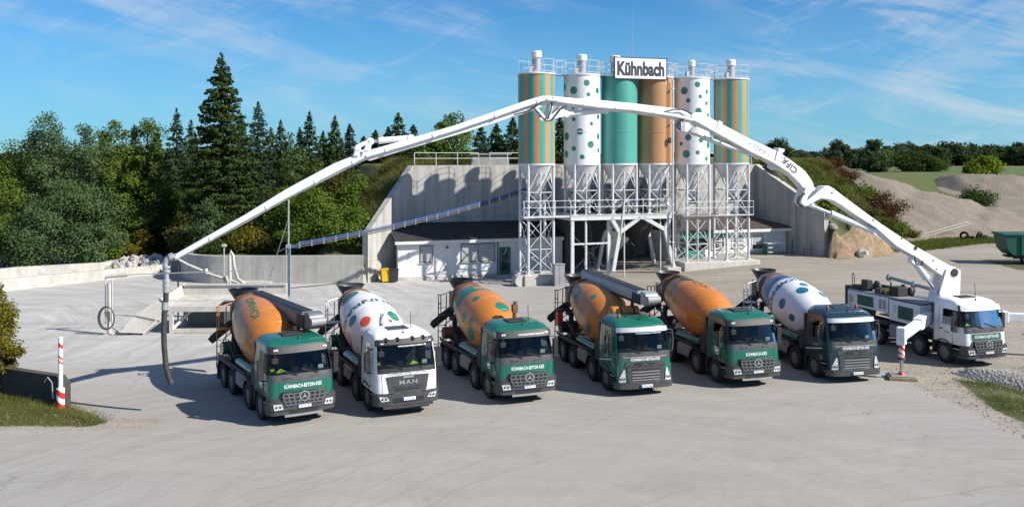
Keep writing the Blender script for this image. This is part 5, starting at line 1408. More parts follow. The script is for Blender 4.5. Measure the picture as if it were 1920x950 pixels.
# undergrowth, left
for p, Y, yt, w_, m, lab in [
    (8, 84, 330, 6.5, 'maple', 'big green bush at the left edge under the trees'), (70, 82, 372, 6.0, 'birch', 'grey-green bush behind the bay wall on the left'),
    (128, 83, 330, 6.2, 'birch', 'tall grey-green bush under the birches'), (185, 84, 352, 5.6, 'birch', 'grey-green bush left of the yellow-green one'),
    (236, 86, 362, 5.0, 'maple', 'mid-green bush behind the rubble heap'), (262, 85, 428, 3.6, 'yellow', 'yellow-green bush just above the rubble heap'),
    (40, 86, 410, 5.5, 'bush', 'low green bush behind the buff bay wall'), (160, 82.5, 432, 5.0, 'birch', 'low grey-green bush between wall and birches'),
    (215, 84, 450, 4.0, 'maple', 'low green bush left of the rubble heap'),
    (322, 90, 330, 4.5, 'dark', 'dark bush in the gap left of the giant spruce'), (300, 88, 400, 4.0, 'dark', 'dark low bush in the shade beside the giant spruce'),
    (345, 82, 400, 3.2, 'olive', 'brownish bush under the giant spruce'), (384, 79, 372, 3.0, 'birch', 'pale conical bush in front of the giant spruce'),
    (430, 80, 395, 4.2, 'dark', 'dark green bush right of the pale conical bush'), (400, 77.5, 440, 3.4, 'dark', 'dark low bush behind the rounded wall end'),
    (470, 77.5, 418, 3.6, 'yellow', 'yellowing bush behind the low wall left of the pole'), (508, 80, 350, 4.2, 'dark', 'dark leafy bush behind the pole'),
    (505, 77, 440, 3.0, 'olive', 'low olive bush left of the steel pole'), (545, 79, 350, 4.6, 'bush', 'bright bush right behind the steel pole'),
    (600, 77.5, 350, 5.6, 'bush', 'large rounded green bush above the low wall'), (655, 77, 366, 5.0, 'bush', 'large green bush touching the wing wall'),
    (690, 78.2, 392, 2.8, 'bush', 'small green bush overlapping the sloping wing top'), (560, 76, 410, 4.0, 'maple', 'low green bush in front of the large rounded bush'),
    (625, 75.5, 428, 4.4, 'maple', 'low green bush spilling over the low wall'), (672, 75.2, 436, 3.0, 'maple', 'low green bush in the corner by the wing wall'),
    (590, 84, 300, 4.0, 'maple', 'green bush on the bank under the boom'), (640, 84, 306, 3.4, 'olive', 'olive bush on the upper bank left of the dry grass'),
    (540, 86, 300, 4.0, 'dark', 'dark bush below the slim pale tree'), (715, 82.5, 332, 2.4, 'dark', 'dark low bush on the bank above the wing wall'),
    (662, 74.7, 388, 3.4, 'bush', 'leafy bush leaning on the lower end of the wing wall'), (630, 74.6, 395, 4.2, 'bush', 'broad leafy bush in the corner above the low wall'), (735, 84, 318, 2.6, 'olive', 'olive bush at the very top of the wing wall slope'), (668, 81, 322, 3.2, 'bush', 'green bush halfway up the bank beside the dry grass')]:
    tree('bush', p, Y, yt, w_, m, lab, 'bush', group=GB)
tree('bush', -10, 38.9, 528, 2.0, 'yellow', 'olive-yellow bush at the left frame edge behind the dark wall', 'bush', n=12000, leaf=0.12, x_off=0.0, nclump=34)
tree('bush', 0, 39.8, 640, 1.5, 'olive', 'low part-yellow bush spilling onto the yard behind the dark wall', 'bush', n=3000, leaf=0.12)
# right bank and beyond
for p, Y, yt, w_, m, lab in [
    (1447, 92, 318, 3.2, 'olive', 'brownish bush behind the upper right wing wall'), (1480, 90, 352, 3.0, 'bush', 'green bush behind the sloping right wing wall'),
    (1505, 94, 300, 3.4, 'olive', 'olive bush under the curved boom section'), (1535, 96, 305, 4.0, 'red', 'reddish bush on the bank crest right of the boom'),
    (1575, 98, 312, 4.2, 'red', 'reddish-brown bush at the upper end of the gravel heap'), (1555, 93, 345, 4.0, 'olive', 'olive bush on the middle of the bank'),
    (1600, 94, 372, 3.8, 'olive', 'olive-green bush left of the dark red bush'), (1655, 96, 356, 5.0, 'red', 'dark red bush on the bank in front of the gravel heap'),
    (1640, 92, 402, 4.4, 'olive', 'olive bush below the dark red bush'), (1675, 93, 412, 3.8, 'bush', 'green bush at the lower end of the bank'),
    (1700, 96, 428, 2.6, 'olive', 'low olive bush at the foot of the gravel heap'), (1605, 88, 400, 3.0, 'olive', 'olive bush above the sandy cut bank'),
    (1575, 86, 398, 2.6, 'bush', 'green bush above the sandy cut, right of the vine'), (1622, 99, 340, 3.4, 'bush', 'green bush at the left edge of the gravel heap'),
    (1568, 104, 318, 3.6, 'olive', 'brown-green bush on the far side of the bank crest'), (1590, 84.6, 418, 1.8, 'olive', 'small olive bush right on the lip of the sandy cut'), (1632, 86, 420, 2.6, 'olive', 'olive bush above the right end of the sandy cut'), (1560, 84.5, 408, 1.6, 'bush', 'small green bush between the vine and the sandy cut')]:
    tree('bush', p, Y, yt, w_, m, lab, 'bush', group='bushes on the right bank')
tree('bush', 1550, 81.6, 366, 1.5, 'vine', 'bright yellow-green vine hanging at the end of the right wing wall', 'vine', n=1500, leaf=0.24)
tree('bush', 1828, 120, 350, 5.6, 'dark', 'dark rounded shrub between the two gravel heaps', 'shrub')
tree('bush', 1765, 116, 362, 4.4, 'olive', 'reddish-olive shrub on the far shoulder of the large gravel heap', 'shrub')
tree('leaf', 1845, 142, 292, 6.4, 'vine', 'small light green tree beside the far gravel heap', base=0.0)
tree('leaf', 1726, 165, 284, 9.0, 'dark', 'dark round tree standing alone at the edge of the green field', base=0.0)
tree('leaf', 1755, 170, 295, 4.0, 'dark', 'small dark shrub right of the lone round tree', base=0.0)
tree('leaf', 1460, 150, 261, 6.0, 'far', 'dark round tree directly right of the rightmost silo', base=0.05)
tree('leaf', 1500, 210, 282, 6, 'far', 'low dark tree right of the round tree near the silos', base=0.0)
tree('leaf', 1525, 215, 285, 7, 'far', 'low dark tree between the two taller far trees', base=0.0)
tree('leaf', 1572, 180, 263, 6.5, 'far', 'taller dark tree above the far pale shed', base=0.0)
tree('leaf', 1608, 200, 280, 6.0, 'far', 'low dark tree right of the tree above the shed', base=0.0)
tree('leaf', 1642, 185, 262, 6.2, 'birch', 'grey-green double-topped tree at the left end of the far wood', base=0.0, ragged=1.0)
tree('leaf', 1640, 160, 290, 4.6, 'far', 'dark shrubby tree at the field edge below the double-topped tree', base=0.0)
tree('leaf', 1662, 200, 275, 5.0, 'far', 'small dark tree filling the gap before the far wood', base=0.0)
tree('leaf', 1562, 165, 294, 3.4, 'red', 'reddish small tree right of the far pale shed', base=0.0)
# the far wood and the distant horizon wood: masses
def mass(name, x0, x1, ytop, Y, jit, n, leaf, m, seed):
    rng = np.random.default_rng(seed); pts = []
    nb = int(abs(x1 - x0) / 13) + 2
    for i in range(nb):
        p = x0 + (x1 - x0) * (i + rng.uniform(-0.3, 0.3)) / max(1, nb - 1); yy = Y + rng.uniform(0, 25)
        zt = CZ - (ytop + rng.uniform(-jit, jit) - H0) * yy / FPX; X = (p - 960) * yy / FPX
        zb = float(terr(X, yy)); h = max(2, zt - zb)
        V, C = leaf_crown(h, h * rng.uniform(0.9, 1.7), n // nb, leaf, base=0.0, nclump=22, spread=0.17, rng=rng, ragged=0.12 * h)
        V = V + np.array((X, yy, zb - 0.14 * h)); pts.append(V)
    o = add_obj(name, card_mesh(name, np.concatenate(pts), LF[m])); tag(o, kind='stuff'); return o
tag(mass('far_wood', 1670, 2000, 266, 235, 7, 60000, 0.75, 'far', 3), 'dark wood along the far edge of the field')
tag(mass('horizon_wood', -500, 1700, 286, 420, 3, 60000, 1.6, 'far', 4), 'low hazy line of distant trees')
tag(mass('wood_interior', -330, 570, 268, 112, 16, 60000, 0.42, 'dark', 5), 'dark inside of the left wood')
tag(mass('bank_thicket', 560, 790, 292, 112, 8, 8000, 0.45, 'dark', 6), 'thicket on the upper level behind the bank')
def litter():
    while True:
        q = RNG.uniform((-20, 33.4), (-12.4, 36.6))
        if abs(float(poly_sd(np.array(q[0]), np.array(q[1]), GRASS_L))) < 0.9: return np.array((q[0], q[1], float(terr(q[0], q[1])) + 0.004))
stones('verge_gravel', 170, litter, 0.012, 0.035, MT['gravel'], 'loose stones along the rim of the verge', None)
def litter2():
    while True:
        q = RNG.uniform((16.8, 32), (21.5, 45))
        if -0.2 < float(poly_sd(np.array(q[0]), np.array(q[1]), [(17.2, 44), (18.0, 34), (18.6, 30), (21.5, 30), (21.5, 44)])) : return np.array((q[0], q[1], float(terr(q[0], q[1])) + 0.004))
stones('edge_gravel', 520, litter2, 0.012, 0.045, MT['gravel'], 'loose stones between the concrete and the gravel bank', None)
# grass as stuff
def blades(name, P, hmin, hmax, wd, m, lean=0.5, label=None):
    n = len(P); z = terr(P[:, 0], P[:, 1])
    B_ = np.stack([P[:, 0], P[:, 1], z - 0.02], 1)
    th = RNG.uniform(0, 6.28, n); d = np.stack([np.cos(th), np.sin(th), np.zeros(n)], 1) * wd
    hh = RNG.uniform(hmin, hmax, n)[:, None]
    ln = RNG.normal(0, lean, (n, 3)); ln[:, 2] = 1
    V = np.stack([B_ - d, B_ + d, B_ + ln * hh], 1).reshape(-1, 3)
    o = add_obj(name, card_mesh(name, V, LF[m], 3)); tag(o, label, kind='stuff'); return o
def inpoly(poly, n, edge=0.0, keep=None):
    P = np.array(poly); lo, hi = P.min(0), P.max(0); out = []
    while sum(map(len, out)) < n:
        q = RNG.uniform(lo, hi, (n * 2, 2)); sdd = poly_sd(q[:, 0], q[:, 1], poly)
        k = sdd + RNG.normal(0, 0.25, len(q)) > edge
        if keep is not None: k &= keep(q)
        out.append(q[k])
    return np.concatenate(out)[:n]
blades('verge_grass', inpoly(GRASS_L, 26000), 0.05, 0.2, 0.008, 'grass', 0.6, 'short green grass on the verge at lower left')
blades('dry_grass', inpoly(GRASS_L, 5000), 0.1, 0.34, 0.006, 'straw', 0.6, 'dry stalks among the verge grass')
blades('edge_grass', inpoly(GRASS_R, 8500, 0.0, lambda q: np.sin(q[:, 0] * 2.1 + q[:, 1] * 1.3) + RNG.normal(0, 0.6, len(q)) > -0.4), 0.06, 0.22, 0.009, 'grass', 0.6, 'short grass growing between the concrete and the gravel bank')
pq = [tuple(xy(a, c)[:2]) for a, c in ((-8.6, 8.8), (-3, 10), (-3, 20), (-14, 20), (-17, 12), (-13, 5.2))]
blades('bank_grass', inpoly(pq, 20000, 0, lambda q: np.sin(q[:, 0] * 0.9 + 1.4 * np.sin(q[:, 1] * 0.7)) + RNG.normal(0, 0.5, len(q)) > -0.1), 0.25, 0.95, 0.022, 'straw', 0.55, 'tall dry grass on the bank left of the retaining wall')
blades('bank_green_grass', inpoly(pq, 26000), 0.15, 0.6, 0.03, 'grass', 0.8, 'green grass on the bank left of the retaining wall')
pr_ = [(24.5, 89.5), (27.0, 82.2), (31.5, 84.3), (35, 87.5), (43, 99.5), (45, 112), (34, 112), (25, 96)]
blades('slope_grass', inpoly(pr_, 22000, 0, lambda q: np.sin(q[:, 0] * 0.8 + 1.7 * np.sin(q[:, 1] * 0.6)) + RNG.normal(0, 0.5, len(q)) > 0.0), 0.2, 0.8, 0.03, 'straw', 0.6, 'dry tufted grass on the right bank')
blades('slope_green_grass', inpoly(pr_, 34000), 0.15, 0.6, 0.035, 'grass', 0.8, 'green grass on the right bank')
blades('roadside_grass', inpoly([(33.5, 84.5), (43.5, 98.5), (60, 99), (60, 96), (47, 93), (38, 86)], 14000), 0.1, 0.4, 0.03, 'grass', 0.5, 'green roadside grass below the gravel heap')
# ------------------------------------------------------------------ lorries.  local axes: origin on the ground under the middle of the front
# bumper, +y towards the rear, +x towards the lorry's own left side
RB = 0.28
def cab_spec(style):
    if style == 'M':
        return dict(zw=(1.88, 2.62), cow=1.60, lev=[(1.02, 0.0), (1.30, 0.02), (1.60, 0.05), (1.88, 0.12), (2.25, 0.23), (2.62, 0.34), (2.88, 0.44), (3.0, 0.66), (3.08, 1.0), (3.11, 1.35)], ins=[0, 0, 0, 0.0, 0.03, 0.06, 0.08, 0.15, 0.3, 0.45])
    if style == 'N':
        return dict(zw=(1.84, 2.66), cow=1.66, lev=[(0.92, 0.0), (1.30, 0.01), (1.66, 0.03), (1.84, 0.07), (2.25, 0.17), (2.66, 0.28), (2.86, 0.36), (2.99, 0.60), (3.08, 0.95), (3.12, 1.3)], ins=[0, 0, 0, 0.0, 0.02, 0.05, 0.07, 0.14, 0.3, 0.45])
    return dict(zw=(1.82, 2.58), cow=1.52, lev=[(0.90, 0.0), (1.20, 0.01), (1.52, 0.03), (1.82, 0.10), (2.2, 0.21), (2.58, 0.32), (2.84, 0.42), (2.98, 0.62), (3.08, 0.95), (3.13, 1.3)], ins=[0, 0, 0, 0.0, 0.03, 0.06, 0.08, 0.15, 0.3, 0.45])
HW, BOW, YB = 1.25, 0.11, 2.12
class Cab:
    def __init__(s, style):
        s.sp = cab_spec(style); s.lev = s.sp['lev']; s.zs = [a for a, _ in s.lev]
    def yf(s, z): return float(np.interp(z, s.zs, [q for _, q in s.lev]))
    def hw(s, z): return HW - float(np.interp(z, s.zs, s.sp['ins']))
    def plan(s, z, off=0.0):
        hw = s.hw(z) + off; yf = s.yf(z) - off; r = RB + off
        P = []
        for f in (0, 0.25, 0.5, 0.75, 1.0):
            x = f * (hw - r); P.append((x, yf + BOW * (x / hw) ** 2))
        y0 = P[-1][1]
        for a in (22.5, 45, 67.5, 90):
            P.append((hw - r + r * math.sin(R(a)), y0 + r * (1 - math.cos(R(a)))))
        yy = P[-1][1]
        A = max(0.92, yy + 0.04); B = max(1.52, A + 0.3); C = max(1.66, B + 0.08)
        P += [(hw, A), (hw, B), (hw, C), (hw, YB - 0.06), (hw - 0.06, YB), (hw * 0.5, YB), (0, YB)]
        return P
    def front(s, x, z, off=0.0):
        hw = s.hw(z) + off; yf = s.yf(z) - off; r = RB + off; ax = abs(x)
        y = yf + BOW * (min(ax, hw - r) / hw) ** 2
        if ax > hw - r:
            t = min(1.0, (ax - (hw - r)) / r); y += r * (1 - math.sqrt(max(0, 1 - t * t)))
        return y
def ring(P):
    """half plan -> closed ring, left half mirrored"""
    return [(x, y) for x, y in P] + [(-x, y) for x, y in P[-2:0:-1]]
def build_cab(root, style, paint, word, word_m, plate, visor_word=None, visor_m='black', beacons=False, hatch='dark', roof=None, panel=None, antenna=True, vest=True, pillar='black', truck='mixer'):
    c = Cab(style); zw0, zw1 = c.sp['zw']; cow = c.sp['cow']
    mb = MB(); rings = [ring(c.plan(z)) for z in c.zs]; n = len(rings[0]); nh = (n + 2) // 2
    V = []
    for z, rg in zip(c.zs, rings): V += [(x, y, z) for x, y in rg]
    gl = MB(); gside = MB()
    F = []; M_ = []
    for k in range(len(c.zs) - 1):
        zm = (c.zs[k] + c.zs[k + 1]) / 2
        for j in range(n):
            j2 = (j + 1) % n
            jj = j if j < nh - 1 else n - 1 - j     # mirrored face index
            q = (k * n + j, k * n + j2, (k + 1) * n + j2, (k + 1) * n + j)
            win = zw0 < zm < zw1
            if win and jj < 6: gl.add([V[i] for i in q], [(0, 1, 2, 3)]); continue
            if win and jj == 9: gside.add([V[i] for i in q], [(0, 1, 2, 3)]); continue
            mi = 0
            if cow < zm < zw0 and jj < 6: mi = 1
            if win and 6 <= jj < 9: mi = 2
            if zw1 < zm < 2.9 and jj < 7 and style != 'V': mi = 1
            F.append(q); M_.append(mi)
    top = [(len(c.zs) - 1) * n + j for j in range(n)]
    F.append(tuple(top)); M_.append(3)
    F.append(tuple(reversed(range(n)))); M_.append(1)
    mb.v = V; mb.f = F; mb.m = M_
    cab = mb.build('cab', [MT[paint], MT['grey' if style != 'N' else 'black'], MT[pillar], MT[roof or paint]], root)
    ws = gl.build('windscreen', MT['glass'], cab); gside.build('side_window', MT['glass'], cab, split=True)
    # lining: floor, back wall, roof lining, seats, dash, wheel, odds and ends
    mb = MB()
    mb.box(-1.16, 1.16, 2.0, 2.06, 1.1, 2.85, 0); mb.box(-1.15, 1.15, 0.85, 2.0, 1.1, 1.16, 0); mb.box(-1.1, 1.1, 0.75, 2.0, 2.84, 2.88, 1)
    mb.box(-1.1, 1.1, 0.34, 0.78, 1.5, zw0 + 0.02, 0)
    for s_ in (-0.62, 0.62):
        mb.box(s_ - 0.26, s_ + 0.26, 1.25, 1.75, 1.45, 1.65, 2); mb.box(s_ - 0.25, s_ + 0.25, 1.68, 1.86, 1.6, 2.4, 2); mb.box(s_ - 0.13, s_ + 0.13, 1.7, 1.82, 2.42, 2.62, 2)
    mb.path([(0.62 + 0.23 * math.cos(t), 0.95 - 0.09 * math.sin(t), 1.98 + 0.2 * math.sin(t)) for t in np.linspace(0, 6.28, 16)], 0.018, 6, 0)
    mb.tube((0.62, 0.95, 1.96), (0.62, 0.75, 1.8), 0.04, 6, 0)
    mb.box(-0.25, -0.02, 0.5, 0.62, zw0 + 0.02, zw0 + 0.16, 0); mb.box(0.12, 0.3, 0.48, 0.6, zw0 + 0.02, zw0 + 0.22, 0)
    if vest:
        q = -0.75 if style == 'M' else 0.35
        mb.add([(q - 0.16, 0.42, zw0 + 0.03), (q + 0.2, 0.46, zw0 + 0.03), (q + 0.26, 0.66, zw0 + 0.03), (q - 0.1, 0.64, zw0 + 0.03), (q + 0.04, 0.55, zw0 + 0.15)], [(0, 1, 4), (1, 2, 4), (2, 3, 4), (3, 0, 4)], 3)
        mb.box(-1.05, -0.8, 0.98, 1.12, zw0 - 0.1, zw0 + 0.1, 3)
    mb.box(0.72, 0.92, 0.44, 0.47, zw0 + 0.03, zw0 + 0.17, 4)
    mb.build('interior', [MT['dark'], MT['curtain'], MT['seat'], MT['hivis'], MT['letter_white']], cab, smooth=False)
    F3 = lambda x, z, off: (x, c.front(x, z, off), z)
    def polybox(mb, poly, o1, o0, mi=0):
        k = len(poly); vs = [F3(x, z, o1) for x, z in poly] + [F3(x, z, o0) for x, z in poly]
        mb.add(vs, [tuple(range(k)), tuple(reversed(range(k, 2 * k)))] + [(i, i + k, (i + 1) % k + k, (i + 1) % k) for i in range(k)], mi)
    def strip(mb, xa, xb, z0, z1, o1, o0, mi=0, n_=8, t0=None, t1=None):
        """curved bar following the front between xa and xb"""
        xs = np.linspace(xa, xb, n_ + 1); vs = []
        for x in xs: vs += [F3(x, z0, o1), F3(x, z1, o1), F3(x, z1, o0), F3(x, z0, o0)]
        fs = []
        for i in range(n_):
            for e in range(4): fs.append((4 * i + e, 4 * i + (e + 1) % 4, 4 * i + 4 + (e + 1) % 4, 4 * i + 4 + e))
        fs += [(3, 2, 1, 0), tuple(4 * n_ + e for e in range(4))]
        mb.add(vs, fs, mi)
    def band(mb, z0, z1, o1, o0, jmax, mi=0, zt=None):
        """belt wrapping round the corners to plan point jmax"""
        zt = zt or z1; P0 = c.plan(max(z0, c.zs[0]), o1)[:jmax + 1]; P1 = c.plan(max(z1, c.zs[0]), o1)[:jmax + 1]; Q0 = c.plan(max(z0, c.zs[0]), o0)[:jmax + 1]; Q1 = c.plan(max(z1, c.zs[0]), o0)[:jmax + 1]
        full = lambda P: [(-x, y) for x, y in P[:0:-1]] + P
        vs = []; A, B_, C_, D = map(full, (P0, P1, Q1, Q0)); k = len(A)
        for i in range(k): vs += [(*A[i], z0), (*B_[i], z1), (*C_[i], z1), (*D[i], z0)]
        fs = []
        for i in range(k - 1):
            for e in range(4): fs.append((4 * i + e, 4 * i + (e + 1) % 4, 4 * i + 4 + (e + 1) % 4, 4 * i + 4 + e))
        fs += [(3, 2, 1, 0), tuple(4 * (k - 1) + e for e in range(4))]
        mb.add(vs, fs, mi)
    # bumper
    mb = MB()
    if style == 'M':
        band(mb, 0.62, 0.96, 0.10, -0.1, 8, 0); band(mb, 0.44, 0.62, 0.06, -0.1, 8, 0); strip(mb, -0.72, 0.72, 0.36, 0.44, 0.09, -0.02, 1); strip(mb, -0.55, 0.55, 0.46, 0.60, 0.068, 0.0, 2)
        band(mb, 0.962, 1.04, 0.065, -0.05, 8, 0)
    elif style == 'N':
        band(mb, 0.46, 0.90, 0.08, -0.1, 8, 0); strip(mb, -0.62, 0.62, 0.56, 0.74, 0.09, 0.0, 2); strip(mb, -0.85, 0.85, 0.30, 0.45, 0.05, -0.1, 2); strip(mb, -1.0, 1.0, 0.36, 0.44, 0.10, -0.1, 0)
    else:
        band(mb, 0.34, 0.62, 0.07, -0.1, 8, 0)
    mb.build('bumper', [MT['grey'], MT['silver'], MT['black']], cab, smooth=True)
    if style == 'V':   # painted lower corners
        mb = MB()
        for s_ in (-1, 1): polybox(mb, [(s_ * 0.72, 0.62), (s_ * 1.2, 0.62), (s_ * 1.22, 1.3), (s_ * 0.9, 1.3)], 0.035, -0.05)
        mb.build('corner_panel', MT[paint], cab, smooth=False, split=True)
    # grille
    mb = MB()
    if style == 'M':
        polybox(mb, [(-0.82, 1.26), (-0.82, 1.02), (-0.70, 0.80), (-0.3, 0.76), (0.0, 0.75), (0.3, 0.76), (0.70, 0.80), (0.82, 1.02), (0.82, 1.26), (0.4, 1.26), (0, 1.26), (-0.4, 1.26)], 0.11, -0.02, 1)
        for z, hw_ in ((1.205, 0.81), (1.065, 0.81), (0.925, 0.76), (0.80, 0.70)):
            strip(mb, -hw_, hw_, z - 0.016, z + 0.024, 0.145, 0.112, 0, 10)
        for z0, z1, hw_ in ((1.085, 1.19, 0.79), (0.945, 1.05, 0.76), (0.825, 0.91, 0.7)):
            for i in range(9):
                x = -hw_ + 2 * hw_ * i / 8; polybox(mb, [(x - 0.028, z0), (x + 0.028, z0), (x + 0.028, z1), (x - 0.028, z1)], 0.13, 0.112, 0)
        mats = [MT['grillegrey'], MT['black']]
    elif style == 'N':
        polybox(mb, [(-0.86, 1.54), (-0.74, 0.95), (-0.3, 0.88), (0, 0.87), (0.3, 0.88), (0.74, 0.95), (0.86, 1.54), (0.45, 1.56), (0, 1.57), (-0.45, 1.56)], 0.03, -0.03, 0)
        strip(mb, -0.5, 0.5, 1.02, 1.08, 0.036, 0.0, 1); strip(mb, -0.6, 0.6, 1.13, 1.15, 0.036, 0.0, 1); strip(mb, -0.22, 0.22, 1.47, 1.54, 0.05, 0.0, 2)
        mats = [MT['grey'], MT['black'], MT['silver']]
    else:
        polybox(mb, [(-0.86, 1.22), (-0.78, 0.64), (-0.3, 0.60), (0, 0.59), (0.3, 0.60), (0.78, 0.64), (0.86, 1.22), (0.4, 1.23), (0, 1.23), (-0.4, 1.23)], 0.06, -0.03, 0)
        polybox(mb, [(-0.9, 1.44), (-0.88, 1.25), (-0.3, 1.25), (0.3, 1.25), (0.88, 1.25), (0.9, 1.44), (0.3, 1.44), (-0.3, 1.44)], 0.03, -0.03, 0)
        for z in (1.12, 1.02, 0.90, 0.78, 0.68): strip(mb, -0.62, 0.62, z, z + 0.028, 0.075, 0.02, 1 if z < 1.05 else 2)
        strip(mb, -0.5, -0.12, 1.33, 1.38, 0.04, 0, 2); strip(mb, 0.12, 0.5, 1.33, 1.38, 0.04, 0, 2)
        strip(mb, -0.98, 0.98, 1.605, 1.635, 0.02, 0, 1)
        mats = [MT['grey'], MT['midgrey'], MT['black']]
    mb.build('grille', mats, cab, smooth=False)
    # emblem
    if style == 'M':
        mb = MB(); zc, r1, r0 = 1.085, 0.185, 0.150; k = 24
        vs = []
        for i in range(k):
            t = 2 * math.pi * i / k
            for rr, oo in ((r1, 0.15), (r0, 0.15), (r0, 0.11), (r1, 0.11)): vs.append(F3(rr * math.sin(t), zc + rr * math.cos(t), oo))
        fs = []
        for i in range(k):
            a, b_ = 4 * i, 4 * ((i + 1) % k)
            for e in range(4): fs.append((a + e, a + (e + 1) % 4, b_ + (e + 1) % 4, b_ + e))
        mb.add(vs, fs, 0)
        polybox(mb, [(r0 * math.sin(t), zc + r0 * math.cos(t)) for t in np.linspace(0, 2 * math.pi, 20, endpoint=False)], 0.148, 0.11, 1)
        for q in range(3):
            t = 2 * math.pi * q / 3; d = (math.sin(t), math.cos(t)); p = (d[1], -d[0])
            polybox(mb, [(p[0] * 0.032, zc + p[1] * 0.032), (d[0] * r0, zc + d[1] * r0), (-p[0] * 0.032, zc - p[1] * 0.032), (-d[0] * 0.03, zc - d[1] * 0.03)], 0.158, 0.149, 0)
        mb.build('emblem', [MT['silver'], MT['black']], cab, smooth=False)
    elif style == 'N':
        text_obj('maker_lettering', 'MAN', 0.15, lambda x, y: F3(x, y + 1.24, 0.038), MT['silver'], cab, sx=1.4, bold=0.03, spacing=1.25, width=0.72)
    # front panel (other colour) and lettering
    if panel:
        mb = MB(); strip(mb, -0.86, 0.86, 1.28, 1.585, 0.012, -0.01, 0, 10); mb.build('front_panel', MT[panel], cab)
    zt = {'M': 1.385, 'N': 1.60, 'V': 1.50}[style]; hh = {'M': 0.135, 'N': 0.10, 'V': 0.115}[style]
    if style == 'V': zt = 1.475
    text_obj('lettering', word, hh, lambda x, y: F3(x, y + zt, 0.022), MT[word_m], cab, bold=0.014, spacing=1.1, width={'M': 1.42, 'N': 1.55, 'V': 1.30}[style] * (1.0 if len(word) > 15 else 0.72))
    mb = MB()
    if style == 'M':
        for s_ in (-1, 1): polybox(mb, [(s_ * 0.885, 1.06), (s_ * 0.90, 1.06), (s_ * 0.925, 1.59), (s_ * 0.91, 1.59)], 0.006, -0.02)
    else:
        zl, zh = (0.92, 1.64) if style == 'N' else (1.46, 1.5)
        for s_ in (-1, 1): polybox(mb, [(s_ * 0.99, zl), (s_ * 1.002, zl), (s_ * 1.03, zh), (s_ * 1.018, zh)], 0.006, -0.02)
    mb.build('panel_gap', MT['black'], cab, smooth=False, split=True)
    # licence plate
    mb = MB(); zp = {'M': 0.665, 'N': 0.64, 'V': 0.40}[style]; op = 0.125
    strip(mb, -0.26, 0.26, zp, zp + 0.115, op, op - 0.02, 0, 4); strip(mb, -0.259, -0.205, zp + 0.002, zp + 0.113, op + 0.004, op - 0.01, 1, 2)
    pl = mb.build('licence_plate', [MT['letter_white'], MT['plate_blue']], cab, smooth=False)
    text_obj('plate_lettering', plate, 0.07, lambda x, y: F3(x + 0.03, y + zp + 0.022, op + 0.004), MT['letter_dark'], cab, width=0.4)
    # headlamps
    for s_ in (-1, 1):
        mb = MB()
        if style == 'M': q = [(0.78, 0.66), (1.10, 0.64), (1.15, 0.86), (0.84, 0.86)]; o1 = 0.115
        elif style == 'N': q = [(0.76, 0.66), (1.08, 0.64), (1.16, 0.84), (0.84, 0.80)]; o1 = 0.095
        else: q = [(0.88, 0.64), (1.17, 0.60), (1.15, 0.78), (0.98, 1.14), (0.92, 1.14)]; o1 = 0.05
        q = [(s_ * x, z) for x, z in q]
        polybox(mb, q, o1, o1 - 0.05)
        cx_ = sum(x for x, _ in q) / len(q); cz_ = sum(z for _, z in q) / len(q)
        for dx in (-0.07, 0.07):
            polybox(mb, [(cx_ + dx + 0.045 * math.cos(t), cz_ - (0.1 if style == 'V' else 0) + 0.045 * math.sin(t)) for t in np.linspace(0, 6.28, 10, endpoint=False)], o1 + 0.006, o1, 1)
        mb.build('headlight', [MT['lamp'], MT['grey']], cab, smooth=False)
    # sun visor
    mb = MB()
    if style == 'M':
        band(mb, 2.63, 2.87, 0.10, 0.03, 6, 0)
        for s_ in (-1, 1): polybox(mb, [(s_ * 0.86, 2.74), (s_ * 1.02, 2.73), (s_ * 1.02, 2.79), (s_ * 0.86, 2.80)], 0.118, 0.1, 1)
    elif style == 'N':
        band(mb, 2.72, 2.90, 0.10, 0.03, 6, 0)
        for x in (-0.75, -0.3, 0.3, 0.75): polybox(mb, [(x - 0.05, 2.86), (x + 0.05, 2.86), (x + 0.05, 2.96), (x - 0.05, 2.96)], 0.15, 0.09, 0)
        for s_ in (-1, 1): polybox(mb, [(s_ * 0.9, 2.75), (s_ * 1.02, 2.75), (s_ * 1.02, 2.80), (s_ * 0.9, 2.80)], 0.112, 0.1, 1)
    else:
        band(mb, 2.62, 2.80, 0.09, 0.03, 6, 2)
    mb.build('sun_visor', [MT[visor_m], MT['lamp'], MT['alu']], cab)
    if visor_word:
        zv = {'M': 2.715, 'N': 2.61, 'V': 2.53}[style]; ov = {'M': 0.115, 'N': 0.02, 'V': 0.02}[style]
        text_obj('visor_lettering', visor_word, 0.075, lambda x, y: F3(x + 0.25, y + zv, ov), MT['letter_white'], cab, bold=0.012, width=1.15)
    # mirrors
    for s_ in (-1, 1):
        mb = MB(); x = s_ * 1.45
        if style == 'V':
            mb.box(x - 0.09, x + 0.09, 0.62, 0.80, 1.75, 2.45, 0); mb.path([(s_ * 1.2, 0.62, 2.62), (x, 0.55, 2.58), (x + s_ * 0.07, 0.6, 2.2), (x, 0.58, 1.7), (s_ * 1.22, 0.6, 1.66)], 0.03, 6, 1)
        else:
            mb.box(x - 0.1, x + 0.1, 0.50, 0.66, 1.68, 2.42, 0); mb.box(x - 0.085, x + 0.085, 0.66, 0.672, 1.75, 2.36, 1); mb.path([(s_ * 1.15, 0.6, 2.55), (x, 0.58, 2.5), (x, 0.58, 2.42)], 0.025, 6, 0); mb.path([(s_ * 1.2, 0.6, 1.62), (x, 0.58, 1.64), (x, 0.58, 1.7)], 0.025, 6, 0)
        mb.build('mirror', [MT['black'], MT['alu']], cab, bevel=0.025)
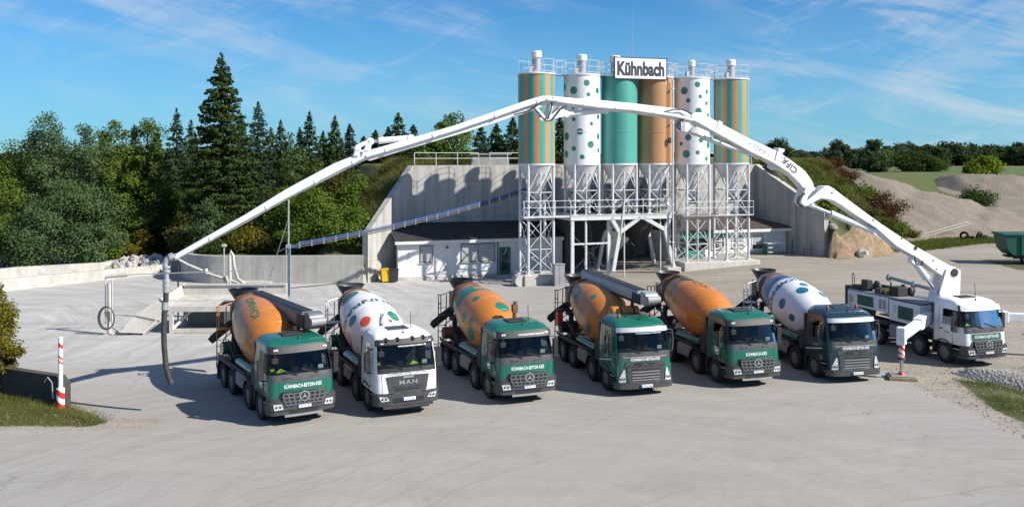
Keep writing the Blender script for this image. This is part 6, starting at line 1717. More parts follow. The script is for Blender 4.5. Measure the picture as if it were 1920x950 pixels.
    mb = MB(); mb.box(-1.12, -0.9, 0.18, 0.34, 2.3, 2.5); mb.tube((-1.0, 0.3, 2.62), (-1.0, 0.25, 2.45), 0.02, 6); mb.build('kerb_mirror', MT['black'], cab, bevel=0.02)
    # wipers
    for x0, x1 in ((-0.85, -0.2), (-0.05, 0.62)):
        mb = MB(); a = Vector(F3(x1, zw0 - 0.04, 0.03)); b2 = Vector(F3(x0, zw0 + 0.16, 0.03)); mb.bar(a, b2, 0.03); mb.build('wiper', MT['black'], cab, smooth=False)
    mb = MB()
    for x in (-0.55, 0.5): strip(mb, x - 0.17, x + 0.17, cow + 0.10, cow + 0.16, 0.012, -0.01, 0, 3)
    mb.build('cowl_vent', MT['black'], cab, smooth=False, split=True)
    # roof pieces
    mb = MB(); mb.box(-0.42, 0.42, 1.15, 1.75, 3.10, 3.155); mb.build('roof_hatch', MT[hatch], cab, bevel=0.02)
    if antenna:
        mb = MB()
        for x, y, h in ((0.05, 0.78, 0.28), (0.55, 1.3, 0.65)): mb.tube((x, y, 3.0), (x, y + 0.05, 3.1 + h), 0.012, 5); mb.lathe([(0.04, 3.0), (0.03, 3.08)], 8, (x, y, 0.02))
        mb.build('antenna', MT['black'], cab)
    if beacons:
        for x in (-0.72, 0.72):
            mb = MB(); mb.lathe([(0.07, 3.04), (0.07, 3.12)], 12, (x, 1.15, 0), mi=1); mb.lathe([(0.06, 3.12), (0.065, 3.2), (0.04, 3.26), (0, 3.27)], 12, (x, 1.15, 0)); mb.build('beacon', [MT['beacon'], MT['black']], cab)
    # doors, handles, step boxes and wheel arches
    for s_ in (-1, 1):
        mb = MB(); xs = s_ * (HW + 0.012); xi = s_ * (HW - 0.005)
        mb.box(min(xs, xi), max(xs, xi), 0.88, 1.70, 1.16, zw0 - 0.03, 0); mb.box(min(xs, xs + s_ * 0.02), max(xs, xs + s_ * 0.02), 1.5, 1.66, 1.62, 1.68, 1)
        if style == 'M' and truck == 'mixer': mb.box(min(xs, xs + s_ * 0.006), max(xs, xs + s_ * 0.006), 1.0, 1.35, 1.3, 1.62, 2)
        elif style != 'M' or truck != 'mixer': mb.box(min(xs, xs + s_ * 0.006), max(xs, xs + s_ * 0.006), 1.02, 1.4, 1.5, 1.56, 3)
        mb.bar((xs, 0.7, 1.45), (xs, 2.05, 1.20), 0.014, 0.04, 2 if style == 'V' else 0)
        mb.build('door', [MT[paint], MT['black'], MT['letter_white'], MT['letter_grey']], cab, smooth=False)
        mb = MB(); pts = []
        for t in np.linspace(-12, 192, 15): pts.append((1.45 + 0.66 * math.cos(R(t)), 0.55 + 0.62 * math.sin(R(t))))
        pin = [(1.45 + 0.60 * math.cos(R(t)), 0.55 + 0.56 * math.sin(R(t))) for t in np.linspace(192, -12, 15)]
        a, b2 = sorted((s_ * 0.8, s_ * 1.262))
        mb.prism(pts + pin, lambda p, q, d: (d, p, q), a, b2); mb.box(a, b2, 0.5, 0.86, 0.42, 0.70); mb.box(a, b2, 2.08, 2.16, 0.5, 1.5)
        mb.build('wheel_arch', MT['black'], cab, smooth=False)
        mb = MB(); a, b2 = sorted((s_ * 1.0, s_ * 1.255))
        for k, z in enumerate((0.50, 0.80)): mb.box(a, b2, 0.46, 0.83, z - 0.02, z + 0.02)
        mb.build('step', MT['galv'], cab, smooth=False, split=True)
        mb = MB(); xq = s_ * (HW + 0.004); a, b2 = sorted((xq, xq + s_ * 0.01))
        mb.box(a, b2, 0.865, 0.878, 1.05, zw0); mb.box(a, b2, 1.702, 1.715, 1.05, 2.75); mb.box(a, b2, 0.88, 1.70, 1.04, 1.055)
        mb.build('door_seam', MT['black'], cab, smooth=False)
        mb = MB(); mb.box(min(s_ * 1.24, s_ * 1.262), max(s_ * 1.24, s_ * 1.262), 0.74, 0.82, 1.08, 1.13); mb.build('side_repeater', MT['beacon'], cab, smooth=False)
    return cab

def wheel_mesh():
    mb = MB(); mb.lathe([(0.30, -0.15), (0.46, -0.155), (0.505, -0.12), (0.515, -0.05), (0.515, 0.05), (0.505, 0.12), (0.46, 0.155), (0.30, 0.15), (0.30, -0.15)], 36, (0, 0, 0), (1, 0, 0), cap=False)
    for i in range(36):
        t = 2 * math.pi * i / 36; d = Vector((0, math.cos(t), math.sin(t)))
        mb.bar(Vector((-0.11, 0, 0)) + d * 0.512, Vector((0.11, 0, 0)) + d * 0.512, 0.035, 0.02, up=tuple(d))
    return mb
def rim_mesh():
    mb = MB(); mb.lathe([(0.305, 0.13), (0.275, 0.13), (0.255, 0.05), (0.17, 0.0), (0.135, 0.02), (0.12, 0.13), (0.08, 0.15), (0, 0.15)], 28, (0, 0, 0), (1, 0, 0), 0)
    for i in range(8):
        t = 2 * math.pi * i / 8; mb.lathe([(0.0, 0.042), (0.028, 0.042), (0.028, 0.03)], 8, (0, 0.215 * math.cos(t), 0.215 * math.sin(t)), (1, 0, 0), 1)
    return mb
WH = None
def wheel(root, x, y, R_=0.52):
    global WH
    s_ = 1 if x > 0 else -1
    if WH is None:
        o = wheel_mesh().build('wheel', MT['tyre'], root); r = rim_mesh().build('rim', [MT['rimgrey'], MT['black']], o); WH = (o, r)
    else:
        o = WH[0].copy(); COL.objects.link(o); r = WH[1].copy(); COL.objects.link(r); o.parent = root; r.parent = o
    o.location = (x, y, R_); o.rotation_euler = (0, 0, 0 if s_ > 0 else math.pi)
    return o

AX = (1.45, 3.15, 5.75, 7.1)
DA, DB = Vector((0, 2.62, 2.12)), Vector((0, 8.05, 3.30))
DPROF = [(0.0, 0.0), (0.42, 0.0), (0.62, 0.12), (0.84, 0.42), (1.04, 0.85), (1.15, 1.25), (1.185, 1.6), (1.185, 2.45), (1.16, 2.9), (1.06, 3.55), (0.86, 4.45), (0.70, 5.05), (0.62, 5.35), (0.56, 5.4), (0.56, 5.56), (0.44, 5.56), (0.40, 5.2), (0.3, 5.0)]
DAX = (DB - DA).normalized()
DUP = (Vector((0, 0, 1)) - DAX * DAX.z).normalized()
DL = Vector((-1, 0, 0))                 # towards the lorry's own right, the side facing the camera's left
def dr_at(s): return float(np.interp(s, [h for r, h in DPROF[1:13]], [r for r, h in DPROF[1:13]]))
def dpt(s, ph, off=0.0):
    """drum skin point in drum-local axes (origin DA, lathe axes): ph degrees from the top towards -x"""
    r = dr_at(s) + off
    return DAX * s + (DUP * math.cos(R(ph)) + DL * math.sin(R(ph))) * r
def build_drum(root, base, dots, dotcol, word=None, bands=(), dirt=(0.2, 0.17, 0.14), dirt_amt=0.5):
    dl = []
    for d in dots:
        p = dpt(d[0], d[1]); dl.append((p.x, p.y, p.z, d[2]) + tuple(d[3:]))
    def extra(b, c):
        n = b.n('VectorMath'); n.operation = 'DOT_PRODUCT'; b.l(b.tc.outputs['Object'], n.inputs[0]); n.inputs[1].default_value = tuple(DAX)
        m = b.n('VectorMath'); m.operation = 'DOT_PRODUCT'; b.l(b.tc.outputs['Object'], m.inputs[0]); m.inputs[1].default_value = tuple(DL)
        for s0, s1, tilt, colr in bands:
            q = b.math('ADD', n.outputs['Value'], b.math('MULTIPLY', m.outputs['Value'], tilt))
            f = b.math('MULTIPLY', b.math('GREATER_THAN', q, s0), b.math('LESS_THAN', q, s1)); c = b.mix(f, c, colr)
        # cement grime towards the discharge end and the scraped belly
        g = b.math('ADD', b.ramp(n.outputs['Value'], 3.0, 5.3, 0, 0.65), b.math('MULTIPLY', b.math('SUBTRACT', b.noise(1.3, 8, 0.65), 0.5), 1.1))
        c = b.mix(b.ramp(g, 0.15, 0.8, 0, 0.8), c, dirt)
        sp2 = b.math('MULTIPLY', b.ramp(b.noise(7.0, 5, 0.7), 0.60, 0.68), b.ramp(n.outputs['Value'], 1.2, 4.8, 0.08, 0.75))
        c = b.mix(sp2, c, (0.36, 0.335, 0.30))
        return c
    m = dotmat('drum_paint', base, dl, dotcol, 0.38, extra=extra, dirt=dirt, dirt_amt=dirt_amt * 0.5, streak=0.0, coat=0.35)
    mb = MB(); mb.lathe(DPROF, 64, (0, 0, 0), DAX, 0, tuple(DUP))
    dm = mb.build('drum', m, root); dm.location = DA
    mb = MB()
    mb.lathe([(0.78, 4.62), (0.86, 4.62), (0.86, 4.78), (0.78, 4.78)], 40, (0, 0, 0), DAX)
    mb.lathe([(0.68, 4.98), (0.74, 4.98), (0.74, 5.06), (0.66, 5.06)], 40, (0, 0, 0), DAX)
    mb.build('roller_ring', MT['rust'], dm, split=True)
    mb = MB()
    for s_ in (0.85, 2.03, 3.2): mb.lathe([(dr_at(s_ - 0.012) - 0.004, s_ - 0.012), (dr_at(s_) + 0.007, s_), (dr_at(s_ + 0.012) - 0.004, s_ + 0.012)], 64, (0, 0, 0), DAX, cap=False)
    mb.build('weld_seam', m, dm, split=True)
    if word:
        s_txt, fn, mtl, kw = word
        text_obj('drum_lettering', s_txt, 0.3, fn, MT[mtl], dm, **kw)
    return dm
def build_chassis(root, tank='midgrey', fender='black', watertank='green', gantry='dark', posts='orange'):
    mb = MB()
    for s_ in (-0.42, 0.42): mb.box(s_ - 0.06, s_ + 0.06, 0.5, 8.25, 0.72, 1.02)
    for y in (1.45, 3.15, 5.75, 7.1): mb.tube((-1.0, y, 0.52), (1.0, y, 0.52), 0.11, 8); mb.lathe([(0.2, -0.2), (0.28, 0), (0.2, 0.2)], 12, (0, y, 0.52), (1, 0, 0))
    mb.box(-0.55, 0.55, 2.35, 7.9, 1.02, 1.16); mb.box(-0.9, 0.9, 8.15, 8.3, 0.6, 1.0); mb.box(-1.15, 1.15, 8.2, 8.28, 0.42, 0.55)
    for s_ in (-1, 1): mb.box(min(s_ * 0.5, s_ * 1.2), max(s_ * 0.5, s_ * 1.2), 8.16, 8.22, 0.7, 0.85)
    mb.build('chassis_frame', MT['dark'], root, smooth=False)
    for s_ in (-1, 1):
        mb = MB(); a, b2 = sorted((s_ * 0.6, s_ * 1.22)); mb.box(a, b2, 3.75, 5.05, 0.55, 1.15)
        mb.build('fuel_tank' if s_ < 0 else 'battery_box', MT[tank], root, bevel=0.08)
        mb = MB(); pts = [(5.05, 0.72), (5.12, 1.08), (5.3, 1.2), (7.55, 1.2), (7.75, 1.05), (7.85, 0.7)]; pin = [(7.80, 0.7), (7.70, 1.02), (7.52, 1.15), (5.33, 1.15), (5.17, 1.05), (5.10, 0.72)]
        a, b2 = sorted((s_ * 0.62, s_ * 1.26)); mb.prism(pts + pin, lambda p, q, d: (d, p, q), a, b2)
        pts = [(3.15 + 0.64 * math.cos(R(t)), 0.55 + 0.62 * math.sin(R(t))) for t in np.linspace(0, 175, 12)]; pin = [(3.15 + 0.59 * math.cos(R(t)), 0.55 + 0.57 * math.sin(R(t))) for t in np.linspace(175, 0, 12)]
        mb.prism(pts + pin, lambda p, q, d: (d, p, q), a, b2)
        mb.box(a, b2, 7.9, 7.92, 0.2, 0.75)
        mb.build('mudguard', MT[fender], root, smooth=False)
        # folding side rail above the mudguards
        mb = MB(); x = s_ * 1.2
        mb.box(min(x, x - s_ * 0.35), max(x, x - s_ * 0.35), 2.35, 2.75, 1.05, 1.9); mb.bar((s_ * 1.2, 3.6, 1.26), (s_ * 1.2, 7.9, 1.26), 0.05, 0.12); mb.bar((s_ * 0.9, 3.7, 1.16), (s_ * 0.9, 7.6, 1.16), 0.06)
        mb.build('side_rail', MT[gantry], root, smooth=False)
    mb = MB()   # drum seat, front pedestal and rear yoke
    for s_ in (-1, 1):
        mb.bar((s_ * 0.5, 2.45, 1.1), (s_ * 0.3, 2.55, 2.1), 0.14); mb.bar((s_ * 0.75, 7.35, 1.1), (s_ * 0.62, 7.35, 2.45), 0.16, 0.2); mb.bar((s_ * 0.75, 6.3, 1.1), (s_ * 0.7, 7.3, 2.0), 0.1)
        mb.lathe([(0, -0.1), (0.17, -0.1), (0.17, 0.1), (0, 0.1)], 14, (s_ * 0.5, 7.2, 2.42), DAX)
    mb.box(-0.5, 0.5, 2.3, 2.62, 1.75, 2.3); mb.box(-0.85, 0.85, 7.2, 7.5, 1.3, 1.5)
    mb.build('drum_seat', MT['dark'], root, smooth=False, split=True)
    mb = MB(); mb.lathe([(0.0, -1.1), (0.28, -1.1), (0.28, 1.1), (0.0, 1.1)], 18, (0, 7.75, 1.55), (1, 0, 0)); mb.build('water_tank', MT[watertank], root)
    mb = MB(); mb.tube((-1.0, 3.0, 1.45), (-1.0, 5.2, 1.45), 0.17, 12); mb.build('hydraulic_tube', MT['green'], root)
    # hopper, chute, rear ladder and platform
    mb = MB(); mb.lathe([(0.30, 3.25), (0.36, 3.5), (0.66, 3.98), (0.63, 3.98), (0.33, 3.5), (0.27, 3.25)], 20, (0, 8.35, 0), cap=False); mb.box(-0.5, -0.44, 8.2, 8.7, 2.0, 3.4); mb.box(0.44, 0.5, 8.2, 8.7, 2.0, 3.4)
    mb.build('charging_hopper', MT['grey'], root)
    mb = MB(); pr = [(-0.32, 0.18), (-0.34, 0.0), (-0.2, -0.14), (0.2, -0.14), (0.34, 0.0), (0.32, 0.18), (0.29, 0.18), (0.3, 0.02), (0.18, -0.11), (-0.18, -0.11), (-0.3, 0.02), (-0.29, 0.18)]
    A, B = Vector((-0.1, 8.55, 2.7)), Vector((-1.25, 9.0, 1.7)); d = (B - A).normalized(); e = d.cross(Vector((0, 0, 1))).normalized(); f = e.cross(d)
    mb.prism(pr, lambda p, q, t: A + d * t + e * p + f * q, 0, (B - A).length)
    mb.bar((0, 8.3, 1.0), (-0.3, 8.75, 2.3), 0.1)
    mb.build('discharge_chute', MT['dark'], root, smooth=False)
    mb = MB()
    for x in (-1.18, -0.78):
        mb.tube((x, 8.3, 0.6), (x, 8.25, 3.3), 0.025, 6)
    for k in range(8): mb.tube((-1.18, 8.3, 0.7 + k * 0.28), (-0.78, 8.3, 0.7 + k * 0.28), 0.018, 5)
    mb.box(-1.2, -0.55, 7.8, 8.3, 2.32, 2.37)
    for p, q in (((-1.2, 7.8, 2.37), (-1.2, 7.8, 3.35)), ((-1.2, 7.8, 3.35), (-1.18, 8.25, 3.3)), ((-1.2, 7.8, 2.9), (-1.18, 8.25, 2.9)), ((-1.2, 7.8, 3.35), (-0.5, 7.9, 3.5))): mb.tube(p, q, 0.025, 6)
    mb.build('rear_ladder', MT[posts], root)
    # clutter every chassis carries: air tanks, hoses, valve boxes, intake duct, lamps
    rr = random.Random(hash((round(root.location.x * 10), 3)))
    for s_ in (-1, 1):
        mb = MB(); mb.tube((s_ * 0.95, 2.25, 0.72), (s_ * 0.95, 2.75, 0.72), 0.14, 12); mb.tube((s_ * 0.95, 2.28, 1.0), (s_ * 0.95, 2.72, 1.0), 0.1, 12); mb.build('air_tank', MT['galv' if s_ > 0 else 'dark'], root)
        mb = MB(); a, b2 = sorted((s_ * 0.86, s_ * 1.2)); mb.box(a, b2, 2.16, 2.32, 1.3, 2.75)
        for k in range(6): mb.box(a + 0.03, b2 - 0.03, 2.15, 2.158, 1.9 + k * 0.13, 1.96 + k * 0.13)
        mb.build('intake_duct', MT['black'], root, smooth=False)
        mb = MB(); x = s_ * 1.24
        for y in (3.95, 4.85, 7.95): mb.box(x - 0.012, x + 0.012, y, y + 0.09, 0.98, 1.03)
        mb.build('side_marker', MT['beacon'], root, smooth=False, split=True)
    mb = MB()
    for k in range(5):
        y0 = 2.4 + 0.12 * k; x0 = -0.6 + 0.3 * k
        mb.path([(x0, 2.2, 1.5 + 0.1 * k), (x0 + rr.uniform(-0.1, 0.1), 2.35, 1.2), (x0 + 0.1, 2.6, 1.1), (x0 * 0.8, 3.2, 1.15)], 0.022, 6)
    for s_ in (-1, 1):
        mb.path([(s_ * 0.98, 5.2, 1.34), (s_ * 1.0, 6.0, 1.3), (s_ * 0.96, 6.8, 1.36), (s_ * 0.98, 7.6, 1.42), (s_ * 0.6, 7.7, 1.6)], 0.025, 6); mb.path([(s_ * 0.7, 7.4, 2.3), (s_ * 1.0, 7.7, 2.0), (s_ * 1.05, 8.0, 1.4), (s_ * 0.9, 8.2, 1.0)], 0.025, 6)
    mb.build('hydraulic_lines', MT['rubber'], root)
    mb = MB()
    for s_ in (-1, 1):
        a, b2 = sorted((s_ * 0.70, s_ * 1.15)); mb.box(a, b2, 3.3, 3.7, 1.26, 1.55); mb.box(a, b2, 6.0, 6.35, 1.26, 1.5)
        mb.bar((s_ * 1.1, 5.1, 1.28), (s_ * 0.95, 7.2, 2.0), 0.05); mb.bar((s_ * 0.55, 4.0, 1.16), (s_ * 0.55, 4.0, 1.5), 0.08)
    mb.build('tool_box', MT['dark'], root, smooth=False, split=True)
    mb = MB(); mb.box(-0.45, 0.45, 2.32, 2.6, 1.2, 1.7); mb.lathe([(0, 0), (0.24, 0), (0.24, 0.3), (0, 0.3)], 16, (0, 2.3, 2.05), (0, 1, 0)); mb.build('drum_gearbox', MT['dark'], root)
    for s_ in (-1, 1):
        mb = MB(); x = s_ * 0.9; mb.box(x - 0.2, x + 0.2, 8.29, 8.34, 0.62, 0.76); mb.build('tail_light', MT['red'], root, smooth=False)
    for y in AX[:2]:
        for x in (-1.08, 1.08): wheel(root, x, y)
    for y in AX[2:]:
        for x in (-1.06, 1.06): wheel(root, x, y)
    for y in AX[2:]:
        mb = MB()
        for x in (-0.72, 0.72): mb.lathe([(0.3, -0.14), (0.5, -0.14), (0.51, 0), (0.5, 0.14), (0.3, 0.14), (0.3, -0.14)], 24, (x, y, 0.52), (1, 0, 0), cap=False)
        mb.build('inner_tyre', MT['tyre'], root, split=True)
def build_conveyor(root, A, B, hgt, text1, m='alu'):
    A, B = Vector(A), Vector(B); d = (B - A).normalized(); e = d.cross(Vector((0, 0, 1))).normalized(); f = e.cross(d); L = (B - A).length
    P = lambda x, y, t: A + e * x + f * y + d * t
    cv = MB(); pr = [(-0.3, -hgt / 2), (0.3, -hgt / 2), (0.3, hgt / 2 - 0.1), (0.24, hgt / 2), (-0.24, hgt / 2), (-0.3, hgt / 2 - 0.1)]
    cv.prism(pr, P, 0, L * 0.86)
    c = cv.build('conveyor', MT[m], root, smooth=False, bevel=0.01)
    mb = MB(); mb.prism([(-0.22, hgt / 2 + 0.004), (0.22, hgt / 2 + 0.004), (0.22, hgt / 2 + 0.03), (-0.22, hgt / 2 + 0.03)], P, 0.05, L * 0.85); mb.prism([(-0.27, -hgt / 2 - 0.12), (0.27, -hgt / 2 - 0.12), (0.27, -hgt / 2 - 0.004), (-0.27, -hgt / 2 - 0.004)], P, 0.3, L * 0.84)
    mb.build('belt', MT['black'], c, smooth=False)
    mb = MB(); mb.prism([(-0.34, -hgt / 2 - 0.1), (0.34, -hgt / 2 - 0.1), (0.34, hgt / 2 - 0.1), (-0.34, hgt / 2 - 0.1)], P, L * 0.80, L * 0.91)
    mb.build('joint_plate', MT['dark'], c, smooth=False, bevel=0.02)
    mb = MB(); k = 10; h2 = hgt / 2 + 0.06; pts = [(L * 0.91, -h2), (L * 0.91, h2)] + [(L * 0.95 + 0.26 * math.sin(t), h2 * math.cos(t)) for t in np.linspace(0, math.pi, k)]
    mb.prism([(p, q) for p, q in pts], lambda t, y, x: P(x, y, t), -0.31, 0.31); mb.build('end_hood', MT['convgrey' if m == 'convgrey' else 'alu'], c, bevel=0.02)
    mb = MB(); mb.lathe([(0.14, -0.3), (0.17, -0.3), (0.17, 0.3), (0.14, 0.3)], 16, P(0, 0, L * 0.995) , e); mb.build('end_roller', MT['midgrey'], c)
    mb = MB(); sp_ = P(0, -hgt / 2, L * 0.72); mb.bar(sp_, (sp_.x - 0.1, sp_.y, 1.2), 0.12); sp2 = P(0, -hgt / 2, 0.4); mb.bar(sp2, (sp2.x, sp2.y + 0.2, 1.4), 0.12)
    mb.build('support_post', MT['dark'], c, smooth=False)
    text_obj('conveyor_lettering', text1, 0.26, lambda x, y: P(-0.306, y - 0.12, L * 0.66 + x), MT['letter_red'], c, bold=0.02)
    mb = MB(); mb.prism([(-0.304, -0.02), (-0.304, 0.14), (-0.301, 0.14), (-0.301, -0.02)], P, L * 0.06, L * 0.30); mb.build('stripe_panel', MT['letter_grey'], c, smooth=False)
    return c

GRN = (0.010, 0.16, 0.105); ORG = (0.49, 0.168, 0.024); RED = (0.62, 0.07, 0.02); BLU = (0.008, 0.135, 0.235); WHT = (0.74, 0.75, 0.76)
WORD = 'KÜHNBACH-BETON-KIES'
def mixer(x, y, yaw, label):
    root = empty('mixer_truck', (x, y, 0), R(yaw)); tag(root, label, 'mixer truck', 'concrete mixer trucks parked in a row'); return root
wrap = lambda s0, ph0, rot: None
def along(s0, ph0, slant):      # text running from front to rear, letters leaning towards the near side
    def fn(tx, ty):
        s = s0 + tx; ph = ph0 + math.degrees(ty / dr_at(s)) + slant * tx
        return dpt(s, ph, 0.012)
    return fn
def around(s0, ph0, sign, slant=0.0):   # text running round the drum
    def fn(tx, ty):
        s = s0 - sign * ty + slant * tx
        ph = ph0 + sign * math.degrees(tx / 1.18)
        return dpt(s, ph, 0.012)
    return fn
# 1
t1 = mixer(-7.75, 34.7, 31, 'orange-drum mixer truck with green drum lettering and a dull grey conveyor, beside the white truck')
build_chassis(t1, posts='orange', tank='midgrey', fender='grey')
build_drum(t1, ORG, [(4.0, 100, 0.5, (0.3, 0.26, 0.2)), (2.2, 110, 0.45, (0.28, 0.22, 0.13))], GRN, ('KÜHNBACH', along(2.75, 18, -6), 'letter_green', dict(width=2.4, bold=0.03)), dirt=(0.34, 0.27, 0.2), dirt_amt=0.6)
build_cab(t1, 'M', 'green', WORD, 'letter_white', 'WÜ KU 2801')
build_conveyor(t1, (0.30, 7.3, 3.72), (1.0, 1.3, 3.50), 0.54, 'TeKaM', 'convgrey')
# 2
t2 = mixer(-3.98, 35.8, 25, 'white cab mixer truck whose white drum has red and green dots')
build_chassis(t2, posts='letter_white', tank='midgrey')
build_drum(t2, WHT, [(1.75, 62, 0.27), (1.0, 42, 0.26, RED), (1.0, -28, 0.30), (2.5, 18, 0.14, (0.6, 0.1, 0.1)), (1.7, 104, 0.38, (0.4, 0.04, 0.02)), (0.7, 8, 0.0001), (4.1, 40, 0.5), (0.62, -16, 0.10, RED)], GRN, ('KÜHNBACH', around(2.5, 22, 1, 0.0), 'letter_green', dict(width=4.0, bold=0.022)), dirt=(0.45, 0.42, 0.38), dirt_amt=0.4)
build_cab(t2, 'N', 'white', 'KÜHNBACH-BETON KIES', 'letter_grey', 'WÜ KU 2607', visor_word='www.kuehnbach-beton.de', hatch='grey', pillar='white', antenna=True)
mb = MB(); mb.path([(-0.35, 2.35, 1.5), (-0.35, 2.35, 3.2), (-0.35, 2.3, 3.45), (-0.38, 2.15, 3.55)], 0.09, 10); mb.build('exhaust_pipe', MT['silver'], t2)
# 3
t3 = mixer(0.66, 37.5, 22, 'orange-drum mixer truck with a broad green drum band holding orange dots')
build_chassis(t3, posts='dark', watertank='rust')
build_drum(t3, ORG, [(2.25, 30, 0.20), (1.05, -12, 0.34), (2.1, 78, 0.22), (1.3, 72, 0.18), (1.2, 100, 0.3), (3.55, -6, 0.36, ORG), (3.8, 60, 0.26, ORG), (3.0, 98, 0.3, ORG)], GRN, None, [(2.95, 4.2, -0.12, GRN)], dirt=(0.24, 0.13, 0.07), dirt_amt=0.4)
build_cab(t3, 'M', 'green', WORD, 'letter_white', 'WÜ KU 1315', visor_word='www.kuehnbach-beton.de', vest=False)
mb = MB(); mb.path([(0.35, 2.35, 1.5), (0.35, 2.35, 3.4), (0.37, 2.3, 3.75)], 0.085, 10); mb.box(0.25, 0.47, 2.24, 2.46, 3.3, 3.62); mb.build('exhaust_pipe', MT['rust'], t3)
# 4
t4 = mixer(5.55, 38.7, 16, 'orange-drum mixer truck with small green dots and a silver-blue conveyor beside the drum')
build_chassis(t4, posts='black', watertank='dark')
build_drum(t4, ORG, [(3.4, 60, 0.30), (2.6, -12, 0.30), (2.0, 34, 0.17), (2.3, 92, 0.2), (1.2, 100, 0.26), (4.2, 50, 0.25)], GRN, None, dirt=(0.26, 0.16, 0.10), dirt_amt=0.55)
build_cab(t4, 'V', 'green', WORD, 'letter_white', 'WÜ KU 1600', visor_word='www.kuehnbach-beton.de', beacons=True, vest=False, pillar='green')
build_conveyor(t4, (0.22, 7.6, 4.12), (0.80, 1.0, 3.80), 0.44, 'TeKaM')
mb = MB(); mb.lathe([(0, -0.62), (0.34, -0.62), (0.36, -0.58), (0.36, 0.58), (0.34, 0.62), (0, 0.62)], 22, (0.05, 2.42, 3.0), (1, 0, 0))
for x in (-0.25, 0.35): mb.lathe([(0.365, x - 0.04), (0.375, x - 0.04), (0.375, x + 0.04), (0.365, x + 0.04)], 22, (0.05, 2.42, 3.0), (1, 0, 0), 1)
mb.build('cross_tank', [MT['orange'], MT['grey']], t4)
mb = MB(); mb.box(-1.24, -1.0, 7.6, 8.05, 1.6, 2.3); mb.build('fire_box', MT['red'], t4, bevel=0.03)
# 5
t5 = mixer(10.52, 40.1, 17.5, 'orange-drum mixer truck with faded green bars and no dots, green cab')
build_chassis(t5, posts='black', watertank='dark', tank='midgrey')
def bars(b, c): return c
build_drum(t5, ORG, [], GRN, ('KÜHN', along(3.0, -4, 7), 'letter_green', dict(width=2.0, bold=0.02)), [(3.75, 3.95, 0.25, (0.1, 0.17, 0.1))], dirt=(0.22, 0.14, 0.085), dirt_amt=0.55)
build_cab(t5, 'M', 'green', 'KÜHNBACH-KIES', 'letter_white', 'WÜ KU 1502', vest=False)
# 6
t6 = mixer(15.1, 40.9, 13, 'petrol-blue cab mixer truck and a white drum with blue dots')
build_chassis(t6, posts='letter_white', watertank='green', tank='midgrey')
build_drum(t6, (0.70, 0.72, 0.75), [(2.1, -2, 0.22), (1.15, -26, 0.22), (1.55, 18, 0.30), (1.9, 74, 0.26), (1.0, 92, 0.19), (3.7, 62, 0.28), (3.4, 96, 0.3)], BLU, ('KÜHNBACH KG', around(2.75, 36, -1, 0.0), 'letter_blue', dict(width=3.0, bold=0.035)), [(3.6, 5.4, 0.25, (0.02, 0.09, 0.26))], dirt=(0.4, 0.4, 0.42), dirt_amt=0.35)
build_cab(t6, 'V', 'bluegreen', WORD, 'letter_white', 'WÜ KU 707', beacons=True, vest=False, pillar='bluegreen', hatch='black')

# ------------------------------------------------------------------ pump truck with its placing boom
PX, PY, PYAW = 22.4, 43.95, 18.0
pt = empty('pump_truck', (PX, PY, 0), R(PYAW)); tag(pt, 'white concrete pump truck with a long folding boom stretched over the yard', 'pump truck')
PW = Matrix.Translation((PX, PY, 0)) @ Matrix.Rotation(R(PYAW), 4, 'Z')
build_cab(pt, 'M', 'white', WORD, 'letter_white', 'WÜ KU 45', panel='skip_green', visor_m='white', vest=True, truck='pump')
mb = MB()
for s_ in (-0.42, 0.42): mb.box(s_ - 0.07, s_ + 0.07, 0.5, 8.9, 0.74, 1.06)
for y in (1.45, 3.15, 6.1, 7.45): mb.tube((-1, y, 0.52), (1, y, 0.52), 0.12, 8)
mb.box(-0.9, 0.9, 2.3, 4.2, 1.06, 1.4); mb.build('chassis_frame', MT['dark'], pt, smooth=False)
for y in (1.45, 3.15, 6.1, 7.45):
    for x in (-1.07, 1.07): wheel(pt, x, y)
for s_ in (-1, 1):
    sx_ = lambda a, b_: sorted((s_ * a, s_ * b_))
    mb = MB(); a, b_ = sx_(0.55, 1.25); mb.box(a, b_, 3.0, 5.2, 1.45, 2.5, 0); mb.box(a, b_, 5.3, 8.5, 1.75, 2.55, 0)
    for y in (5.45, 5.75): mb.box(*sx_(1.252, 1.262), y, y + 0.22, 1.9, 2.4, 2)
    mb.box(*sx_(1.252, 1.262), 3.45, 4.55, 1.62, 2.28, 1); mb.box(*sx_(1.252, 1.262), 6.4, 7.7, 1.86, 2.42, 1)
    for y in (4.7, 4.8, 8.02, 8.22): mb.box(*sx_(1.252, 1.260), y, y + 0.05 + 0.12 * (y > 8), 1.9, 2.3, 3)
    mb.build('side_box', [MT['white'], MT['skip_green'], MT['letter_grey'], MT['sand']], pt, smooth=False, bevel=0.02)
    mb = MB(); a, b_ = sx_(0.6, 1.2); mb.box(a, b_, 4.0, 5.3, 0.55, 1.2); mb.build('fuel_tank', MT['midgrey'], pt, bevel=0.06)
    mb = MB(); a, b_ = sx_(0.6, 1.26); mb.box(a, b_, 5.4, 8.2, 1.12, 1.18); mb.box(a, b_, 2.5, 3.85, 1.16, 1.22); mb.build('mudguard', MT['black'], pt, smooth=False, split=True)
mb = MB(); mb.box(-1.2, 1.2, 2.95, 8.5, 2.56, 2.62); mb.build('deck', MT['midgrey'], pt, smooth=False)
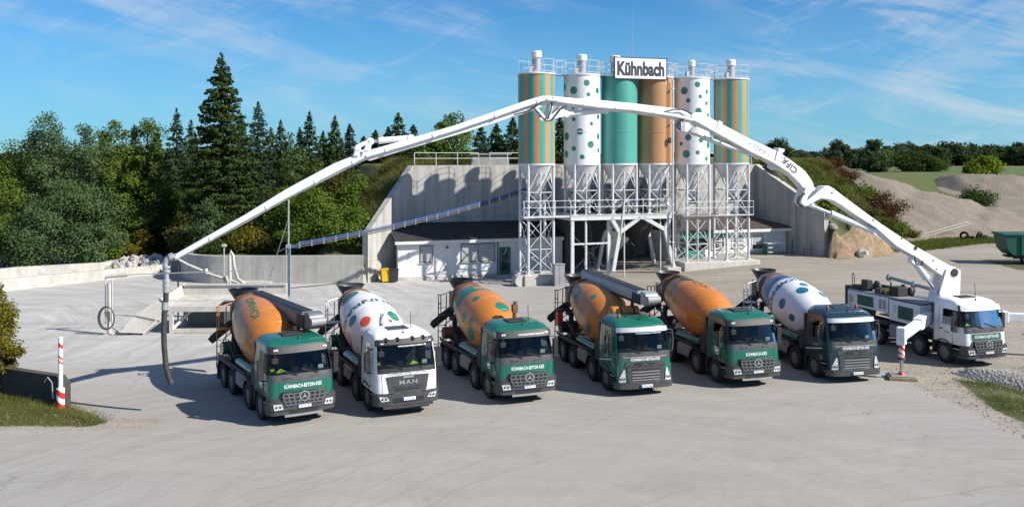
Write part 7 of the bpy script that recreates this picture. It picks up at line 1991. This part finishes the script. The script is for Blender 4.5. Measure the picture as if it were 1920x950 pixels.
mb = MB(); mb.box(-0.85, -0.25, 5.0, 5.7, 2.63, 3.1); mb.box(-1.0, -0.65, 7.2, 7.7, 2.63, 3.2); mb.box(-1.1, -0.3, 6.1, 6.5, 2.63, 2.9); mb.box(-0.9, 0.8, 8.5, 9.2, 1.6, 2.7); mb.tube((0.4, 6.0, 2.75), (0.4, 8.2, 2.75), 0.12, 10); mb.tube((-0.5, 9.0, 1.2), (0.7, 9.0, 1.2), 0.45, 14); mb.path([(-0.9, 8.4, 2.6), (-0.9, 8.4, 3.3), (-0.85, 8.55, 3.45), (-0.8, 8.7, 3.3), (-0.8, 8.7, 2.6)], 0.025, 6); mb.box(-1.0, 0.3, 7.8, 8.4, 2.63, 2.85)
for q in ((0.1, 5.2), (-0.5, 6.9), (0.2, 7.9), (0.5, 6.2)): mb.lathe([(0.16, 2.62), (0.16, 2.95), (0.1, 3.05)], 10, (q[0], q[1], 0))
mb.build('pump_gear', MT['dark'], pt, bevel=0.04)
mb = MB(); mb.box(-0.9, -0.4, 5.85, 6.05, 2.63, 2.85); mb.build('yellow_tank', MT['yellow'], pt, bevel=0.05)
mb = MB(); mb.tube((0.55, 3.2, 3.0), (0.55, 7.4, 3.3), 0.10, 10); mb.tube((0.8, 3.2, 2.9), (0.8, 7.4, 3.2), 0.05, 8)
for y in (5.4, 7.3): mb.lathe([(0.2, -0.08), (0.2, 0.08)], 12, (0.55, y, 3.16 + (y - 5.6) * 0.07), (0, 1, 0.07))
for y in (5.4, 7.2): mb.bar((0.55, y, 2.62), (0.55, y, 3.1), 0.08)
mb.build('folded_pipe', MT['alu'], pt)
# turret
mb = MB(); mb.lathe([(0.75, 1.06), (0.75, 1.5), (0.5, 1.7), (0.5, 2.7), (0.62, 2.75), (0.62, 2.95)], 28, (0, 2.72, 0)); mb.build('slewing_column', MT['white'], pt)
T0 = PW @ Vector((0, 2.72, 0)); T0.z = 0
BD = Vector((-13.4 - T0.x, 36.0 - T0.y, 0)); BD.normalize(); BN = Vector((-BD.y, BD.x, 0))      # boom plane; BN points away from or towards the camera
if BN.y > 0: BN = -BN
T0 = PW @ Vector((0, 2.72, 0)); T0.z = 0
def bp(x, y):
    """pixel -> (t along the boom plane, z)"""
    # (x-960) s = T0.x + t BD.x ; FPX s = T0.y + t BD.y
    k = (x - 960) / FPX
    t = (k * T0.y - T0.x) / (BD.x - k * BD.y)
    Y = T0.y + t * BD.y
    return t, CZ - (y - H0) * Y / FPX
def BPt(t, z, d=0.0): return T0 + BD * t + BN * d + Vector((0, 0, z))
def P3(x, y, d=0.0): return BPt(*bp(x, y), d)
def section(name, poly, wd, m='white', parent=None, bevel=0.025):
    mb = MB(); mb.prism([bp(*q) for q in poly], lambda a, c, d: BPt(a, c, d), -wd / 2, wd / 2)
    return mb.build(name, MT[m], parent or pt, smooth=False, bevel=bevel, world=PW if parent is None else None)
def attach(o, par):
    o.parent = par
    return o
mb = MB()
for s_ in (-0.36, 0.30):
    mb.prism([bp(*q) for q in ((1791, 505), (1776, 497), (1765, 503), (1752, 546), (1750, 560), (1788, 560), (1790, 540))], lambda a, c, d, s_=s_: BPt(a, c, s_ + d), 0, 0.07)
mb.prism([bp(*q) for q in ((1752, 550), (1750, 566), (1790, 566), (1790, 550))], lambda a, c, d: BPt(a, c, d), -0.4, 0.4)
o = mb.build('turret_bracket', MT['white'], pt, smooth=False, world=PW)
mb = MB(); mb.lathe([(0, -0.42), (0.2, -0.42), (0.2, 0.42), (0, 0.42)], 20, P3(1779, 509), BN); mb.build('pivot_pin', MT['dark'], o)
secs = [
    ([(1533, 372), (1538, 349), (1548, 348), (1558, 354), (1576, 368), (1641, 416), (1703, 457), (1765, 492), (1790, 504), (1790, 518), (1770, 520), (1753, 512), (1715, 484), (1674, 461), (1636, 427), (1596, 402), (1570, 384), (1556, 376), (1545, 373)], 0.56),
    ([(1294, 228), (1291, 217), (1298, 211), (1310, 212), (1341, 229), (1402, 261), (1455, 285), (1483, 304), (1505, 321), (1518, 340), (1523, 356), (1510, 364), (1500, 352), (1482, 332), (1457, 316), (1417, 291), (1346, 253), (1306, 235)], 0.48),
    ([(1016, 182), (1024, 180), (1065, 184), (1130, 189), (1190, 195), (1265, 204), (1285, 211), (1302, 226), (1296, 232), (1265, 224), (1190, 213), (1060, 200), (1020, 195)], 0.40),
    ([(1028, 182), (1016, 180), (985, 189), (850, 236), (740, 268), (688, 283), (684, 295), (692, 302), (760, 281), (870, 249), (980, 214), (1022, 198)], 0.36),
    ([(684, 281), (660, 293), (625, 307), (534, 356), (458, 403), (331, 475), (326, 482), (329, 488), (467, 414), (540, 373), (634, 325), (664, 310), (690, 298)], 0.30)]
BS = [section('boom_section', p, w_) for p, w_ in secs]
def piece(name, i, build, m='white', **k):
    mb = MB(); build(mb); return mb.build(name, MT[m] if isinstance(m, str) else m, BS[i], world=None, **k) if False else _pc(mb, name, i, m, **k)
def _pc(mb, name, i, m, **k):
    o = mb.build(name, MT[m] if isinstance(m, str) else [MT[q] for q in m], BS[i], **k)
    return o
# NB: children of the sections share the sections' local frame (their meshes are already in world coordinates)
def ram(mb, a, b_, f, r, d=0.0, rr=None):
    A, B = P3(*a, d), P3(*b_, d); M1 = A.lerp(B, f); mb.tube(A, M1, rr or r * 0.55, 10, 1); mb.tube(M1, B, r, 14, 0); mb.lathe([(0, -0.16), (r * 1.15, -0.16), (r * 1.15, 0.16), (0, 0.16)], 12, A, BN, 0); mb.lathe([(0, -0.16), (r * 1.2, -0.16), (r * 1.2, 0.16), (0, 0.16)], 12, B, BN, 0); mb.lathe([(r * 1.12, -0.08), (r * 1.12, 0.08)], 14, M1, (B - A).normalized(), 0)
mb = MB(); ram(mb, (1504, 378), (1640, 434), 0.40, 0.15); _pc(mb, 'boom_ram', 0, ['white', 'silver'])
mb = MB(); ram(mb, (1755, 545), (1712, 487), 0.45, 0.17); _pc(mb, 'boom_ram', 0, ['white', 'silver'])
mb = MB(); ram(mb, (1276, 243), (1420, 293), 0.32, 0.11); _pc(mb, 'boom_ram', 1, ['white', 'silver'])
mb = MB(); ram(mb, (1060, 214), (1135, 207), 0.12, 0.13); _pc(mb, 'boom_ram', 2, ['white', 'silver'])
mb = MB(); ram(mb, (694, 265), (770, 259), 0.25, 0.13); _pc(mb, 'boom_ram', 3, ['white', 'silver'])
def links(i, polys, wd=0.3, gap=0.0):
    mb = MB()
    for pl_ in polys:
        for s_ in (-1, 1): mb.prism([bp(*q) for q in pl_], lambda a, c, d, s_=s_: BPt(a, c, s_ * wd + d), 0, 0.05)
    _pc(mb, 'linkage_plate', i, 'white', smooth=False)
links(0, [[(1497, 383), (1503, 386), (1548, 362), (1545, 350), (1534, 352)], [(1502, 384), (1512, 352), (1504, 348), (1494, 378)]])
links(1, [[(1272, 246), (1283, 248), (1296, 232), (1290, 226), (1274, 230)], [(1272, 246), (1279, 247), (1280, 226), (1272, 228)]], 0.24)
links(2, [[(1018, 226), (1026, 226), (1036, 196), (1028, 194)], [(1018, 226), (1050, 220), (1060, 216), (1056, 207), (1048, 200), (1040, 208)], [(1000, 206), (1006, 204), (1022, 222), (1018, 227)]], 0.2)
links(3, [[(662, 292), (668, 272), (691, 261), (694, 267), (676, 276), (672, 292)], [(676, 294), (690, 262), (696, 266), (692, 290)], [(666, 280), (690, 282), (690, 286), (666, 284)]], 0.18)
# pipeline on the camera side of every section
def run(i, pts, d, r=0.075):
    mb = MB(); P = [P3(*q, d) for q in pts]; mb.path(P, r, 10)
    for a, c in zip(P[:-1], P[1:]):
        n_ = max(1, int((c - a).length / 2.6))
        for k in range(n_):
            p = a.lerp(c, (k + 0.5) / n_); mb.lathe([(r * 1.35, -0.06), (r * 1.35, 0.06)], 12, p, (c - a).normalized()); mb.bar(p, p - BN * 0.2 + Vector((0, 0, -0.05)), 0.05)
    _pc(mb, 'delivery_pipe', i, 'white')
run(1, [(1494, 346), (1470, 322), (1440, 303), (1400, 284), (1310, 234), (1295, 226)], 0.36)
run(2, [(1294, 226), (1260, 218), (1180, 206), (1120, 201), (1060, 193), (1020, 187)], 0.31)
run(3, [(1018, 187), (990, 196), (860, 240), (760, 271), (684, 293)], 0.29)
run(4, [(682, 294), (640, 314), (540, 366), (460, 410), (330, 482)], 0.25, 0.07)
mb = MB()   # dark hydraulic hoses hanging at the joints
def hose(pts, d, r=0.035): mb.path([P3(*q, d) for q in pts], r, 6)
hose([(985, 208), (997, 203), (1012, 220), (1020, 228), (1030, 226), (1040, 214), (1048, 203), (1058, 200)], 0.3); hose([(960, 216), (985, 209), (1000, 200), (1013, 191)], 0.3); hose([(1022, 224), (1028, 208), (1032, 184)], 0.33)
_pc(mb, 'hydraulic_hose', 2, 'rubber')
mb = MB(); hose([(1290, 214), (1276, 206), (1256, 206), (1240, 211)], 0.33); hose([(1270, 243), (1263, 236), (1268, 226), (1280, 224)], 0.3, 0.05); _pc(mb, 'hydraulic_hose', 1, 'rubber')
mb = MB(); hose([(1706, 478), (1708, 492), (1718, 496), (1722, 488)], 0.33); hose([(1496, 385), (1488, 380), (1490, 370), (1500, 362)], 0.36, 0.06); _pc(mb, 'hydraulic_hose', 0, 'rubber')
mb = MB()   # bolts and pads
for q in ((1569, 352.), (1553, 361), (1593, 376), (1612, 388), (1630, 412), (1683, 446), (1748, 503), (1742, 487)): mb.lathe([(0, 0.27), (0.045, 0.27), (0.045, 0.29), (0, 0.29)], 10, P3(*q), BN)
mb.lathe([(0, 0.27), (0.10, 0.27), (0.10, 0.30), (0, 0.30)], 14, P3(1709, 464), BN); mb.lathe([(0, 0.3), (0.12, 0.3), (0.12, 0.34), (0, 0.34)], 14, P3(1538, 356), BN)
_pc(mb, 'bolt_head', 0, 'dark', split=True)
mb = MB(); mb.prism([bp(*q) for q in ((1452, 283), (1462, 283), (1452, 319), (1444, 314))], lambda a, c, d: BPt(a, c, d), -0.29, 0.29); mb.prism([bp(*q) for q in ((1454, 277), (1465, 280), (1463, 286), (1453, 284))], lambda a, c, d: BPt(a, c, d), -0.12, 0.3)
mb.prism([bp(*q) for q in ((1343, 226), (1350, 230), (1340, 254), (1335, 250))], lambda a, c, d: BPt(a, c, d), -0.27, 0.27)
_pc(mb, 'boom_clamp', 1, 'silo_white', smooth=False)
def boomtext(i, s_, cx, cy, ang, width, h, m, d, name='boom_lettering', bold=0.0):
    t0, z0 = bp(cx, cy); a = R(ang)
    # the unrolled boom is upside down here: text runs from upper left ... read with the head turned
    def fn(x, y):
        px_, pz_ = -x, -y
        tt = t0 - (px_ * math.cos(a) - pz_ * math.sin(a)); zz_ = z0 + (px_ * math.sin(a) + pz_ * math.cos(a))
        return BPt(tt, zz_, d)
    return text_obj(name, s_, h, fn, MT[m], BS[i], width=width, bold=bold)
boomtext(1, 'CIFA', 1478, 306, -40, 0.95, 0.30, 'letter_dark', 0.246, bold=0.02)
boomtext(1, '• K42L •', 1420, 276, -28, 1.2, 0.22, 'letter_grey', 0.246)
mb = MB(); t0, z0 = bp(1462, 299)
for k in range(3):
    a = 2.09 * k; mb.prism([(t0 + 0.13 * math.cos(a + q), z0 + 0.13 * math.sin(a + q)) for q in (0, 0.7, 1.4)] + [(t0 + 0.07 * math.cos(a + q), z0 + 0.07 * math.sin(a + q)) for q in (1.4, 0.7, 0)], lambda p, q, d: BPt(p, q, d), 0.243, 0.247)
_pc(mb, 'boom_emblem', 1, 'letter_grey', smooth=False)
# tip: elbows and end hose
mb = MB(); mb.path([P3(331, 480), P3(320, 483), P3(313, 486), P3(310, 494), P3(311, 506)], 0.115, 12); mb.lathe([(0.17, -0.07), (0.17, 0.07)], 14, P3(322, 482), (P3(331, 480) - P3(320, 484)).normalized()); mb.tube(P3(311, 504), P3(313, 530), 0.09, 12)
for y in (500, 508, 526, 535): mb.lathe([(0.15, -0.05), (0.15, 0.05)], 14, P3(312, y), (0, 0, 1))
_pc(mb, 'end_elbow', 4, 'galv')
mb = MB(); mb.path([P3(312, 530), P3(311, 560), P3(308, 590), P3(307, 620), P3(308, 650), P3(311, 685), P3(316, 705), P3(321, 719)], 0.105, 12)
_pc(mb, 'end_hose', 4, 'rubber')
mb = MB(); mb.tube(P3(312.5, 528), P3(311.5, 548), 0.13, 14); mb.tube(P3(309.5, 566), P3(308.5, 580), 0.122, 14); _pc(mb, 'hose_coupling', 4, 'galv', split=True)
# the sections' children were written in world coordinates: give each the section's frame
# outriggers
def outrigger(sx_, foot, label=None):
    L = Vector((sx_ * 1.0, 2.75, 1.95)); F = Vector(foot); mb = MB()
    Mid = Vector((L.x + (F.x - L.x) * 0.42, L.y + (F.y - L.y) * 0.42, 1.95)); E = Vector((F.x, F.y, 1.92))
    mb.bar(L, Mid, 0.44, 0.55); mb.bar(L.lerp(E, 0.38), E, 0.34, 0.42); d = (E - L).normalized(); mb.bar(E - d * 0.16, E + d * 0.18, 0.38, 0.78)
    o = mb.build('outrigger', MT['white'], pt, smooth=False, bevel=0.03)
    mb = MB(); striped(mb, 0.13, 0.95, 1.55, [(1.25, 1.42), (1.02, 1.10)], o=(F.x, F.y)); mb.build('jack_tube', [MT['letter_white'], MT['red']], o)
    mb = MB(); mb.tube((F.x, F.y, 0.22), (F.x, F.y, 0.95), 0.075, 12, 0); mb.lathe([(0.16, 0.86), (0.16, 0.98)], 14, (F.x, F.y, 0), mi=1); mb.lathe([(0.2, 0.16), (0.12, 0.3)], 14, (F.x, F.y, 0), mi=2)
    mb.build('jack_rod', [MT['silver'], MT['rust'], MT['red']], o)
outrigger(-1, (-5.45, -0.6, 0)); outrigger(1, (5.6, 0.2, 0))
for sx_, f in ((-1, (-5.45, -0.6)), (1, (5.6, 0.2))):
    p = PW @ Vector((f[0], f[1], 0)); zb = float(terr(p.x, p.y))
    ob = empty('timber_pad', (p.x, p.y, zb), R(PYAW - 30)); tag(ob, 'square timber pad under the striped outrigger foot' if sx_ < 0 else 'timber pad under the far outrigger, beyond the pump truck cab', 'timber pad')
    mb = MB()
    for k in range(4): mb.box(-0.6, 0.6, -0.5 + k * 0.25 + 0.01, -0.5 + (k + 1) * 0.25 - 0.01, 0.0, 0.15)
    mb.build('bottom_planks', MT['wood'], ob, smooth=False, bevel=0.02)
    mb = MB(); mb.box(-0.5, 0.5, -0.42, 0.42, 0.152, 0.2); mb.build('top_plate', MT['midgrey'], ob, smooth=False, bevel=0.01)
